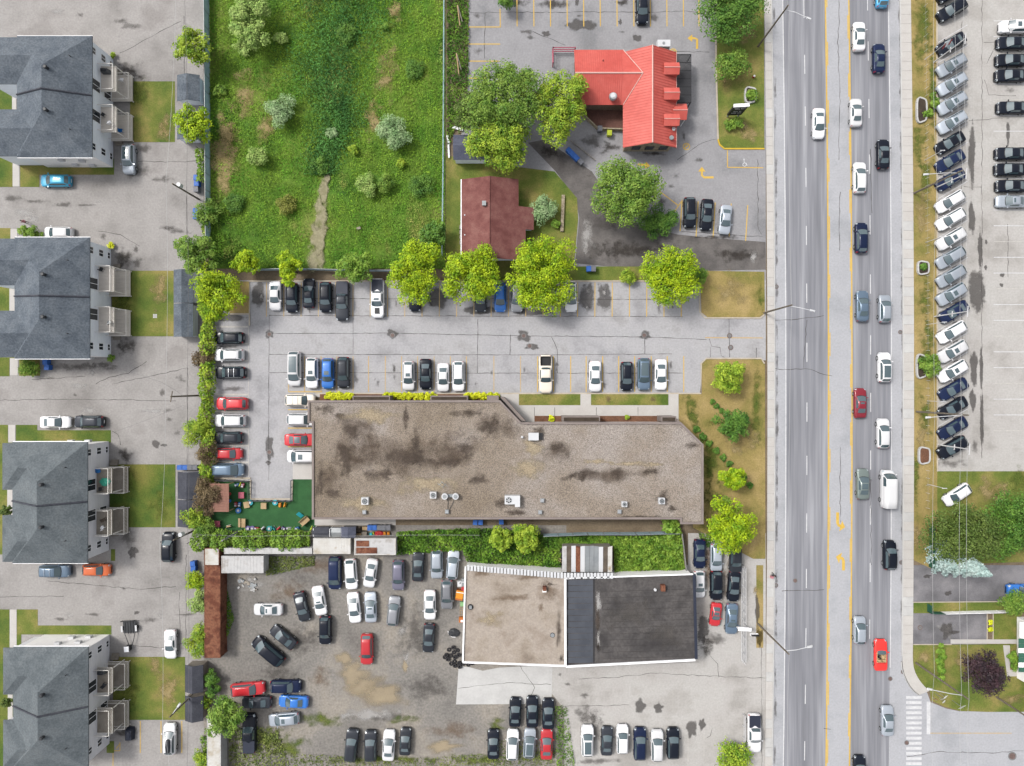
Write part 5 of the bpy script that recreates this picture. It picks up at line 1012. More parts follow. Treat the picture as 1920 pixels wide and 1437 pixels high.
ANG = [(1784, -16, 'suv', 'black', ''), (1785, 19, 'suv', 'black', ''), (1784, 82, 'sedan', 'black', ''), (1784, 123, 'suv', 'silver', 'sunroof rails'), (1785, 158, 'suv', 'silver', 'sunroof rails'), (1785, 194, 'suv', 'silver', 'sunroof rails'), (1785, 230, 'suv', 'silver', 'sunroof rails'), (1782, 268, 'sedan', 'black', ''), (1782, 302, 'sedan', 'navy', ''), (1783, 337, 'sedan', 'navy', ''), (1782, 378, 'hatch', 'white', ''), (1783, 411, 'hatch', 'white', ''), (1783, 448, 'suv', 'white', 'sunroof'), (1783, 483, 'hatch', 'silver', ''), (1784, 518, 'hatch', 'silver', ''), (1784, 552, 'suv', 'silver', 'sunroof'),
       (1789, 585, 'sedan', 'navy', ''), (1785, 623, 'hatch', 'white', ''), (1786, 659, 'suv', 'white', 'sunroof'), (1786, 696, 'suv', 'white', 'sunroof'), (1788, 730, 'sedan', 'navy', ''), (1787, 765, 'sedan', 'black', ''), (1787, 803, 'sedan', 'navy', ''), (1786, 839, 'suv', 'black', '')]
for i, (x, y, kd, c, op) in enumerate(ANG): car(x, y, 210.5, kd, c, f'parked aslant beside the lawn strip, {ORD[i]} from the top', op, 57, g)
car(1795, 928, 213.7, 'hatch', 'white', 'parked aslant on the dry grass above the dark maple', '', 54)
g = 'cars at the right edge of the dealer lot'
for i, (x, y, c, kd, op) in enumerate(((1903, 51, 'white', 'suv', 'sunroof'), (1899, 81, 'black', 'sedan', ''), (1897, 113, 'black', 'sedan', ''), (1896, 142, 'black', 'sedan', ''), (1899, 202, 'black', 'sedan', ''), (1896, 288, 'black', 'sedan', ''), (1895, 318, 'black', 'sedan', ''), (1897, 349, 'black', 'sedan', ''), (1897, 378, 'silver', 'sedan', 'sunroof'))): car(x, y, 180, kd, c, f'nose left at the right edge of the dealer lot, {ORD[i]} from the top', op, 58, g)
car(1920, 1107, 180, 'pickup', 'blue', 'cut off by the right edge on the dark driveway', '', 62)
g = 'cars in the row under the yellow-green trees'
for i, (x, y, an, kd, c, op, l) in enumerate(((516, 555, 270, 'sedan', 'white', '', 54), (548, 559, 270, 'suv', 'black', '', 55), (579, 550, 90, 'sedan', 'black', '', 55), (611, 558, 270, 'suv', 'black', 'rails', 56), (642, 565, 270, 'pickup', 'charcoal', 'cover', 73), (708, 560, 270, 'pickup', 'white', 'cover scoop sunroof', 72), (778, 557, 270, 'sedan', 'black', '', 54), (901, 558, 270, 'sedan', 'charcoal', '', 54), (938, 558, 270, 'hatch', 'blue', '', 54), (969, 557, 270, 'suv', 'grey', '', 56), (1071, 557, 270, 'suv', 'white', 'pano', 56))):
    car(x, y, an, kd, c, f'in the row under the yellow-green trees, {ORD[i]} from the left', op, l, g)
g = 'cars in the row facing the long building'
for i, (x, y, kd, c, op, l) in enumerate(((552, 692, 'minivan', 'white', 'pano', 64), (585, 700, 'suv', 'white', 'sunroof', 57), (615, 701, 'suv', 'blue', 'sunroof', 57), (644, 699, 'suv', 'charcoal', 'rails', 58), (766, 705, 'hatch', 'white', 'sunroof', 54), (798, 702, 'sedan', 'black', '', 57), (831, 708, 'sedan', 'white', '', 53), (859.5, 706, 'hatch', 'white', '', 56), (1023, 702, 'pickup', 'cream', '', 71), (1116, 706, 'sedan', 'white', '', 57), (1175, 706, 'hatch', 'black', '', 54), (1207, 702, 'suv', 'slate blue', 'pano rails', 60), (1239, 703, 'sedan', 'white', '', 57))):
    car(x, y, 270, kd, c, f'in the row facing the long building, {ORD[i]} from the left', op, l, g)
g = 'cars along the hedge'
for i, (x, y, an, kd, c, op, l) in enumerate(((429, 634, 180, 'suv', 'black', 'rails', 55), (429, 666, 180, 'suv', 'white', 'rails', 55), (432, 699, 180, 'suv', 'black', 'rack', 56), (435, 757, 180, 'suv', 'red', 'rails', 58), (431, 789, 180, 'suv', 'white', '', 57), (428, 821, 180, 'suv', 'charcoal', 'rails', 53), (430, 851, 0, 'hatch', 'red', '', 48), (427, 881, 0, 'minivan', 'slate blue', '', 60))):
    car(x, y, an, kd, c, f'parked against the leafy hedge, {ORD[i]} from the top', op, l, g)
g = 'cars against the gravel-roofed building'
for i, (x, y, an, kd, c, op, l) in enumerate(((563, 751, 0, 'suv', 'cream', 'rack', 55), (567, 787, 0, 'suv', 'white', '', 56), (563, 825, 0, 'sedan', 'red', 'pano', 58), (568, 856, 180, 'minivan', 'white', 'sunroof', 60))):
    car(x, y, an, kd, c, f'at the left end of the gravel-roofed building, {ORD[i]} from the top', op, l, g)
for a in ((104, 339, 180, 'hatch', 'bright blue', 'parked below the topmost apartment house', '', 56), (242, 299, 270, 'suv', 'silver', 'with dark roof at the corner of the topmost apartment house', 'pano', 55), (109, 437, 180, 'hatch', 'white', 'parked tight along the second apartment house', '', 53), (104, 792, 0, 'sedan', 'white', 'above the third apartment house, left of a dark SUV', '', 56), (167, 791, 180, 'suv', 'charcoal', 'above the third apartment house, right of a white sedan', 'rails', 54),
          (316, 1026, 90, 'suv', 'black', 'parked below the third lawn', 'rails', 55), (103, 1071, 0, 'suv', 'slate blue', 'below the third apartment house, left of an orange car', 'rack', 57), (181, 1069, 0, 'hatch', 'orange', 'below the third apartment house', '', 51), (319, 1209, 270, 'coupe', 'white', 'parked at the top of the lowest lawn', '', 54), (318, 1386, 90, 'hatch', 'white', 'with a black roof box below the lowest lawn', 'box', 62)): car(*a)
g = 'cars in the gravel yard'
for a in ((628, 1075, 270, 'minivan', 'navy', 'in the top row of the gravel yard, first from the left', '', 61), (658, 1077, 274, 'hatch', 'white', 'in the top row of the gravel yard, second from the left', '', 57), (695, 1075, 261, 'sedan', 'white', 'tilted in the top row of the gravel yard, third from the left', '', 54), (747, 1079, 270, 'suv', 'mauve grey', 'in the top row of the gravel yard, fourth from the left', '', 56),
          (784, 1063, 88, 'sedan', 'charcoal', 'in the top row of the gravel yard, fifth from the left', '', 54), (819, 1058, 270, 'suv', 'silver', 'in the top row of the gravel yard, sixth from the left', '', 54), (849, 1059, 85, 'hatch', 'silver', 'in the top row of the gravel yard, last on the right', '', 54), (566, 1138, 284, 'sedan', 'charcoal', 'tilted, left of a white car in the gravel yard', '', 56), (599, 1127, 279, 'sedan', 'white', 'with sunroof, tilted, right of a charcoal one', 'sunroof', 55),
          (664, 1140, 276, 'sedan', 'white', 'in the second row of the gravel yard, left of a silver sedan', '', 57), (695, 1139, 92, 'sedan', 'silver', 'with sunroof in the second row of the gravel yard', 'sunroof', 56), (738, 1146, 84, 'hatch', 'grey', 'in the second row of the gravel yard, right of a silver sedan', '', 55), (806, 1135, 270, 'sedan', 'white', 'straight beside a silver SUV near the beige roof', '', 55), (838, 1115, 270, 'suv', 'grey', 'next to the orange cabinet by the beige roof', 'rails', 54),
          (502.5, 1143, 180, 'sedan', 'white', 'with sunroof, parked crosswise at the left of the gravel yard', 'sunroof', 54), (531, 1195, 141, 'sedan', 'charcoal', 'parked diagonally above a black minivan', '', 55), (503, 1221, 140, 'minivan', 'black', 'parked diagonally at the left of the gravel yard', '', 68), (610, 1182, 270, 'suv', 'black', 'alone below the tilted white sedan in the gravel yard', '', 53), (688, 1218, 270, 'suv', 'red', 'alone in the middle of the gravel yard', '', 57), (804, 1197, 267, 'sedan', 'charcoal', 'with red tail near the tyre pile', '', 54),
          (465, 1292, 5, 'suv', 'red', 'by the bushes at the left of the gravel yard', 'rails', 63), (481, 1317, 180, 'sedan', 'charcoal', 'just below the red SUV by the bushes', '', 55), (536, 1287, 0, 'suv', 'navy', 'right of the red SUV by the bushes', '', 57), (550, 1316, 177, 'sedan', 'blue', 'below the navy SUV in the gravel yard', '', 55), (532, 1349, 185, 'hatch', 'silver', 'below the blue sedan in the gravel yard', 'sunroof', 57), (468, 1375, 90, 'pickup', 'black', 'beside the leafy tree at the lower left of the yard', 'cover', 72),
          (659, 1398, 84, 'suv', 'charcoal', 'in the bottom row of the yard, first from the left', '', 60), (695, 1399, 90, 'suv', 'charcoal', 'in the bottom row of the yard, second from the left', '', 57), (729, 1398, 87, 'sedan', 'white', 'in the bottom row of the yard, third from the left', '', 57), (760, 1391, 87, 'sedan', 'charcoal', 'in the bottom row of the yard, fourth from the left', '', 50), (925, 1396, 90, 'sedan', 'black', 'left of two pale cars in the weedy bottom row', '', 54),
          (966, 1336, 88, 'sedan', 'black', 'in the block of three black cars, left one', '', 54), (998, 1335, 90, 'sedan', 'black', 'in the block of three black cars, middle one', '', 57), (1028, 1339, 90, 'sedan', 'black', 'in the block of three black cars, right one', '', 56), (961, 1397, 88, 'hatch', 'white', 'below the left of three black cars', '', 57), (993, 1394, 87, 'hatch', 'silver', 'with dark glass roof left of a red sedan', 'pano', 55), (1025, 1396, 89, 'sedan', 'red', 'at the weedy strip, below the right of three black cars', '', 56)): car(*a, g)
g = 'cars in the bottom row of the forecourt'
for i, a in enumerate(((1101.5, 1389, 90, 'suv', 'white', 'pano', 57), (1138, 1390, 88, 'sedan', 'charcoal', '', 53), (1167, 1386, 90, 'suv', 'white', '', 53), (1200, 1395, 90, 'suv', 'navy', '', 60), (1232, 1398, 90, 'suv', 'white', '', 58), (1262, 1394, 90, 'suv', 'black', '', 57))): car(*a[:5], f'in the bottom row of the garage forecourt, {ORD[i]} from the left', a[5], a[6], g)
car(1414, 1375, 270, 'pickup', 'white', 'parked alone beside the white railing and sidewalk', 'cover', 71)
g = 'cars for sale beside the black roof'
for a in ((1312, 1039, 270, 'sedan', 'navy', 'in the lot beside the black roof, top row left', '', 54), (1343, 1046, 270, 'hatch', 'silver', 'in the lot beside the black roof, half under the tree', '', 52), (1379, 1048, 270, 'suv', 'charcoal', 'in the lot beside the black roof, top row right', '', 54), (1311, 1096, 270, 'hatch', 'white', 'against the black-roofed garage wall', 'sunroof', 50), (1343, 1098, 270, 'suv', 'black', 'in the middle of the lot beside the black roof', '', 55), (1376, 1100, 266, 'sedan', 'black', 'next to the white lattice railing, middle row', '', 57),
          (1342, 1153, 264, 'coupe', 'red', 'with black roof next to the slate sedan', 'pano', 44), (1372, 1161, 268, 'sedan', 'slate blue', 'with sunroof next to the white lattice railing', 'sunroof', 57)): car(*a, g)
for a in ((1204, 15, 270, 'suv', 'black', 'in the top parking row of the restaurant', 'rails', 60), (1293, 399, 270, 'suv', 'black', 'in the lower restaurant row, left of another black one', 'rails', 56), (1325, 403, 266, 'sedan', 'black', 'in the lower restaurant row, between a black SUV and a silver sedan', '', 58), (1360, 412, 265, 'sedan', 'silver', 'in the lower restaurant row, right end', '', 54)): car(*a)
# ------------------------------------------------------------ vegetation
LK = 1.4
for n, a, b in (('gold', (102, 142, 14), (174, 196, 26)), ('lime', (96, 136, 30), (168, 188, 58)), ('green', (76, 116, 36), (136, 164, 66)), ('deep', (58, 100, 34), (106, 144, 54)), ('dark', (70, 94, 34), (104, 122, 56)), ('silver', (112, 148, 92), (168, 192, 140)), ('pale', (124, 158, 74), (166, 188, 104)),
                ('olive', (112, 122, 46), (140, 142, 66)), ('purple', (46, 38, 44), (74, 52, 58)), ('brown', (92, 76, 54), (124, 108, 78)), ('spruce', (150, 176, 172), (192, 210, 205)), ('bright', (86, 126, 38), (138, 168, 62)), ('shrub_yellow', (196, 206, 22), (226, 230, 50))):
    M('leaf_' + n, [C(*a, LK), C(*b, LK)], .9, det=4, lo=.36, hi=.64, island=.28, rough=.6, spec=.2)
def leaf_mesh(name, P, N, sz, asp=.62, off=(0, 0, 0)):
    n = len(P); r = rng.normal(size=(n, 3)); N = N / (np.linalg.norm(N, axis=1, keepdims=True) + 1e-9)
    U = np.cross(N, r); U /= np.linalg.norm(U, axis=1, keepdims=True) + 1e-9; V = np.cross(N, U); s = sz[:, None]
    co = np.stack([P + U * s, P + V * s * asp, P - U * s, P - V * s * asp], 1).reshape(-1, 3) - np.array(off)
    me = bpy.data.meshes.new(name); me.vertices.add(4 * n); me.vertices.foreach_set('co', co.astype(np.float32).ravel())
    me.loops.add(4 * n); me.loops.foreach_set('vertex_index', np.arange(4 * n, dtype=np.int32)); me.polygons.add(n)
    me.polygons.foreach_set('loop_start', np.arange(0, 4 * n, 4, dtype=np.int32))
    me.update(calc_edges=True); return me
def sph(n):
    d = rng.normal(size=(n, 3)); return d / np.linalg.norm(d, axis=1, keepdims=True)
def crown_pts(c, rx, ry, rz, n, clumps=26, cr=(.22, .36), rag=.35, low=-.35):
    d = sph(clumps * 3); d = d[d[:, 2] > low][:clumps]; k = len(d)
    az = np.arctan2(d[:, 1], d[:, 0]); ph = rng.uniform(0, 6.28, 4)
    lob = 1 - rag * (.5 + .5 * (np.sin(2 * az + ph[0]) * .4 + np.sin(3 * az + ph[1]) * .35 + np.sin(5 * az + ph[2]) * .25))
    rad = rng.uniform(.30, .95, k) ** .6 * lob
    cc = d * rad[:, None] * np.array([rx, ry, rz]); R = rng.uniform(cr[0], cr[1], k) * min(rx, ry)
    w = R ** 2 / (R ** 2).sum(); pick = rng.choice(k, n, p=w); q = sph(n); q[:, 2] = np.where(q[:, 2] < -.3, -q[:, 2], q[:, 2])
    P = cc[pick] + q * (R[pick] * rng.uniform(.55, 1.08, n))[:, None] * np.array([1, 1, .85]); N = q * .7 + np.array([0, 0, .55]) + rng.normal(size=(n, 3)) * .35
    return P + np.array(c), N
def tree(px, py, r, h, leaf, label, cat='tree', name='tree', n=None, ls=(.09, .2), ry=None, clumps=26, rag=.35, trunk=True, flat=.62, cr=(.15, .28), group=None):
    clumps = int(clumps * 1.7) if cat == 'tree' else clumps
    if cat == 'tree': r *= 1.13; ry = ry and ry * 1.13
    R = r * S; Ry = (ry or r) * S; rz = min(R, h * .5) * flat / .62 * .75; zc = max(h - rz * .95, rz * .6)
    x, y = P2(px, py, zc + rz * .3); t = thing(name, label, cat, (x, y, 0), 0, group)
    n = int(n * 1.8) if n else int(150 * R * Ry / (ls[1] * ls[1]) * .075 + 300)
    P, N = crown_pts((0, 0, zc), R, Ry, rz, n, clumps, cr, rag); k = n // 3; q = sph(k); q[:, 2] = np.abs(q[:, 2]); inner = q * np.array([R, Ry, rz]) * (rng.uniform(.3, .66, k) if cat == 'tree' else rng.uniform(.3, .8, k))[:, None] * (1 - rag * .35) + np.array([0, 0, zc - rz * .15])
    P = np.concatenate([P, inner]); N = np.concatenate([N, q + rng.normal(0, .5, q.shape)]); n += k; me = leaf_mesh('crown', P, N, rng.uniform(*ls, n))
    mesh_obj('crown', me, MATS['leaf_' + leaf], t)
    if trunk:
        m = MB(); tr = max(.05, R * .045); m.tube([(0, 0, 0), (.03 * R, .02 * R, zc * .5), (0, 0, zc + rz * .2)], tr * 1.3, 8, tr * .5)
        for q in range(5):
            a = q * 1.26 + px; m.tube([(0, 0, zc * (.5 + .08 * q)), (math.cos(a) * R * .35, math.sin(a) * Ry * .35, zc * .8 + q * .1), (math.cos(a) * R * .62, math.sin(a) * Ry * .62, zc + rz * .2)], tr * .55, 5, tr * .2)
        o = mesh_obj('trunk', m.mesh('trunk'), MATS['bark'], t)
    return t
def shrub(px, py, r, h, leaf, label, ry=None, n=None, ls=(.07, .15), rag=.15, name='shrub', group=None): return tree(px, py, r, h, leaf, label, 'shrub', name, n, ls, ry, 16, rag, True, .8, (.34, .5), group)
T = tree
# left property line
T(362, 83, 34, 6.5, 'lime', 'round lime green tree beside the blue-grey fence, topmost on the left'); T(359, 229, 34, 6, 'gold', 'yellow tree over a white shed beside the topmost lawn')
T(366, 474, 40, 7, 'green', 'mid green tree at the corner of the meadow, left of a yellow one', rag=.5); T(402, 548, 52, 7.5, 'gold', 'large ragged yellow-green tree over the left end of the tree row', ry=56, clumps=34, rag=.5)
T(460, 492, 26, 5, 'gold', 'small yellow tree right of the ragged one at the meadow corner', rag=.5)
shrub(391, 398, 24, 2.6, 'green', 'leafy bush hugging the blue-grey fence beside the blue bin'); shrub(377, 668, 20, 2.4, 'brown', 'brownish purple bush in the hedge beside the white SUV'); shrub(372, 815, 28, 3.2, 'lime', 'bushy light green shrub in the hedge beside the parked cars'); shrub(388, 850, 22, 2.6, 'brown', 'brown-leaved bush in the hedge near the red hatchback')
shrub(385, 928, 26, 3.5, 'brown', 'dull brown tree overhanging the play shed roof', ry=34); shrub(362, 967, 24, 3, 'lime', 'bright green bush at the foot of the third shed'); shrub(384, 988, 20, 2.6, 'green', 'green bush at the left end of the vine hedge')
shrub(364, 1092, 18, 2.4, 'gold', 'yellow-green bush at the top of the rusty container'); shrub(373, 1130, 20, 2.6, 'pale', 'pale green bush beside the upper rusty container'); shrub(370, 1200, 24, 3, 'lime', 'feathery green bush beside the lower rusty container', ry=34); shrub(397, 1282, 14, 2.2, 'deep', 'narrow green bush between the charcoal sheds and the yard', ry=32); shrub(381, 1318, 12, 2, 'lime', 'small yellow-green bush below the narrow one')
T(417, 1345, 40, 6, 'green', 'spreading green tree over the white container at the lower left', rag=.4); shrub(377, 1424, 18, 2, 'lime', 'yellow-green bush at the bottom edge by the white container'); shrub(400, 1180, 8, 1.4, 'green', 'weedy green tuft beside the rusty container')
# meadow
T(466, 34, 42, 5.5, 'pale', 'tall pale green willow at the top of the meadow', ry=60, rag=.4); shrub(452, 85, 14, 2, 'pale', 'small pale shrub below the willow'); shrub(525, 72, 13, 1.6, 'pale', 'small light shrub right of the willow')
shrub(527, 205, 26, 3, 'silver', 'round grey-green willow bush, left of two in the meadow', ry=32); shrub(737, 250, 32, 3, 'silver', 'round silvery willow bush, right of two in the meadow'); shrub(482, 292, 20, 2.4, 'pale', 'pale bush below the left willow bush'); shrub(688, 347, 20, 2.2, 'pale', 'pale leafy bush, left of a touching pair'); shrub(722, 343, 17, 2.2, 'green', 'green bush, right of a touching pair')
shrub(536, 387, 19, 1.6, 'olive', 'round olive brown bush near the trodden path'); shrub(722, 50, 8, 1.2, 'bright', 'tiny bright green plant near the top of the meadow'); shrub(752, 306, 9, 1.2, 'lime', 'small lime plant below the right willow bush'); shrub(664, 282, 10, 1.2, 'lime', 'small lime plant in mid meadow'); shrub(413, 172, 12, 1, 'green', 'spiky green plant near the fence in the meadow')
T(815, 440, 26, 4, 'deep', 'deep green shrub tree at the lower right of the meadow'); shrub(622, 250, 10, 1.4, 'silver', 'small grey reed clump in the wet hollow'); 
for i, (x, y, r, lb) in enumerate(((650, 60, 24, 'top'), (600, 310, 20, 'path'), (780, 130, 22, 'right'), (790, 350, 24, 'lower right'), (440, 380, 22, 'lower left'))): shrub(x, y, r, 1.1, 'deep', f'low deep green thicket in the {lb} part of the meadow' if lb != 'path' else 'low deep green thicket beside the start of the path', rag=.5)
# car park tree row
T(541, 503, 23, 5, 'gold', 'slim yellow tree above the first cars of the row', ry=34, rag=.5); T(664, 502, 36, 5, 'bright', 'thin bright green tree over the charcoal pickup truck', n=1500, rag=.5, ry=34); T(778, 512, 50, 7, 'gold', 'yellow-green tree right of the white pickup truck', ry=60, clumps=36, rag=.45); T(889, 515, 58, 7.5, 'gold', 'broad yellow-green tree touching the maroon roof, left one', ry=62, clumps=40, rag=.45); T(1016, 512, 64, 7.5, 'gold', 'broad yellow-green tree between the maroon house and parked cars', ry=74, clumps=44, rag=.4)
shrub(1178, 519, 16, 2, 'lime', 'small lime bush at the kerb of the tree row'); T(1262, 514, 56, 7, 'gold', 'bushy yellow-green tree beside the dark driveway', ry=56, clumps=40, rag=.4); shrub(1311, 520, 18, 2.4, 'bright', 'green bush right of the bushy yellow-green tree')
# restaurant and house
T(948, 182, 78, 9.5, 'green', 'tallest green tree left of the red roof', ry=66, clumps=46, rag=.3); T(1046, 196, 50, 8, 'lime', 'lime green tree touching the red roof', ry=68, clumps=38); T(938, 262, 56, 8, 'lime', 'lime green tree over the blue-grey shed', clumps=36); T(890, 205, 38, 5, 'dark', 'dull dark bushy tree beside the wire fence'); T(1176, 357, 66, 8.5, 'green', 'big round green tree below the restaurant', clumps=46, ry=60); shrub(1236, 415, 34, 2.5, 'deep', 'dense dark hedge bush below the big round tree', ry=28, n=2600)
T(1372, 12, 52, 7, 'deep', 'dense round maple cut off by the top edge', clumps=40, rag=.15, cr=(.24, .36)); T(1375, 121, 28, 3.5, 'green', 'small round tree on the lawn beside the restaurant', rag=.15, clumps=24, cr=(.3, .45)); shrub(1377, 231, 18, 1.2, 'bright', 'low green bush at the foot of the black sign', ry=12); shrub(1022, 392, 24, 2.4, 'silver', 'grey-green bush between the maroon house and its fence', ry=26); shrub(1042, 420, 9, 1.2, 'bright', 'small bright bush beside the pale garden wall')
shrub(950, 2, 16, 3, 'deep', 'green bush cut off by the top edge above the parking lines')
# front lawn by the road
T(1368, 705, 33, 4.5, 'lime', 'feathery lime tree on the dry lawn by the driveway'); T(1373, 798, 33, 3.6, 'deep', 'weeping deep green tree on the dry lawn', rag=.3); T(1378, 897, 25, 5, 'gold', 'small ragged yellow tree on the front lawn', rag=.55, n=1600); T(1374, 987, 47, 7.5, 'gold', 'broad yellow-green tree over the cars for sale', clumps=40, rag=.35); shrub(1358, 947, 14, 3.5, 'bright', 'bright green sapling above the broad yellow-green tree')
for i in range(9): shrub(1306 + i * 12.5, 806 + i * 13, 6.5, .5, 'deep', 'low clipped plant in the diagonal line across the front lawn', group='diagonal border plants', n=160)
for i in range(3): shrub(1336 + i * 8, 754 + i * 8, 5.5, .45, 'deep', 'low plant in the short border beside the weeping tree', group='short border plants', n=140)
# planting by the long building
for k, (x0, x1, n_, lb) in enumerate(((616, 657, 5, 'left'), (724, 812, 9, 'middle'), (876, 930, 6, 'right'))):
    for i in range(n_): shrub(x0 + (x1 - x0) * i / (n_ - 1), 742.5 + (i % 2), 7.2, .75, 'shrub_yellow', f'ball-shaped yellow shrub in the {lb} bed of the long building', group=f'yellow shrubs of the {lb} bed', n=240, ls=(.07, .13))
shrub(1033, 786, 6, .6, 'shrub_yellow', 'yellow tuft in the mulch bed, left of a green one', n=160); shrub(1176, 783, 5, .6, 'lime', 'green tuft in the mulch bed', n=140)
T(938, 1012, 24, 4, 'lime', 'yellowish tree behind the long building, left of two'); T(986, 1010, 30, 4.2, 'lime', 'yellowish tree behind the long building, right of two', rag=.5); shrub(1259, 990, 15, 2.5, 'bright', 'leafy bright bush at the end of the corrugated fence', ls=(.2, .34), ry=22)
# right side
T(1813, 1006, 64, 9, 'dark', 'large dull green maple below the parked white hatchback', ry=50, clumps=60, rag=.08, flat=.85, cr=(.2, .32), ls=(.10, .2)); T(1908, 990, 56, 8, 'deep', 'bright deep green tree cut off by the right edge', clumps=44, rag=.1, flat=.85, cr=(.2, .32)); shrub(1903, 1132, 24, 3.5, 'green', 'green bush beside the white fence at the right edge'); shrub(1765, 1248, 10, .9, 'bright', 'long clipped green hedge strip on the corner lawn', ry=44, n=1500)
T(1849, 1265, 36, 6, 'purple', 'round purple-leaved tree on the corner lawn', rag=.12, clumps=50, ls=(.09, .18)); shrub(1902, 1238, 9, 1, 'bright', 'bright leafy bed plant beside the bungalow', ry=22); shrub(1744, 686, 17, 2, 'green', 'green bush growing out of a stone planter beside the road', ry=26); shrub(1752, 190, 9, 1.2, 'green', 'green plant leaning out of the topmost stone planter', ry=16); shrub(1741, 213, 8, .9, 'bright', 'bright plant inside the topmost stone planter')
shrub(1732, 500, 7, .8, 'deep', 'plant inside the second stone planter', n=260); shrub(1410, 178, 11, 1.1, 'bright', 'leafy plant in the curved planter beside the sign', ry=13)
for i, y in enumerate((1167, 1181)): shrub(1858, y, 4.5, .5, 'shrub_yellow', ['upper', 'lower'][i] + ' yellow plant in the narrow driveway bed', n=120)
# shrubs along the apartments
shrub(55, 435, 23, 2.2, 'bright', 'oval green shrub above the second apartment house', ry=12); shrub(52, 686, 19, 2, 'bright', 'round green shrub below the second apartment house'); shrub(211, 103, 5, .8, 'lime', 'small weed at the corner of the topmost apartment house', n=120); shrub(207, 461, 6, .8, 'shrub_yellow', 'yellow weed at the corner of the second apartment house', n=120); shrub(208, 672, 7, 1, 'bright', 'green weed at the lower corner of the second apartment house', n=140)
for x, y, lb in ((8, 958, 'third'), (12, 1318, 'lowest')): T(x, y, 9, 3.2, 'dark', f'slender cedar on the street side of the {lb} apartment house', clumps=16, rag=.1, flat=1.4)
T(1376, 1420, 28, 2, 'lime', 'yellow-green shrub at the bottom edge beside the sidewalk', rag=.15, trunk=True, cr=(.3, .45))
# leaning-looking silver spruce: a tall cone
def spruce(px, py, h, r, label):
    t = thing('spruce_tree', label, 'tree', (*P2(px, py), 0)); P = []; N = []
    for z in np.linspace(.5, h - .1, 40):
        rr = r * (1 - z / h) ** .85 + .1; k = int(60 + 420 * rr / r); a = rng.uniform(0, 6.283, k) ; br = 1 + .18 * np.sin(a * 9 + z * 3)
        q = rng.uniform(.35, 1.05, k) * rr * br; P.append(np.stack([q * np.cos(a), q * np.sin(a), z - q * .18 + rng.normal(0, .06, k)], 1)); N.append(np.stack([np.cos(a) * .7, np.sin(a) * .7, np.full(k, .7)], 1) + rng.normal(0, .3, (k, 3)))
    P, N = np.concatenate(P), np.concatenate(N); mesh_obj('crown', leaf_mesh('crown', P, N, rng.uniform(.12, .26, len(P)), .5), MATS['leaf_spruce'], t); mesh_obj('trunk', MB().tube([(0, 0, 0), (0, 0, h * .95)], .18, 8, .03).mesh('trunk'), MATS['bark'], t)
spruce(1769, 1043, 10.5, 2.7, 'silvery blue spruce below the large dull maple')
# hedges
def hedge(pts, w, h, leaf, label, dens=60, name='hedge', wob=.5, ls=(.12, .22)):
    t = thing(name, label, 'hedge', (*P2(*pts[0]), 0)); P = []; ox, oy = P2(*pts[0])
    for (a, b), (c, d) in zip(pts, pts[1:]):
        p, q = np.array(P2(a, b, h * .7)), np.array(P2(c, d, h * .7)); l = np.linalg.norm(q - p); k = int(l * w * S * dens); u = (q - p) / l; nn = np.array([-u[1], u[0]])
        s = rng.uniform(0, 1, k); v = rng.uniform(-1, 1, k); ww = w * S / 2 * (1 + wob * .4 * np.sin(s * l * 1.1 + 2 * np.sin(s * l * .5))); hh = h * (1 + .22 * np.sin(s * l * 1.7) + .12 * np.sin(s * l * 4.1))
        z = hh * np.sqrt(np.clip(1 - .75 * v * v, 0, 1)) * rng.uniform(.55, 1.03, k); xy = p + u * (s * l)[:, None] + nn * (v * ww)[:, None] + rng.normal(0, .07, (k, 2))
        P.append(np.concatenate([xy, z[:, None]], 1))
    P = np.concatenate(P); N = rng.normal(0, .45, P.shape) + np.array([0, 0, .8])
    mesh_obj('foliage', leaf_mesh('foliage', P, N, rng.uniform(*ls, len(P)), .62, (ox, oy, 0)), MATS['leaf_' + leaf], t); m = MB()
    for i, (a, b) in enumerate(pts): m.tube([(P2(a, b)[0] - ox, P2(a, b)[1] - oy, 0), (P2(a, b)[0] - ox, P2(a, b)[1] - oy, h * .7)], .05, 5)
    mesh_obj('stem', m.mesh('stem'), MATS['bark'], t)
    return t
hedge([(387, 570), (388, 640), (386, 720), (384, 790), (388, 870), (384, 915)], 26, 2.2, 'lime', 'long leafy hedge between the apartment court and the car park', 90)
hedge([(362, 1014), (400, 1014), (470, 1016), (540, 1015), (578, 1015)], 36, 3.0, 'bright', 'thick vine-covered hedge below the play yard', 110)
hedge([(374, 280), (376, 340)], 14, 1.6, 'bright', 'narrow green hedge beside the blue-grey fence and bins', 90); hedge([(384, 420), (386, 450)], 10, 1.4, 'lime', 'short green hedge above the mid green corner tree', 90); hedge([(384, 1380), (386, 1437)], 14, .8, 'green', 'scrubby growth along the court side of the white container', 60)
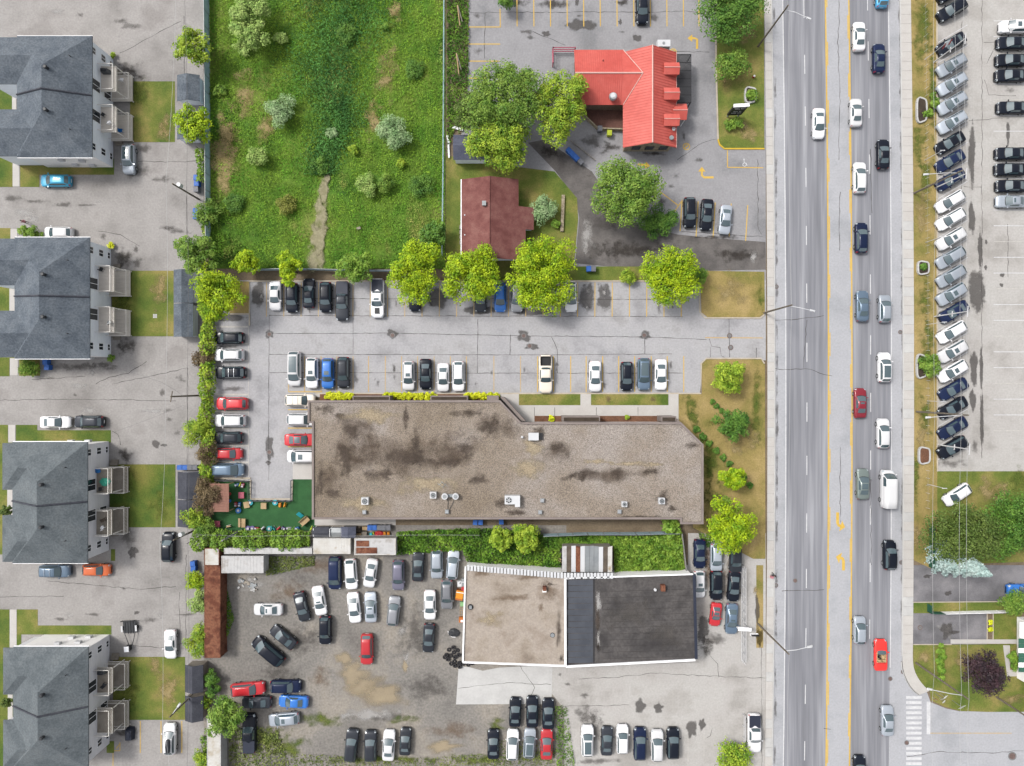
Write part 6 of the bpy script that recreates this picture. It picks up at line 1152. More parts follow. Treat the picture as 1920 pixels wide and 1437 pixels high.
# uncounted growth
def scatter(name, pts, n, hmax, leaf, ls=(.12, .26), z0=.0, up=.7, mound=None, asp=.5, clear=None):
    poly = np.array(PP(pts)); lo, hi = poly.min(0), poly.max(0); out = []
    while sum(map(len, out)) < n:
        q = rng.uniform(lo, hi, (n, 2)); ins = np.zeros(len(q), bool); j = len(poly) - 1
        for i in range(len(poly)):
            a, b = poly[i], poly[j]; cnd = ((a[1] > q[:, 1]) != (b[1] > q[:, 1])) & (q[:, 0] < (b[0] - a[0]) * (q[:, 1] - a[1]) / (b[1] - a[1] + 1e-12) + a[0]); ins ^= cnd; j = i
        if clear is not None:
            for cx_, cy_, rx_, ry_ in clear: w_ = P2(cx_, cy_); ins &= ((q[:, 0] - w_[0]) / (rx_ * S)) ** 2 + ((q[:, 1] - w_[1]) / (ry_ * S)) ** 2 > rng.uniform(.4, 1.1, len(q))
        out.append(q[ins])
    q = np.concatenate(out)[:n]; k = np.sin(q[:, 0] * 1.3 + 1.5 * np.sin(q[:, 1] * .8)) * .5 + np.sin(q[:, 1] * 1.7 + q[:, 0] * .5) * .5
    z = z0 + hmax * (.35 + .3 * (k + 1)) * rng.uniform(.3, 1, len(q)); P = np.concatenate([q, z[:, None]], 1); N = rng.normal(0, 1, P.shape) * .6 + np.array([0, 0, up])
    o = mesh_obj(name, leaf_mesh(name, P, N, rng.uniform(*ls, len(P)), asp), MATS[leaf] if leaf in MATS else MATS['leaf_' + leaf]); return props(o, kind='stuff')
PATH = [(594, 480, 26, 50), (598, 430, 22, 50), (604, 380, 18, 46), (610, 335, 13, 30)]
mg = scatter('meadow_grass', [(393, -100), (832, -100), (834, 505), (470, 505), (393, 470)], 95000, .55, 'meadow_leaf', (.08, .2), .08, .45, asp=.3, clear=PATH); mg['label'] = 'tall uncut grass and weeds'
qy = rng.uniform(-100, 330, 24000); qx = 628 - .04 * (qy - 100) + rng.normal(0, 1, 24000) * np.interp(qy, [-100, 60, 180, 330], [52, 46, 30, 14]) + 14 * np.sin(qy * .035)
q = np.stack([(qx - CX) * S, (CY - qy) * S, rng.uniform(.15, .9, 24000)], 1); props(mesh_obj('reeds', leaf_mesh('reeds', q, rng.normal(0, .6, q.shape) + np.array([0, 0, .4]), rng.uniform(.12, .26, 24000), .25), MATS['reed_leaf']), kind='stuff')
scatter('weeds', [(838, -60), (880, -60), (878, 210), (858, 230), (838, 290)], 5000, .7, 'vine_leaf', (.10, .22), .05)
scatter('vines', [(745, 996), (860, 990), (935, 990), (1020, 1002), (1050, 1020), (1050, 1064), (880, 1058), (868, 1030), (745, 1038)], 9000, 1.2, 'vine_leaf', (.14, .28), .2)
scatter('vines', [(1150, 1004), (1275, 1000), (1280, 1066), (1200, 1072), (1150, 1070)], 9000, 1.5, 'leaf_bright', (.12, .26), .2)
scatter('vines', [(1025, 1002), (1150, 1003), (1150, 1022), (1052, 1026)], 2600, 1.0, 'vine_leaf', (.14, .26), .2)
scatter('weeds', [(440, 1045), (590, 1042), (590, 1060), (500, 1080), (500, 1050)], 1500, .4, 'weed_leaf', (.08, .18)); scatter('weeds', [(412, 1085), (422, 1085), (440, 1160), (414, 1230)], 1100, .6, 'vine_leaf', (.1, .2))
scatter('weeds', [(430, 1360), (520, 1365), (545, 1437), (430, 1437)], 2200, .5, 'weed_leaf', (.08, .2)); scatter('weeds', [(545, 1412), (760, 1422), (960, 1410), (960, 1450), (545, 1450)], 2400, .35, 'weed_leaf', (.08, .17)); scatter('weeds', [(1040, 1322), (1062, 1322), (1078, 1440), (1044, 1440)], 800, .7, 'vine_leaf', (.1, .2)); scatter('weeds', [(915, 1385), (1040, 1395), (1040, 1440), (915, 1440)], 900, .3, 'weed_leaf', (.08, .18)); scatter('weeds', [(1310, 1000), (1345, 1000), (1345, 1020), (1312, 1030)], 500, .4, 'vine_leaf', (.1, .18))
scatter('weeds', [(390, 410), (470, 470), (470, 500), (400, 500)], 1500, .6, 'vine_leaf', (.1, .2))
for i_, (x, y, rx, ry, k) in enumerate(((593, 485, 21, 36, 'track'), (597, 445, 19, 40, 'track'), (602, 400, 16, 40, 'track'), (607, 358, 12, 30, 'track'), (612, 325, 9, 20, 'track'), (420, 300, 34, 110, 'dry'), (460, 180, 30, 60, 'dry'), (725, 130, 26, 60, 'dry'), (700, 220, 24, 40, 'dry'), (740, 20, 16, 30, 'dry'), (430, 260, 30, 60, 'dry'), (500, 240, 20, 40, 'dry'))): blob(x, y, rx, ry, k, meadow, .36 + i_ * .004, name='dry_patch')
# ------------------------------------------------------------ fences, poles, wires
def fence(name, pts, h, label, post=2.4, mat='fence_slat', gap=.0, slat=.12, th=.03, wiremesh=False, pmat='metal_grey'):
    t = thing(name, label, 'fence', (*P2(*pts[0]), 0))
    for (a, b), (c, d) in zip(pts, pts[1:]):
        p, q = Vector((*P2(a, b), 0)), Vector((*P2(c, d), 0)); l = (q - p).length; u = (q - p) / l; an = math.atan2(u.y, u.x); n = max(1, round(l / post))
        for i in range(n + 1): w = p + u * (l * i / n); MB().cyl((w.x, w.y, 0), .05, h + .06, 8).build('post', MATS[pmat], t)
        for i in range(n):
            s0, s1 = l * i / n + .06, l * (i + 1) / n - .06; m = MB(); k = max(2, int((s1 - s0) / (slat + gap)))
            for j in range(k): w = p + u * (s0 + (s1 - s0) * (j + .5) / k); m.obox((w.x, w.y, .08), ((s1 - s0) / k * (.86 if not wiremesh else .1), th, h - .1), an)
            if wiremesh:
                for zz in np.linspace(.1, h, 7): w = p + u * ((s0 + s1) / 2); m.obox((w.x, w.y, zz), (s1 - s0, .012, .012), an)
            m.build('panel', MATS[mat], t)
        w = p + u * (l / 2); MB().obox((w.x, w.y, h), (l, .06, .05), an).build('top_rail', MATS[pmat], t)
fence('slat_fence', [(392, -60), (394, 120), (395, 300), (396, 455)], 2.0, 'blue-grey slatted fence between the apartment court and the meadow'); fence('wire_fence', [(834, -60), (833, 160), (832, 330), (830, 480)], 1.6, 'thin wire fence along the right side of the meadow', 3, 'fence_slat', .25, .05, .02, True, 'fence_slat')
fence('slat_fence', [(468, 508), (580, 507), (640, 509), (740, 510)], 1.6, 'grey slatted fence between the meadow and the tree row', 2.6, 'fence_slat')
fence('corrugated_fence', [(1018, 1001), (1100, 998), (1190, 998), (1268, 996)], 2.0, 'grey-blue corrugated fence behind the long building', 2.5, 'fence_slat'); fence('slat_fence', [(1274, 997), (1282, 1065)], 1.8, 'weathered pale fence at the end of the vines', 2., 'concrete_wood')
fence('green_fence', [(1742, 984), (1741, 1062)], 1.5, 'dark green fence beside the lawn strip', 1.8, 'fence_green', pmat='fence_green'); fence('green_fence', [(1738, 1132), (1738, 1146), (1764, 1147)], 1.2, 'short dark green fence between the two driveways', 1.6, 'fence_green', pmat='fence_green'); fence('white_fence', [(1764, 1147), (1888, 1144)], 1.2, 'white picket fence between the two driveways', 1.6, 'white_trim', .03, pmat='white_trim')
fence('play_fence', [(400, 898), (470, 902), (470, 938), (549, 939), (549, 900)], 1.1, 'dark mesh fence stepping round the play turf', 1.0, 'metal_dark', .1, .05, .02, True, 'metal_dark'); fence('play_fence', [(445, 996), (583, 996)], 1.1, 'pale rail fence behind the row of toys', 1.4, 'wood_tan', .3, .06, .03, True, 'wood_tan')
t = thing('garden_wall', 'narrow pale garden wall right of the maroon house', 'wall', (*P2(1056, 400), 0)); 
for i in range(9): (x0, y1), (x1, y0) = P2(1053 - i * .3, 367 + i * 7.6), P2(1058.6 - i * .3, 374.2 + i * 7.6); MB().box(x0, x1, y0, y1, 0, .45).build('block', MATS['stone_wall'], t)
t = thing('stake_fence', 'line of thin white stakes along the east lawn strip', 'fence', (*P2(1735, 400), 0))
ys = [y for y in range(0, 965, 14) if not (183 < y < 232 or 488 < y < 516 or 660 < y < 710 or 838 < y < 872)]
stk = MB().cyl((0, 0, 0), .022, 1.05, 6).mesh('stake')
stk.materials.append(MATS['pole_white'])
for y in ys: o = bpy.data.objects.new('stake', stk); col.objects.link(o); o.parent = t; X, Yc = P2(1731 + bow(y) * .8, y); o.location = (X - org(t)[0], Yc - org(t)[1], 0)
for a, b in zip(ys, ys[1:]):
    if b - a < 20: MB().tube([(*P2(1731 + bow(a) * .8, a), .6), (*P2(1731 + bow(b) * .8, b), .6)], .008, 4).build('cord', MATS['wire'], t)
def pole(bx, by, tx, ty, label, mat='pole_wood', r=.15, arm=None, lamp=True, name='utility_pole', cat='pole', cross=(), transformer=None):
    # height from how far the top is displaced outward
    R0 = math.hypot(bx - CX, by - CY); R1 = math.hypot(tx - CX, ty - CY); h = min(13., max(4., H * (1 - R0 / R1)))
    x, y = P2(bx, by); t = thing(name, label, cat, (x, y, 0)); MB().tube([(x, y, 0), (x, y, h)], r, 10, r * .7).build('shaft', MATS[mat], t)
    if arm:
        za = h * .93; ax, ay = P2(arm[0], arm[1], za); MB().tube([(x, y, za - .3), (x + (ax - x) * .4, y + (ay - y) * .4, za + .05), (ax, ay, za)], .05, 6).build('arm', MATS['metal_white'], t)
        an = math.atan2(ay - y, ax - x); MB().obox((ax, ay, za - .08), (.75, .3, .16), an, .7).build('lamp_head', MATS['metal_white'], t)
    for z, l, an in cross: MB().obox((x, y, h * z - .06), (l, .1, .12), an).build('crossarm', MATS['pole_white' if mat == 'pole_white' else 'pole_wood'], t)
    if transformer: ax, ay = P2(*transformer, h * .8); m = MB().cyl((ax, ay, h * .72), .3, .9, 14); m.build('transformer', MATS['metal_white'], t); MB().tube([(x, y, h * .78), (ax, ay, h * .78)], .05, 5).build('bracket', MATS['metal_grey'], t)
    return (x, y, h)
PO = {}
PO['r1'] = pole(1421, 88, 1479, 11, 'dark wooden pole with a street lamp at the top of the road', arm=(1517, 35)); PO['r2'] = pole(1432, 587, 1487, 579, 'wooden pole with a street lamp beside the dry lawn corner', arm=(1524, 583)); PO['r3'] = pole(1421, 1170, 1479, 1227, 'wooden pole with a street lamp beside the white railing', arm=(1519, 1213))
PO['e1'] = pole(1713, 363, 1806, 324, 'wooden pole with a street lamp beside the first white dealer cars', arm=(1737, 327)); PO['e2'] = pole(1718, 772, 1816, 779, 'wooden pole with a street lamp beside the lower dealer cars', arm=(1741, 783)); PO['e3'] = pole(1717, 1243, 1815, 1312, 'wooden pole with a street lamp at the corner lawn', arm=(1744, 1293)); PO['e4'] = pole(1868, 1307, 1935, 1343, 'wooden pole at the lower right edge of the corner lawn')
PO['w1'] = pole(373, 374, 322, 347, 'wooden pole with transformer beside the blue bins and fence', transformer=(336, 347)); PO['w2'] = pole(372, 742, 320, 748, 'wooden pole in the hedge beside the court', cross=((.97, 1.6, 1.4),)); PO['w3'] = pole(362, 996, 326, 1015, 'wooden pole with transformer above the parked black SUV', transformer=(340, 1002)); PO['w4'] = pole(367, 1297, 318, 1345, 'wooden pole with lamp between the charcoal sheds', arm=(335, 1323)); PO['p1'] = pole(453, 994, 417, 1015, 'grey pole standing in the vine hedge', mat='metal_grey', cross=((.98, .9, .6),))
for i, (bx, by, tx, ty) in enumerate(((1750, 118, 1812, 74), (1753, 353, 1814, 329), (1752, 594, 1815, 584), (1757, 834, 1818, 844))): pole(bx, by, tx, ty, f'white car lot light pole with cross arms, {ORD[i]} from the top', 'pole_white', .1, name='lot_light_pole', cat='light pole', cross=((.99, 1.6, 1.5), (.55, .8, 1.5)))
for i, (bx, by, tx, ty) in enumerate(((1733, 301, 1769, 283), (1735, 455, 1768, 445), (1737, 609, 1772, 605), (1738, 752, 1770, 754), (1738, 908, 1772, 917))): pole(bx, by, tx, ty, f'thin white bare pole on the lawn strip, {ORD[i]} from the top', 'pole_white', .045, name='banner_pole', cat='pole', cross=((.97, .7, 0),))
t = thing('flag', 'red and white flag on a short pole beside the dealer lot', 'flag', (*P2(1733, 113), 0)); x, y = P2(1733, 113); MB().tube([(x, y, 0), (x, y, 5)], .04, 6).build('pole', MATS['pole_white'], t)
for i, c in enumerate(('toy_red', 'white_trim', 'toy_red')): z = 4.8; MB().slab([(x + .1 + i * .45, y + .1 + i * .3, z), (x + .1 + (i + 1) * .45 - .01, y + .1 + (i + 1) * .3, z - .15), (x + .1 + (i + 1) * .45 - .01, y + .1 + (i + 1) * .3 - .5, z - .9), (x + .1 + i * .45, y + .1 + i * .3 - .5, z - .7)], .02).build('stripe', MATS[c], t)
def wire(pts, label, r=.017, mat='wire', sag=.5):
    P = []
    for a, b in zip(pts, pts[1:]):
        a, b = Vector(a), Vector(b); n = 8
        for i in range(n): s = i / n; P.append(a + (b - a) * s - Vector((0, 0, sag * 4 * s * (1 - s))))
    P.append(Vector(pts[-1])); t = MB().tube([tuple(p) for p in P], r, 4).build('overhead_wire', MATS[mat]); props(t, label, 'wire')
def at(px, py, z): return (*P2(px, py, z), z)
wire([at(330, -30, 10), (PO['w1'][0], PO['w1'][1], 10.), (PO['w2'][0], PO['w2'][1], 10.), (PO['w3'][0], PO['w3'][1], 10), (PO['w4'][0], PO['w4'][1], 10), at(318, 1470, 10)], 'pale overhead wire running down the apartment court'); wire([at(345, -30, 8), at(350, 350, 8), at(350, 742, 8), at(352, 1000, 8), at(350, 1470, 8)], 'dark overhead wire running down the apartment court', .02, 'wire_dark')
wire([at(1477, -30, 9.5), at(1480, 20, 9.5), at(1484, 580, 9.5), at(1480, 1226, 9.5), at(1478, 1470, 9.5)], 'thin overhead wire above the left road shoulder'); wire([at(1752, -30, 9), at(1757, 340, 9), at(1753, 775, 9), at(1752, 1260, 9), at(1750, 1470, 9)], 'overhead wire above the lawn strip, the left one of three'); wire([at(1790, -30, 11), at(1806, 326, 11), at(1803, 778, 11), at(1803, 1300, 11), at(1805, 1470, 11)], 'overhead wire above the dealer cars, the middle one of three'); wire([at(1808, -30, 11.4), at(1816, 326, 11.4), at(1816, 778, 11.4), at(1817, 1312, 11.4), at(1818, 1470, 11.4)], 'overhead wire above the dealer cars, the right one of three')
wire([(PO['p1'][0], PO['p1'][1], 4.6), at(640, 1006, 4), at(900, 1004, 4)], 'pale wire crossing the vine hedge and sheds', .015); wire([at(330, 1004, 9), at(455, 1006, 5)], 'short pale wire from the court pole to the vine hedge', .015); wire([at(215, 810, 5), at(345, 760, 9)], 'service wire from the third apartment house to the hedge pole', .015, 'wire_dark'); wire([at(215, 690, 5), at(300, 716, 6), at(345, 745, 9)], 'service wire from the second apartment house to the hedge pole', .015, 'wire_dark')
# ------------------------------------------------------------ road signs and the white railing
t = thing('lattice_railing', 'white lattice railing between the cars for sale and the sidewalk', 'railing', (*P2(1394, 1160), 0))
for dx in (-.22, .22): (x, ya), (_, yb) = P2(1392, 1062), P2(1392, 1238); [MB().tube([(x + dx, ya, z), (x + dx, yb, z)], .05, 6).build('rail', MATS['pole_white'], t) for z in (.35, .95)]
for i in range(12): x, y = P2(1392, 1064 + i * 15.6); MB().tube([(x - .22, y, .35), (x + .22, y - .6, .95)], .035, 5).build('brace', MATS['pole_white'], t); MB().tube([(x - .5, y + .25, 1.3), (x - .1, y, .95), (x - .22, y, 0)], .03, 5).build('post', MATS['pole_white'], t)
t = thing('sign_board', 'white sign board on legs across the lattice railing', 'sign', (*P2(1399, 1184), 0)); x, y = P2(1396, 1180, 2.4)
MB().obox((x, y, 1.6), (1.9, .12, .85), -.06).build('panel', MATS['white_trim'], t); MB().obox((x, y, 2.46), (2.0, .5, .06), -.06).build('top', MATS['white_trim'], t)
for s in (-.75, .75): MB().cyl((x + s, y, 0), .05, 1.6, 8).build('leg', MATS['metal_dark'], t)
t = thing('low_sign', 'small black and white ground sign beside the sidewalk', 'sign', (*P2(1418, 1193), 0)); x, y = P2(1417, 1193, .8); MB().obox((x, y, .25), (1.1, .08, .6), 0).build('panel', MATS['sign_black'], t); MB().obox((x, y - .06, .28), (.9, .02, .16), 0).build('text_strip', MATS['white_trim'], t); MB().obox((x, y, 0), (1.2, .3, .2), 0).build('base', MATS['white_trim'], t)
t = thing('railing', 'white pipe railing beside the white pickup truck', 'railing', (*P2(1393, 1370), 0))
for xx in (1391.5, 1394): (x, ya), (_, yb) = P2(xx, 1338), P2(xx, 1402); MB().tube([(x, ya, .9), (x, yb, .9)], .045, 6).build('rail', MATS['pole_white'], t); [MB().cyl((x, ya + (yb - ya) * q / 3, 0), .04, .9, 6).build('post', MATS['pole_white'], t) for q in range(4)]
t = thing('pylon_sign', 'black pylon sign with a white cap on the restaurant lawn', 'sign', (*P2(1373, 219), 0)); x, y = P2(1373, 219); an = .05
MB().obox((x, y, .9), (2.15, .3, 3.2), an).build('panel', MATS['sign_black'], t); MB().obox((x, y, 4.1), (2.3, .45, .25), an).build('cap', MATS['white_trim'], t)
for s in (-.8, .8): MB().obox((x + s, y, 0), (.16, .2, .9), an).build('leg', MATS['metal_grey'], t)
for z, w, h in ((3.55, 1.7, .16), (3.2, 1.3, .12), (2.3, 1.2, .10), (1.7, 1.5, .14)):
    m = MB(); k = int(w / .17)
    for q in range(k):
        if q % 5 != 4: m.obox((x - w / 2 + w * (q + .5) / k, y - .162 + (q - k / 2) * w / k * an, z), (.09, .02, h), an)
    m.build('lettering', MATS['white_trim'], t)
def road_sign(px, py, h, label, mat, shape, s=.35, rz=0.):
    x, y = P2(px, py); t = thing('road_sign', label, 'sign', (x, y, 0)); MB().cyl((x, y, 0), .035, h, 6).build('post', MATS['metal_grey'], t); m = MB()
    if shape == 'oct': pts = [(s * math.cos(a * math.pi / 4 + .39), s * math.sin(a * math.pi / 4 + .39)) for a in range(8)]
    else: pts = [(-s, -s * .7), (s, -s * .7), (s, s * .7), (-s, s * .7)]
    ca, sa = math.cos(rz), math.sin(rz); tl = .55
    v = [(x + a * ca - .04 * sa, y + a * sa + b * tl + .06, h - .2 + b) for a, b in pts]; m.slab(v, .03); m.build('plate', MATS[mat], t)
road_sign(1756, 1296, 2.4, 'white sign plate beside the octagon at the street corner', 'white_trim', 'rect', .32, .8); road_sign(1753, 1300, 2.2, 'pale octagonal sign at the street corner', 'metal_white', 'oct', .36, .4); road_sign(1785, 1313, 2.6, 'square white sign on a long post at the street corner', 'white_trim', 'rect', .45, .5); road_sign(1749, 1308, 1.0, 'small red marker plate at the street corner', 'toy_red', 'rect', .25); road_sign(1761, 1310, 1.4, 'small low white sign at the street corner', 'white_trim', 'rect', .25, .9)
t = thing('hydrant', 'red hydrant with white top on the restaurant lawn', 'hydrant', (*P2(1412, 146), 0)); x, y = P2(1412, 146); MB().cyl((x, y, 0), .16, .6, 10).build('barrel', MATS['toy_red'], t); MB().cyl((x, y, .6), .17, .2, 10, .06).build('cap', MATS['white_trim'], t); MB().tube([(x - .24, y, .42), (x + .24, y, .42)], .07, 8).build('outlet', MATS['toy_red'], t)
# stone planters
def planter(px, py, lx, ly, label, an=0., soil='soil', n=9):
    x, y = P2(px, py); t = thing('stone_planter', label, 'planter', (x, y, 0)); pts = []
    for k in range(n * 2):
        a = 2 * math.pi * k / (n * 2); ex = abs(math.cos(a)) ** .5 * math.copysign(1, math.cos(a)); ey = abs(math.sin(a)) ** .5 * math.copysign(1, math.sin(a)); pts.append((x + ex * lx * S, y + ey * ly * S * (1 + .12 * (ex < 0))))
    for a, b in zip(pts, pts[1:] + pts[:1]): MB().obox(((a[0] + b[0]) / 2, (a[1] + b[1]) / 2, 0), (math.hypot(b[0] - a[0], b[1] - a[1]) * .97, .22, .42), math.atan2(b[1] - a[1], b[0] - a[0])).build('block', MATS['concrete_white'], t)
    MB().prism(pts, .1, .34).build('soil', MATS[soil], t)
planter(1726, 208, 9, 21, 'curved white stone planter, topmost on the lawn strip'); planter(1729, 503, 10, 11, 'white stone planter, second from the top on the lawn strip'); planter(1726, 687, 9, 20, 'white stone planter mostly covered by a green bush'); planter(1731, 854, 10, 14, 'white stone planter with dry orange soil', soil='mulch'); planter(1406, 180, 10, 13, 'curved white stone planter beside the pylon sign')
# ------------------------------------------------------------ bins
def wheelie(px, py, colour, label, rz=0., s=1., group=None, lid=None):
    x, y = P2(px, py, 1.); t = thing('wheelie_bin', label, 'bin', (x, y, 0), rz, group, False); m = MB(); m.obox((0, 0, .06), (.62 * s, .72 * s, .92), 0, 1.12); mesh_obj('body', m.mesh('body'), MATS[colour], t)
    m = MB(); m.obox((0, 0, .985), (.74 * s, .84 * s, .07), 0, .94); m.obox((0, -.05, 1.055), (.4 * s, .5 * s, .02), 0, .9); mesh_obj('lid', m.mesh('lid'), MATS[lid or colour], t)
    for q in (-.26, .26): m = MB(); m.tube([(q - .04, .3, .1), (q + .04, .3, .1)], .1, 10); mesh_obj('wheel', m.mesh('wheel'), MATS['rubber'], t)
    m = MB(); m.tube([(-.25, .46 * s, .97), (.25, .46 * s, .97)], .025, 6); mesh_obj('handle', m.mesh('handle'), MATS['bin_black'], t)
for i, (x, y, c, lb) in enumerate(((367, 333, 'bin_blue', 'upper blue bin beside the slatted fence'), (368, 344, 'bin_blue', 'lower blue bin beside the slatted fence'), (367, 355, 'bin_grey', 'grey bin below two blue ones beside the slatted fence'), (366, 396, 'bin_blue', 'blue bin, upper of two half under a fence bush'), (366, 406, 'bin_blue', 'blue bin, lower of two half under a fence bush'),
    (84, 679, 'bin_blue', 'upper blue bin at the foot of the second apartment house'), (87, 689, 'bin_blue', 'lower blue bin at the foot of the second apartment house'), (337, 877, 'bin_blue', 'leftmost blue bin above the third shed'), (346, 877, 'bin_blue', 'second blue bin above the third shed'), (356, 877, 'bin_grey', 'left grey bin above the third shed'), (365, 877, 'bin_grey', 'right grey bin above the third shed'),
    (361, 1058, 'bin_blue', 'upper blue bin beside the cream-topped container'), (362, 1067, 'bin_blue', 'lower blue bin beside the cream-topped container'), (1067, 282, 'bin_blue', 'blue bin, upper left of the slanted row behind the restaurant'), (1074, 289, 'bin_blue', 'blue bin, second of the slanted row behind the restaurant'), (1081, 296, 'bin_blue', 'blue bin, third of the slanted row behind the restaurant'), (1089, 303, 'bin_grey', 'grey bin at the end of the slanted row behind the restaurant'),
    (1104, 504, 'bin_blue', 'single blue bin on the grass by the dark driveway'), (1113, 504, 'bin_grey', 'grey bin right of the single blue one by the driveway'), (693, 990, 'bin_blue', 'left blue bin behind the long building'), (702, 990, 'bin_blue', 'right blue bin behind the long building'), (711, 990, 'bin_grey', 'first grey bin behind the long building'), (719, 990, 'bin_grey', 'second grey bin behind the long building'), (728, 990, 'bin_grey', 'third grey bin behind the long building'),
    (891, 980, 'bin_blue', 'left blue bin under the eaves of the long building'), (901, 980, 'bin_blue', 'right blue bin under the eaves of the long building'), (940, 979, 'bin_blue', 'blue bin beside the yellowish tree behind the long building'), (1143, 249, 'toy_yellow', 'yellow bin beside the brick patio'), (1125, 241, 'bin_grey', 'pale grey box bin at the corner of the brick patio'), (237, 1218, 'bin_black', 'black bin with white lid behind the small trailer'))):
    wheelie(x, y, c, lb, .75 if 1060 < x < 1095 else 1.57 if x in (337, 346, 356, 365) else (i % 3 - 1) * .06, 1. if x > 1000 or x < 600 else .95, lid='white_trim' if x == 237 else None)
# ------------------------------------------------------------ clutter at the garage: tyres, cabinet, drums
def tyre_mesh():
    m = MB(); n, k = 16, 8
    for i in range(n):
        a = 2 * math.pi * i / n
        for j in range(k): b = 2 * math.pi * j / k; r = .215 + .125 * math.cos(b); m.v.append((r * math.cos(a), r * math.sin(a), .11 + .11 * math.sin(b)))
    m.f = [(i * k + j, ((i + 1) % n) * k + j, ((i + 1) % n) * k + (j + 1) % k, i * k + (j + 1) % k) for i in range(n) for j in range(k)]
    me = m.mesh('tyre', smooth=True); me.materials.append(MATS['rubber']); return me
tm = tyre_mesh()
def tyre(px, py, z, tilt=0.):
    o = bpy.data.objects.new('tyre', tm); col.objects.link(o); o.location = (*P2(px, py, z), z); o.rotation_euler = (tilt, 0, px); props(o, 'worn black tyre in the pile at the corner of the beige roof', 'tyre', 'tyres piled at the garage corner')
for i, (x, y) in enumerate(((842, 1218), (850, 1214), (851, 1223), (837, 1228), (845, 1229), (853, 1232), (834, 1232), (840, 1236), (852, 1240), (861, 1243), (846, 1244), (853, 1248), (869, 1244), (862, 1250), (878, 1246), (885, 1243), (858, 1219), (860, 1228))):
    for lv in range(1 + (i % 2)): tyre(x, y, .22 * lv)
def clutter(name, label, cat, px, py, parts, rz=0.):
    x, y = P2(px, py, .5); t = thing(name, label, cat, (x, y, 0), rz, None, False)
    for nm, mt, mb in parts: mesh_obj(nm, mb.mesh(nm), MATS[mt], t)
    return t
clutter('steel_cabinet', 'rusty orange steel cabinet beside the grey SUV', 'cabinet', 862, 1115, [('body', 'orange_rust', MB().obox((0, 0, 0), (1.1, 1.5, 1.0))), ('lid', 'toy_orange', MB().obox((0, .1, 1.0), (1.16, 1.2, .06), 0, .95)), ('strap', 'white_trim', MB().obox((0, .45, 1.06), (1.18, .08, .02)))], -.15)
clutter('drum', 'red drum beside the beige-roofed garage wall', 'drum', 869, 1103, [('barrel', 'toy_red', MB().cyl((0, 0, 0), .32, .85, 14)), ('rim', 'toy_red', MB().cyl((0, 0, .85), .34, .04, 14)), ('bung', 'metal_dark', MB().cyl((.15, 0, .89), .05, .03, 8))])
clutter('appliance', 'white discarded appliance beside the beige-roofed garage wall', 'appliance', 862, 1094, [('body', 'metal_white', MB().obox((0, 0, 0), (.65, .8, .9))), ('knob', 'sign_black', MB().cyl((.1, .15, .9), .1, .04, 10))]); clutter('appliance', 'grey metal box right of the white appliance at the garage', 'appliance', 870, 1092, [('body', 'metal_grey', MB().obox((0, 0, 0), (.7, 1.2, .8))), ('rim', 'white_trim', MB().obox((0, .1, .8), (.7, .06, .03)))])
clutter('crate', 'pale green crate beside the beige-roofed garage wall', 'crate', 867, 1133, [('box', 'green_pale', MB().obox((0, 0, 0), (.65, .6, .5))), ('rim', 'green_pale', MB().obox((0, 0, .5), (.7, .65, .06)))]); clutter('crate', 'orange crate above the tyre pile', 'crate', 865, 1163, [('box', 'orange_rust', MB().obox((0, 0, 0), (.75, .8, .5))), ('lid', 'white_trim', MB().obox((.1, -.15, .5), (.4, .3, .04)))]); clutter('ladder', 'pale ladder lying along the beige-roofed garage wall', 'ladder', 865, 1147, [('rail', 'wood_tan', MB().obox((-.2, 0, 0), (.06, 2.0, .08))), ('rail', 'wood_tan', MB().obox((.2, 0, 0), (.06, 2.0, .08)))] + [('rung', 'wood_tan', MB().obox((0, -.8 + q * .4, .02), (.4, .05, .05))) for q in range(5)])
clutter('tarpaulin', 'dark crumpled tarpaulin beside the tyre pile', 'tarpaulin', 851, 1188, [('sheet', 'bin_black', MB().ball((0, 0, .1), .9, .7, .4, 12, 6, .18)), ('hem', 'white_trim', MB().tube([(-.95, .2, .05), (-.8, -.4, .06), (-.3, -.72, .06), (.2, -.75, .05)], .05, 5))])
clutter('ladder', 'pale ladder leaning among the vines beside the rusty shed', 'ladder', 1044, 1046, [('rail', 'wood_tan', MB().tube([(-.7, .38, .3), (.7, -.1, 1.4)], .04, 5)), ('rail', 'wood_tan', MB().tube([(-.7, .0, .3), (.7, -.48, 1.4)], .04, 5))] + [('rung', 'wood_tan', MB().tube([(-.6 + q * .22, .34 - q * .07, .38 + q * .17), (-.6 + q * .22, -.04 - q * .07, .38 + q * .17)], .03, 5)) for q in range(6)])
for i, (x, y, w, h, mt, lb) in enumerate(((672, 993, .7, .8, 'wood_dark', 'brown wooden box behind the long building, beside the blue-grey shed'), (684, 991, .8, .5, 'wood_tan', 'tan wooden crate left of the blue bins'), (673, 1004, .75, .6, 'wood_tan', 'light wooden box below the brown one'), (683, 1002, .8, .8, 'wood_grey', 'weathered pallet box below the tan crate'))): clutter('wooden_box', lb, 'box', x, y, [('box', mt, MB().obox((0, 0, 0), (w, h, .6)))] + [('board', mt, MB().obox((-w / 2 + w * (q + .5) / 4, 0, .6), (w / 4 - .03, h, .03))) for q in range(4)])
clutter('tarp_heap', 'red tarpaulin heap below the grey bins', 'tarpaulin', 710, 1002, [('sheet', 'toy_red', MB().ball((0, 0, .2), .68, .45, .4, 12, 6, .15))]); clutter('toy_heap', 'teal and lime toy pile beside the red tarpaulin', 'toys', 696, 1003, [('piece', 'toy_cyan', MB().obox((-.1, 0, 0), (.5, .5, .4), .3, .7)), ('piece', 'toy_yellow', MB().obox((.3, .2, 0), (.2, .4, .5), .2, .7))])
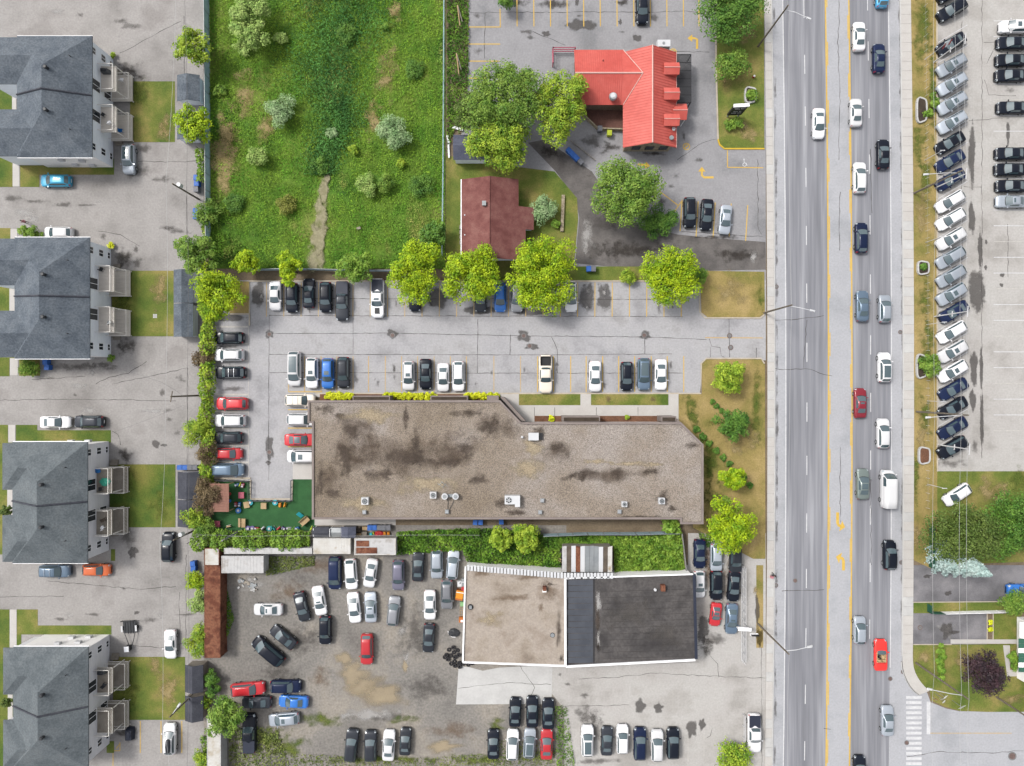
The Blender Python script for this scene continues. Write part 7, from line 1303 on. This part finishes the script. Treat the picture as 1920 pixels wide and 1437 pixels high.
for i, (x, lb) in enumerate(((721, 'left'), (728, 'right'))): clutter('fuel_can', f'orange plastic can below the grey bins, {lb} one', 'can', x, 1001, [('body', 'toy_orange', MB().obox((0, 0, 0), (.4, .5, .45), 0, .85)), ('handle', 'toy_orange', MB().tube([(0, -.15, .45), (0, 0, .58), (0, .15, .45)], .04, 5)), ('cap', 'sign_black', MB().cyl((.12, .18, .45), .05, .06, 8))])
# ------------------------------------------------------------ toys on the turf
def toy(kind, colour, px, py, label, rz=0., c2='toy_white'):
    if kind == 'car': P = [('body', colour, MB().obox((0, 0, .12), (.75, .42, .28), 0, .8)), ('seat', c2, MB().obox((-.12, 0, .40), (.26, .28, .12))), ('handlebar', c2, MB().tube([(.22, -.18, .55), (.2, 0, .6), (.22, .18, .55)], .03, 5))] + [('wheel', 'rubber', MB().tube([(a, b - .04, .12), (a, b + .04, .12)], .12, 10)) for a in (-.25, .25) for b in (-.22, .22)]
    elif kind == 'table': P = [('top', colour, MB().obox((0, 0, .45), (.85, .95, .06)))] + [('leg', colour, MB().obox((a, b, 0), (.08, .08, .45))) for a in (-.35, .35) for b in (-.4, .4)]
    elif kind == 'bench': P = [('table_top', colour, MB().obox((.2, 0, .5), (.6, 1.35, .06))), ('seat', colour, MB().obox((-.5, 0, .3), (.34, 1.35, .05))), ('leg', colour, MB().obox((.2, .5, 0), (.5, .08, .5))), ('leg', colour, MB().obox((.2, -.5, 0), (.5, .08, .5))), ('beam', colour, MB().obox((-.15, 0, .2), (.7, .08, .08)))]
    elif kind == 'slide': P = [('chute', c2, MB().slab([(-.3, .7, .1), (.3, .7, .1), (.3, 1.6, .7), (-.3, 1.6, .7)][::1], .05)), ('deck', colour, MB().obox((0, 0, .5), (1.5, .9, .08)))] + [('wall', colour, MB().obox((0, s * .42, .58), (1.5, .06, .4))) for s in (-1, 1)] + [('leg', colour, MB().obox((a, b, 0), (.1, .1, .5))) for a in (-.65, .65) for b in (-.35, .35)]
    elif kind == 'horse': P = [('body', colour, MB().ball((0, 0, .35), .34, .16, .18, 10, 6)), ('neck', colour, MB().tube([(.22, 0, .4), (.38, 0, .68)], .1, 6, .07)), ('head', colour, MB().ball((.46, 0, .7), .15, .08, .09, 8, 5))] + [('rocker', c2, MB().tube([(-.4, s, .12), (0, s, .03), (.4, s, .12)], .035, 5)) for s in (-.15, .15)] + [('leg', colour, MB().tube([(a, s, .05), (a * .8, s * .7, .3)], .05, 5)) for a in (-.25, .25) for s in (-.14, .14)]
    else: P = [('tub', colour, MB().cyl((0, 0, 0), .34, .3, 14, .4)), ('rim', colour, MB().cyl((0, 0, .3), .43, .05, 14)), ('seat', c2, MB().cyl((0, 0, .35), .2, .1, 10))]
    clutter('toy_' + {'car': 'car', 'table': 'table', 'bench': 'picnic_bench', 'slide': 'slide', 'horse': 'horse', 'tub': 'spinner'}[kind], label, 'toy', px, py, P, rz)
toy('table', 'wood_tan', 494, 949, 'tan play table in the middle of the turf'); toy('bench', 'wood_tan', 454, 981, 'tan picnic bench near the vine hedge'); toy('slide', 'wood_tan', 571, 977, 'wooden play stand with a cyan chute at the right of the turf', .7, 'toy_cyan'); toy('car', 'toy_orange', 524, 948, 'orange ride-on toy, left of a pair by the fence', 1.57, 'toy_orange'); toy('horse', 'toy_orange', 533, 948, 'pale orange toy, right of a pair by the fence', 1.2, 'toy_yellow')
toy('table', 'toy_pink', 452, 929, 'pink play table beside the pinkish plank roof'); toy('car', 'toy_blue', 443, 910, 'blue ride-on toy in the upper corner of the turf', .3); toy('car', 'toy_pink', 454, 911, 'pink ride-on toy in the upper corner of the turf', 1.3); toy('horse', 'toy_yellow', 449, 910, 'yellow toy between a blue and a pink one', 1.); toy('car', 'toy_red', 441, 947, 'red toy left of a pale blue one near the plank roof', 1.57); toy('car', 'toy_blue', 448, 947, 'pale blue toy near the plank roof', 1.5); toy('table', 'wood_tan', 462, 947, 'tan toy stand below the pink table', .2)
toy('tub', 'toy_cyan', 468, 943, 'cyan ring toy left of the tan table by the fence'); toy('tub', 'toy_cyan', 515, 943, 'cyan ring toy left of the orange ride-on'); toy('tub', 'toy_blue', 446, 958, 'small blue ring on the open turf'); toy('table', 'toy_pink', 407, 983, 'faded pink play table in the dark lower left corner'); toy('horse', 'wood_tan', 427, 988, 'tan rocking toy beside the faded pink table', .2)
for x, c, kd, lb in ((464, 'toy_purple', 'tub', 'purple spinner, leftmost of the toy line by the hedge'), (472, 'toy_purple', 'tub', 'pale purple spinner, second of the toy line by the hedge'), (480, 'toy_red', 'car', 'red ride-on toy in the toy line by the hedge'), (491, 'toy_white', 'horse', 'white toy animal in the toy line by the hedge'), (504, 'toy_teal', 'tub', 'round teal toy in the toy line by the hedge'), (513, 'toy_teal', 'horse', 'upright teal toy animal in the toy line by the hedge'), (521, 'toy_red', 'horse', 'dark red toy animal in the toy line by the hedge'), (531, 'toy_purple', 'car', 'grey-blue ride-on toy in the toy line by the hedge'), (540, 'toy_white', 'horse', 'small white toy, right of the grey-blue one'), (556, 'toy_blue', 'car', 'bright blue ride-on toy in the toy line by the hedge'), (583, 'toy_yellow', 'horse', 'lime toy animal at the right end of the toy line')): toy(kd, c, x, 992, lb, (x * 1.7) % 3, 'toy_white')
for y, c, lb in ((927, 'toy_red', 'red'), (940, 'toy_blue', 'blue')): clutter('ball', f'{lb} round knob toy beside the plank roof', 'ball', 429, y, [('shell', c, MB().ball((0, 0, .3), .26, n=12, m=8)), ('base', c, MB().cyl((0, 0, 0), .2, .08, 10))])
# ------------------------------------------------------------ apartment odds and ends
def on_deck(px, py, z): return (*P2(px, py, z), z)
def grill(px, py, z, label):
    x, y, _ = on_deck(px, py, z + .8); t = thing('covered_grill', label, 'grill', (x, y, z), 0, None, False); mesh_obj('cover', MB().obox((0, 0, 0), (1.15, .6, .95), 0, .82).mesh('cover'), MATS['canvas'], t); mesh_obj('hood', MB().ball((0, 0, .95), .5, .28, .2, 10, 6).mesh('hood'), MATS['cloth_dark'], t)
grill(195, 132, 3.17, 'dark covered grill on the upper balcony of the topmost apartment house'); grill(189, 1262, 3.17, 'dark covered grill on the upper balcony of the lowest apartment house')
def heap(px, py, z, mt, r, label, name='tarpaulin', cat='tarpaulin', ry=None):
    x, y, _ = on_deck(px, py, z + .3); t = thing(name, label, cat, (x, y, z), 0, None, False); mesh_obj('sheet', MB().ball((0, 0, .15), r, ry or r * .8, r * .45, 12, 6, .2).mesh('sheet'), MATS[mt], t); mesh_obj('cord', MB().tube([(-r, 0, .1), (0, r * .7, .12), (r, 0, .1)], .03, 4).mesh('cord'), MATS['rubber'], t)
heap(181, 883, 3.17, 'toy_blue', .5, 'blue tarpaulin bundle on the third apartment house balcony'); heap(196, 904, 3.17, 'cloth_teal', .75, 'teal cloth spread on the third apartment house balcony', 'cloth', 'cloth')
def chair(px, py, z, mt, label, rz=0.):
    x, y, _ = on_deck(px, py, z + .4); t = thing('balcony_chair', label, 'chair', (x, y, z), rz, None, False); mesh_obj('seat', MB().obox((0, 0, .4), (.5, .5, .06)).mesh('seat'), MATS[mt], t); mesh_obj('backrest', MB().obox((-.24, 0, .46), (.06, .5, .5)).mesh('backrest'), MATS[mt], t)
    for a in (-.2, .2):
        for b in (-.2, .2): mesh_obj('leg', MB().obox((a, b, 0), (.05, .05, .4)).mesh('leg'), MATS[mt], t)
for a in ((193, 215, 3.17, 'metal_dark', 'dark chair on the lower-placed balcony of the topmost apartment house', 1.), (205, 230, 3.17, 'white_trim', 'white chair on the lower-placed balcony of the topmost apartment house', 2.), (226, 245, .5, 'toy_blue', 'blue chair on the ground deck of the topmost apartment house', 0.), (228, 150, .5, 'white_trim', 'white seat on the ground deck of the topmost apartment house', 1.5), (190, 505, 3.17, 'metal_dark', 'dark folded chair on the second apartment house balcony', 1.), (205, 605, 3.17, 'metal_grey', 'grey chair on the second apartment house balcony', 2.), (188, 917, 3.17, 'metal_dark', 'black bench seat on the third apartment house balcony', 1.57), (195, 975, 3.17, 'wood_dark', 'brown chair on the lower balcony of the third apartment house', .5), (192, 990, 3.17, 'white_trim', 'white chair on the lower balcony of the third apartment house', 2.5), (195, 1285, 3.17, 'metal_dark', 'black chair on the upper balcony of the lowest apartment house', 1.)): chair(*a)
clutter('utility_trailer', 'small black utility trailer with open frame above the lowest apartment house', 'trailer', 243, 1182, [('deck', 'metal_dark', MB().obox((0, .55, .45), (1.9, 1.9, .06))), ('drawbar', 'metal_dark', MB().tube([(-.8, -.4, .5), (-.2, -2.4, .5), (0, -2.7, .5)], .05, 6)), ('drawbar', 'metal_dark', MB().tube([(.8, -.4, .5), (.5, -1.6, .5), (.1, -2.6, .5)], .05, 6)), ('gate_rail', 'sign_black', MB().tube([(-.95, 1.5, .5), (-.95, 1.6, 1.2), (.95, 1.6, 1.2), (.95, 1.5, .5)], .05, 6))] + [('bar', 'sign_black', MB().tube([(-.6 + q * .4, -.5, .53), (-.6 + q * .4, 1.5, .53)], .04, 5)) for q in range(4)] + [('wheel', 'rubber', MB().tube([(s * 1.08 - .1, .3, .32), (s * 1.08 + .1, .3, .32)], .32, 14)) for s in (-1, 1)] + [('mudguard', 'metal_white', MB().obox((s * 1.08, .3, .66), (.26, .9, .05))) for s in (-1, 1)], .06)
clutter('covered_grill', 'dark covered round grill on the asphalt below the lowest balcony', 'grill', 243, 1377, [('cover', 'cloth_navy', MB().obox((0, 0, 0), (1.1, 1.9, .95), 0, .8)), ('hood', 'cloth_navy', MB().ball((0, 0, .95), .42, .7, .2, 10, 6))])
t = thing('paving_stones', 'four small pale pavers in the middle of the second lawn', 'paving', (*P2(291, 593), 0))
for a in (-.16, .16):
    for b in (-.16, .16): x, y = P2(291, 593); MB().obox((x + a, y + b, .02), (.28, .28, .05)).build('paver', MATS['concrete_white'], t)
clutter('cardboard_sheet', 'pale board lying in the meadow grass', 'board', 672, 428, [('board', 'concrete_wood', MB().obox((0, 0, .35), (.6, .4, .04))), ('edge_fold', 'concrete_wood', MB().obox((.28, 0, .39), (.05, .4, .08)))], .4)
for i, (x, y, w, l, rz, lb) in enumerate(((858, 240, .4, 1.6, 1.3, 'white board leaning over junk behind the blue-grey shed'), (840, 262, .3, 1.4, .2, 'white plank lying beside the blue-grey shed, upper one'), (841, 282, .25, 2.2, .05, 'long white plank lying beside the blue-grey shed'))): clutter('plank', lb, 'plank', x, y, [('board', 'white_trim', MB().obox((0, 0, .3), (w, l, .05))), ('support', 'wood_dark', MB().obox((0, .3, 0), (.3, .2, .3)))], rz)
for x, y, lb in ((860, 30, 'upper'), (858, 120, 'lower')): clutter('timber', f'weathered timber lying in the weed strip, {lb} one', 'timber', x, y, [('beam', 'wood_tan', MB().obox((0, 0, .5), (.15, 3.2, .12))), ('beam', 'wood_grey', MB().obox((.25, .3, .48), (.12, 2.6, .1), .15))], .12)
clutter('rubble', 'heap of pale rubble beside the white container', 'rubble', 462, 1098, [('chunk', ['concrete_white', 'concrete_wood', 'metal_grey'][q % 3], MB().obox((random.uniform(-1.4, 1.4), random.uniform(-.9, .9), 0), (random.uniform(.2, .6), random.uniform(.15, .5), random.uniform(.1, .3)), random.uniform(0, 3))) for q in range(24)])
clutter('bumper', 'dark crumpled car bumper among the weeds beside the silver hatchback', 'bumper', 883, 1047, [('shell', 'rubber', MB().tube([(-.5, .3, .1), (-.3, -.1, .15), (.3, -.2, .15), (.6, .1, .1)], .12, 6)), ('bracket', 'metal_dark', MB().tube([(-.3, .2, .1), (.3, .3, .2)], .06, 5))])
t = thing('edging_fence', 'row of small pale stakes slanting behind the restaurant', 'edging', (*P2(1092, 283), 0))
for i in range(16): x, y = P2(1071 + i * 2.9, 266 + i * 2.3); MB().obox((x, y, 0), (.12, .12, .4), .7).build('stake', MATS['concrete_wood'], t)
# ------------------------------------------------------------ people
def person(px, py, label, top, legs, rz=0., step=.22, lean=0.):
    x, y = P2(px, py, .1); t = thing('person', label, 'person', (x, y, .02), rz, None, False)
    V = {'pel': ((0, 0, .95), .145), 'ch': ((.02 + lean * .5, 0, 1.32), .165), 'nk': ((.04 + lean, 0, 1.5), .06), 'hd': ((.06 + lean, 0, 1.63), .095), 'hd2': ((.07 + lean, 0, 1.70), .085)}
    E = [('pel', 'ch'), ('ch', 'nk'), ('nk', 'hd'), ('hd', 'hd2')]
    for s, q in ((-1, 1), (1, -1)):
        k = 'L' if s < 0 else 'R'; V.update({k + 'hip': ((0, s * .1, .88), .1), k + 'kn': ((q * step * .6 + .05, s * .11, .48), .062), k + 'an': ((q * step, s * .11, .09), .045), k + 'to': ((q * step + .16, s * .12, .045), .038), k + 'sh': ((.02 + lean * .8, s * .2, 1.42), .062), k + 'el': ((-q * .12 + .04, s * .27, 1.15), .046), k + 'wr': ((-q * .16 + .2, s * .25, .95), .034), k + 'hn': ((-q * .16 + .27, s * .24, .92), .034)})
        E += [('pel', k + 'hip'), (k + 'hip', k + 'kn'), (k + 'kn', k + 'an'), (k + 'an', k + 'to'), ('ch', k + 'sh'), (k + 'sh', k + 'el'), (k + 'el', k + 'wr'), (k + 'wr', k + 'hn')]
    names = list(V); me = bpy.data.meshes.new('body'); me.from_pydata([V[n][0] for n in names], [(names.index(a), names.index(b)) for a, b in E], []); o = mesh_obj('body', me, None, t)
    sk = o.modifiers.new('skin', 'SKIN'); sv = me.skin_vertices[0].data if me.skin_vertices else None
    if sv is None:
        bm_ = __import__('bmesh').new(); bm_.from_mesh(me); bm_.verts.layers.skin.verify(); bm_.to_mesh(me); bm_.free(); sv = me.skin_vertices[0].data
    for i, n in enumerate(names): sv[i].radius = (V[n][1], V[n][1]); sv[i].use_root = n == 'pel'
    o.modifiers.new('smooth', 'SUBSURF').levels = 1; o.modifiers['smooth'].render_levels = 1
    m = bpy.data.materials.new('person_' + top); m.use_nodes = True; nt = m.node_tree; b = nt.nodes['Principled BSDF']; g = nd(nt, 'ShaderNodeTexCoord'); sp = nd(nt, 'ShaderNodeSeparateXYZ'); r = nd(nt, 'ShaderNodeValToRGB'); nt.links.new(g.outputs['Object'], sp.inputs[0]); mp = nd(nt, 'ShaderNodeMath', operation='DIVIDE'); mp.inputs[1].default_value = 2.; nt.links.new(sp.outputs['Z'], mp.inputs[0]); nt.links.new(mp.outputs[0], r.inputs[0]); nt.links.new(r.outputs[0], b.inputs['Base Color'])
    r.color_ramp.interpolation = 'CONSTANT'; e = r.color_ramp.elements; cl = lambda n: tuple(MATS[n].node_tree.nodes['RGB'].outputs[0].default_value)
    e[0].position = 0; e[0].color = cl('sign_black'); e[1].position = .05; e[1].color = cl(legs); q = e.new(.47); q.color = cl(top); q = e.new(.745); q.color = cl('skin'); me.materials.append(m)
    mesh_obj('hair', MB().ball((.04 + lean, 0, 1.70), .115, .11, .095, 10, 6).mesh('hair', smooth=True), MATS['hair'], t)
    return t
person(1446, 1076, 'person in dark clothes walking on the sidewalk beside the road', 'cloth_dark', 'cloth_dark', 1.57)
clutter('shopping_cart', 'small pink wheeled bag behind the walking person', 'bag', 1448, 1083, [('bag', 'cloth_pink', MB().obox((0, 0, .12), (.45, .35, .5), 0, .85)), ('handle', 'metal_dark', MB().tube([(0, .15, .6), (0, .3, .95)], .02, 5))] + [('wheel', 'rubber', MB().tube([(s - .02, 0, .08), (s + .02, 0, .08)], .08, 8)) for s in (-.2, .2)])
person(54, 419, 'person in a pink top standing by the oval shrub above the second house', 'cloth_pink', 'cloth_dark', 2.6, .1, .06)
cv = KIND['convertible']
for s, c, lb in ((.34, 'cloth_dark', 'driver in dark clothes seated in the open red car'),):
    x, y = P2(1652, 1229, .75); t = thing('person', lb, 'person', (x - s * 1.0, y - .3, .62), math.pi / 2, None, False); m = MB(); m.tube([(0, 0, 0), (-.03, 0, .3), (-.02, 0, .5)], .17, 8, .12); m.tube([(-.02, 0, .45), (0, 0, .6)], .06, 6); m.ball((.02, 0, .68), .1, .09, .12, 10, 6)
    for q in (-1, 1): m.tube([(-.02, q * .18, .45), (.12, q * .25, .22), (.4, q * .15, .28)], .055, 6, .035); m.tube([(0, q * .09, .04), (.4, q * .1, .12), (.75, q * .1, -.1)], .08, 6, .05)
    o = mesh_obj('body', m.mesh('body', smooth=True), MATS[c], t); mesh_obj('hair', MB().ball((0, 0, .73), .11, .1, .09, 10, 6).mesh('hair', smooth=True), MATS['hair'], t)
print('objects', len(bpy.data.objects))
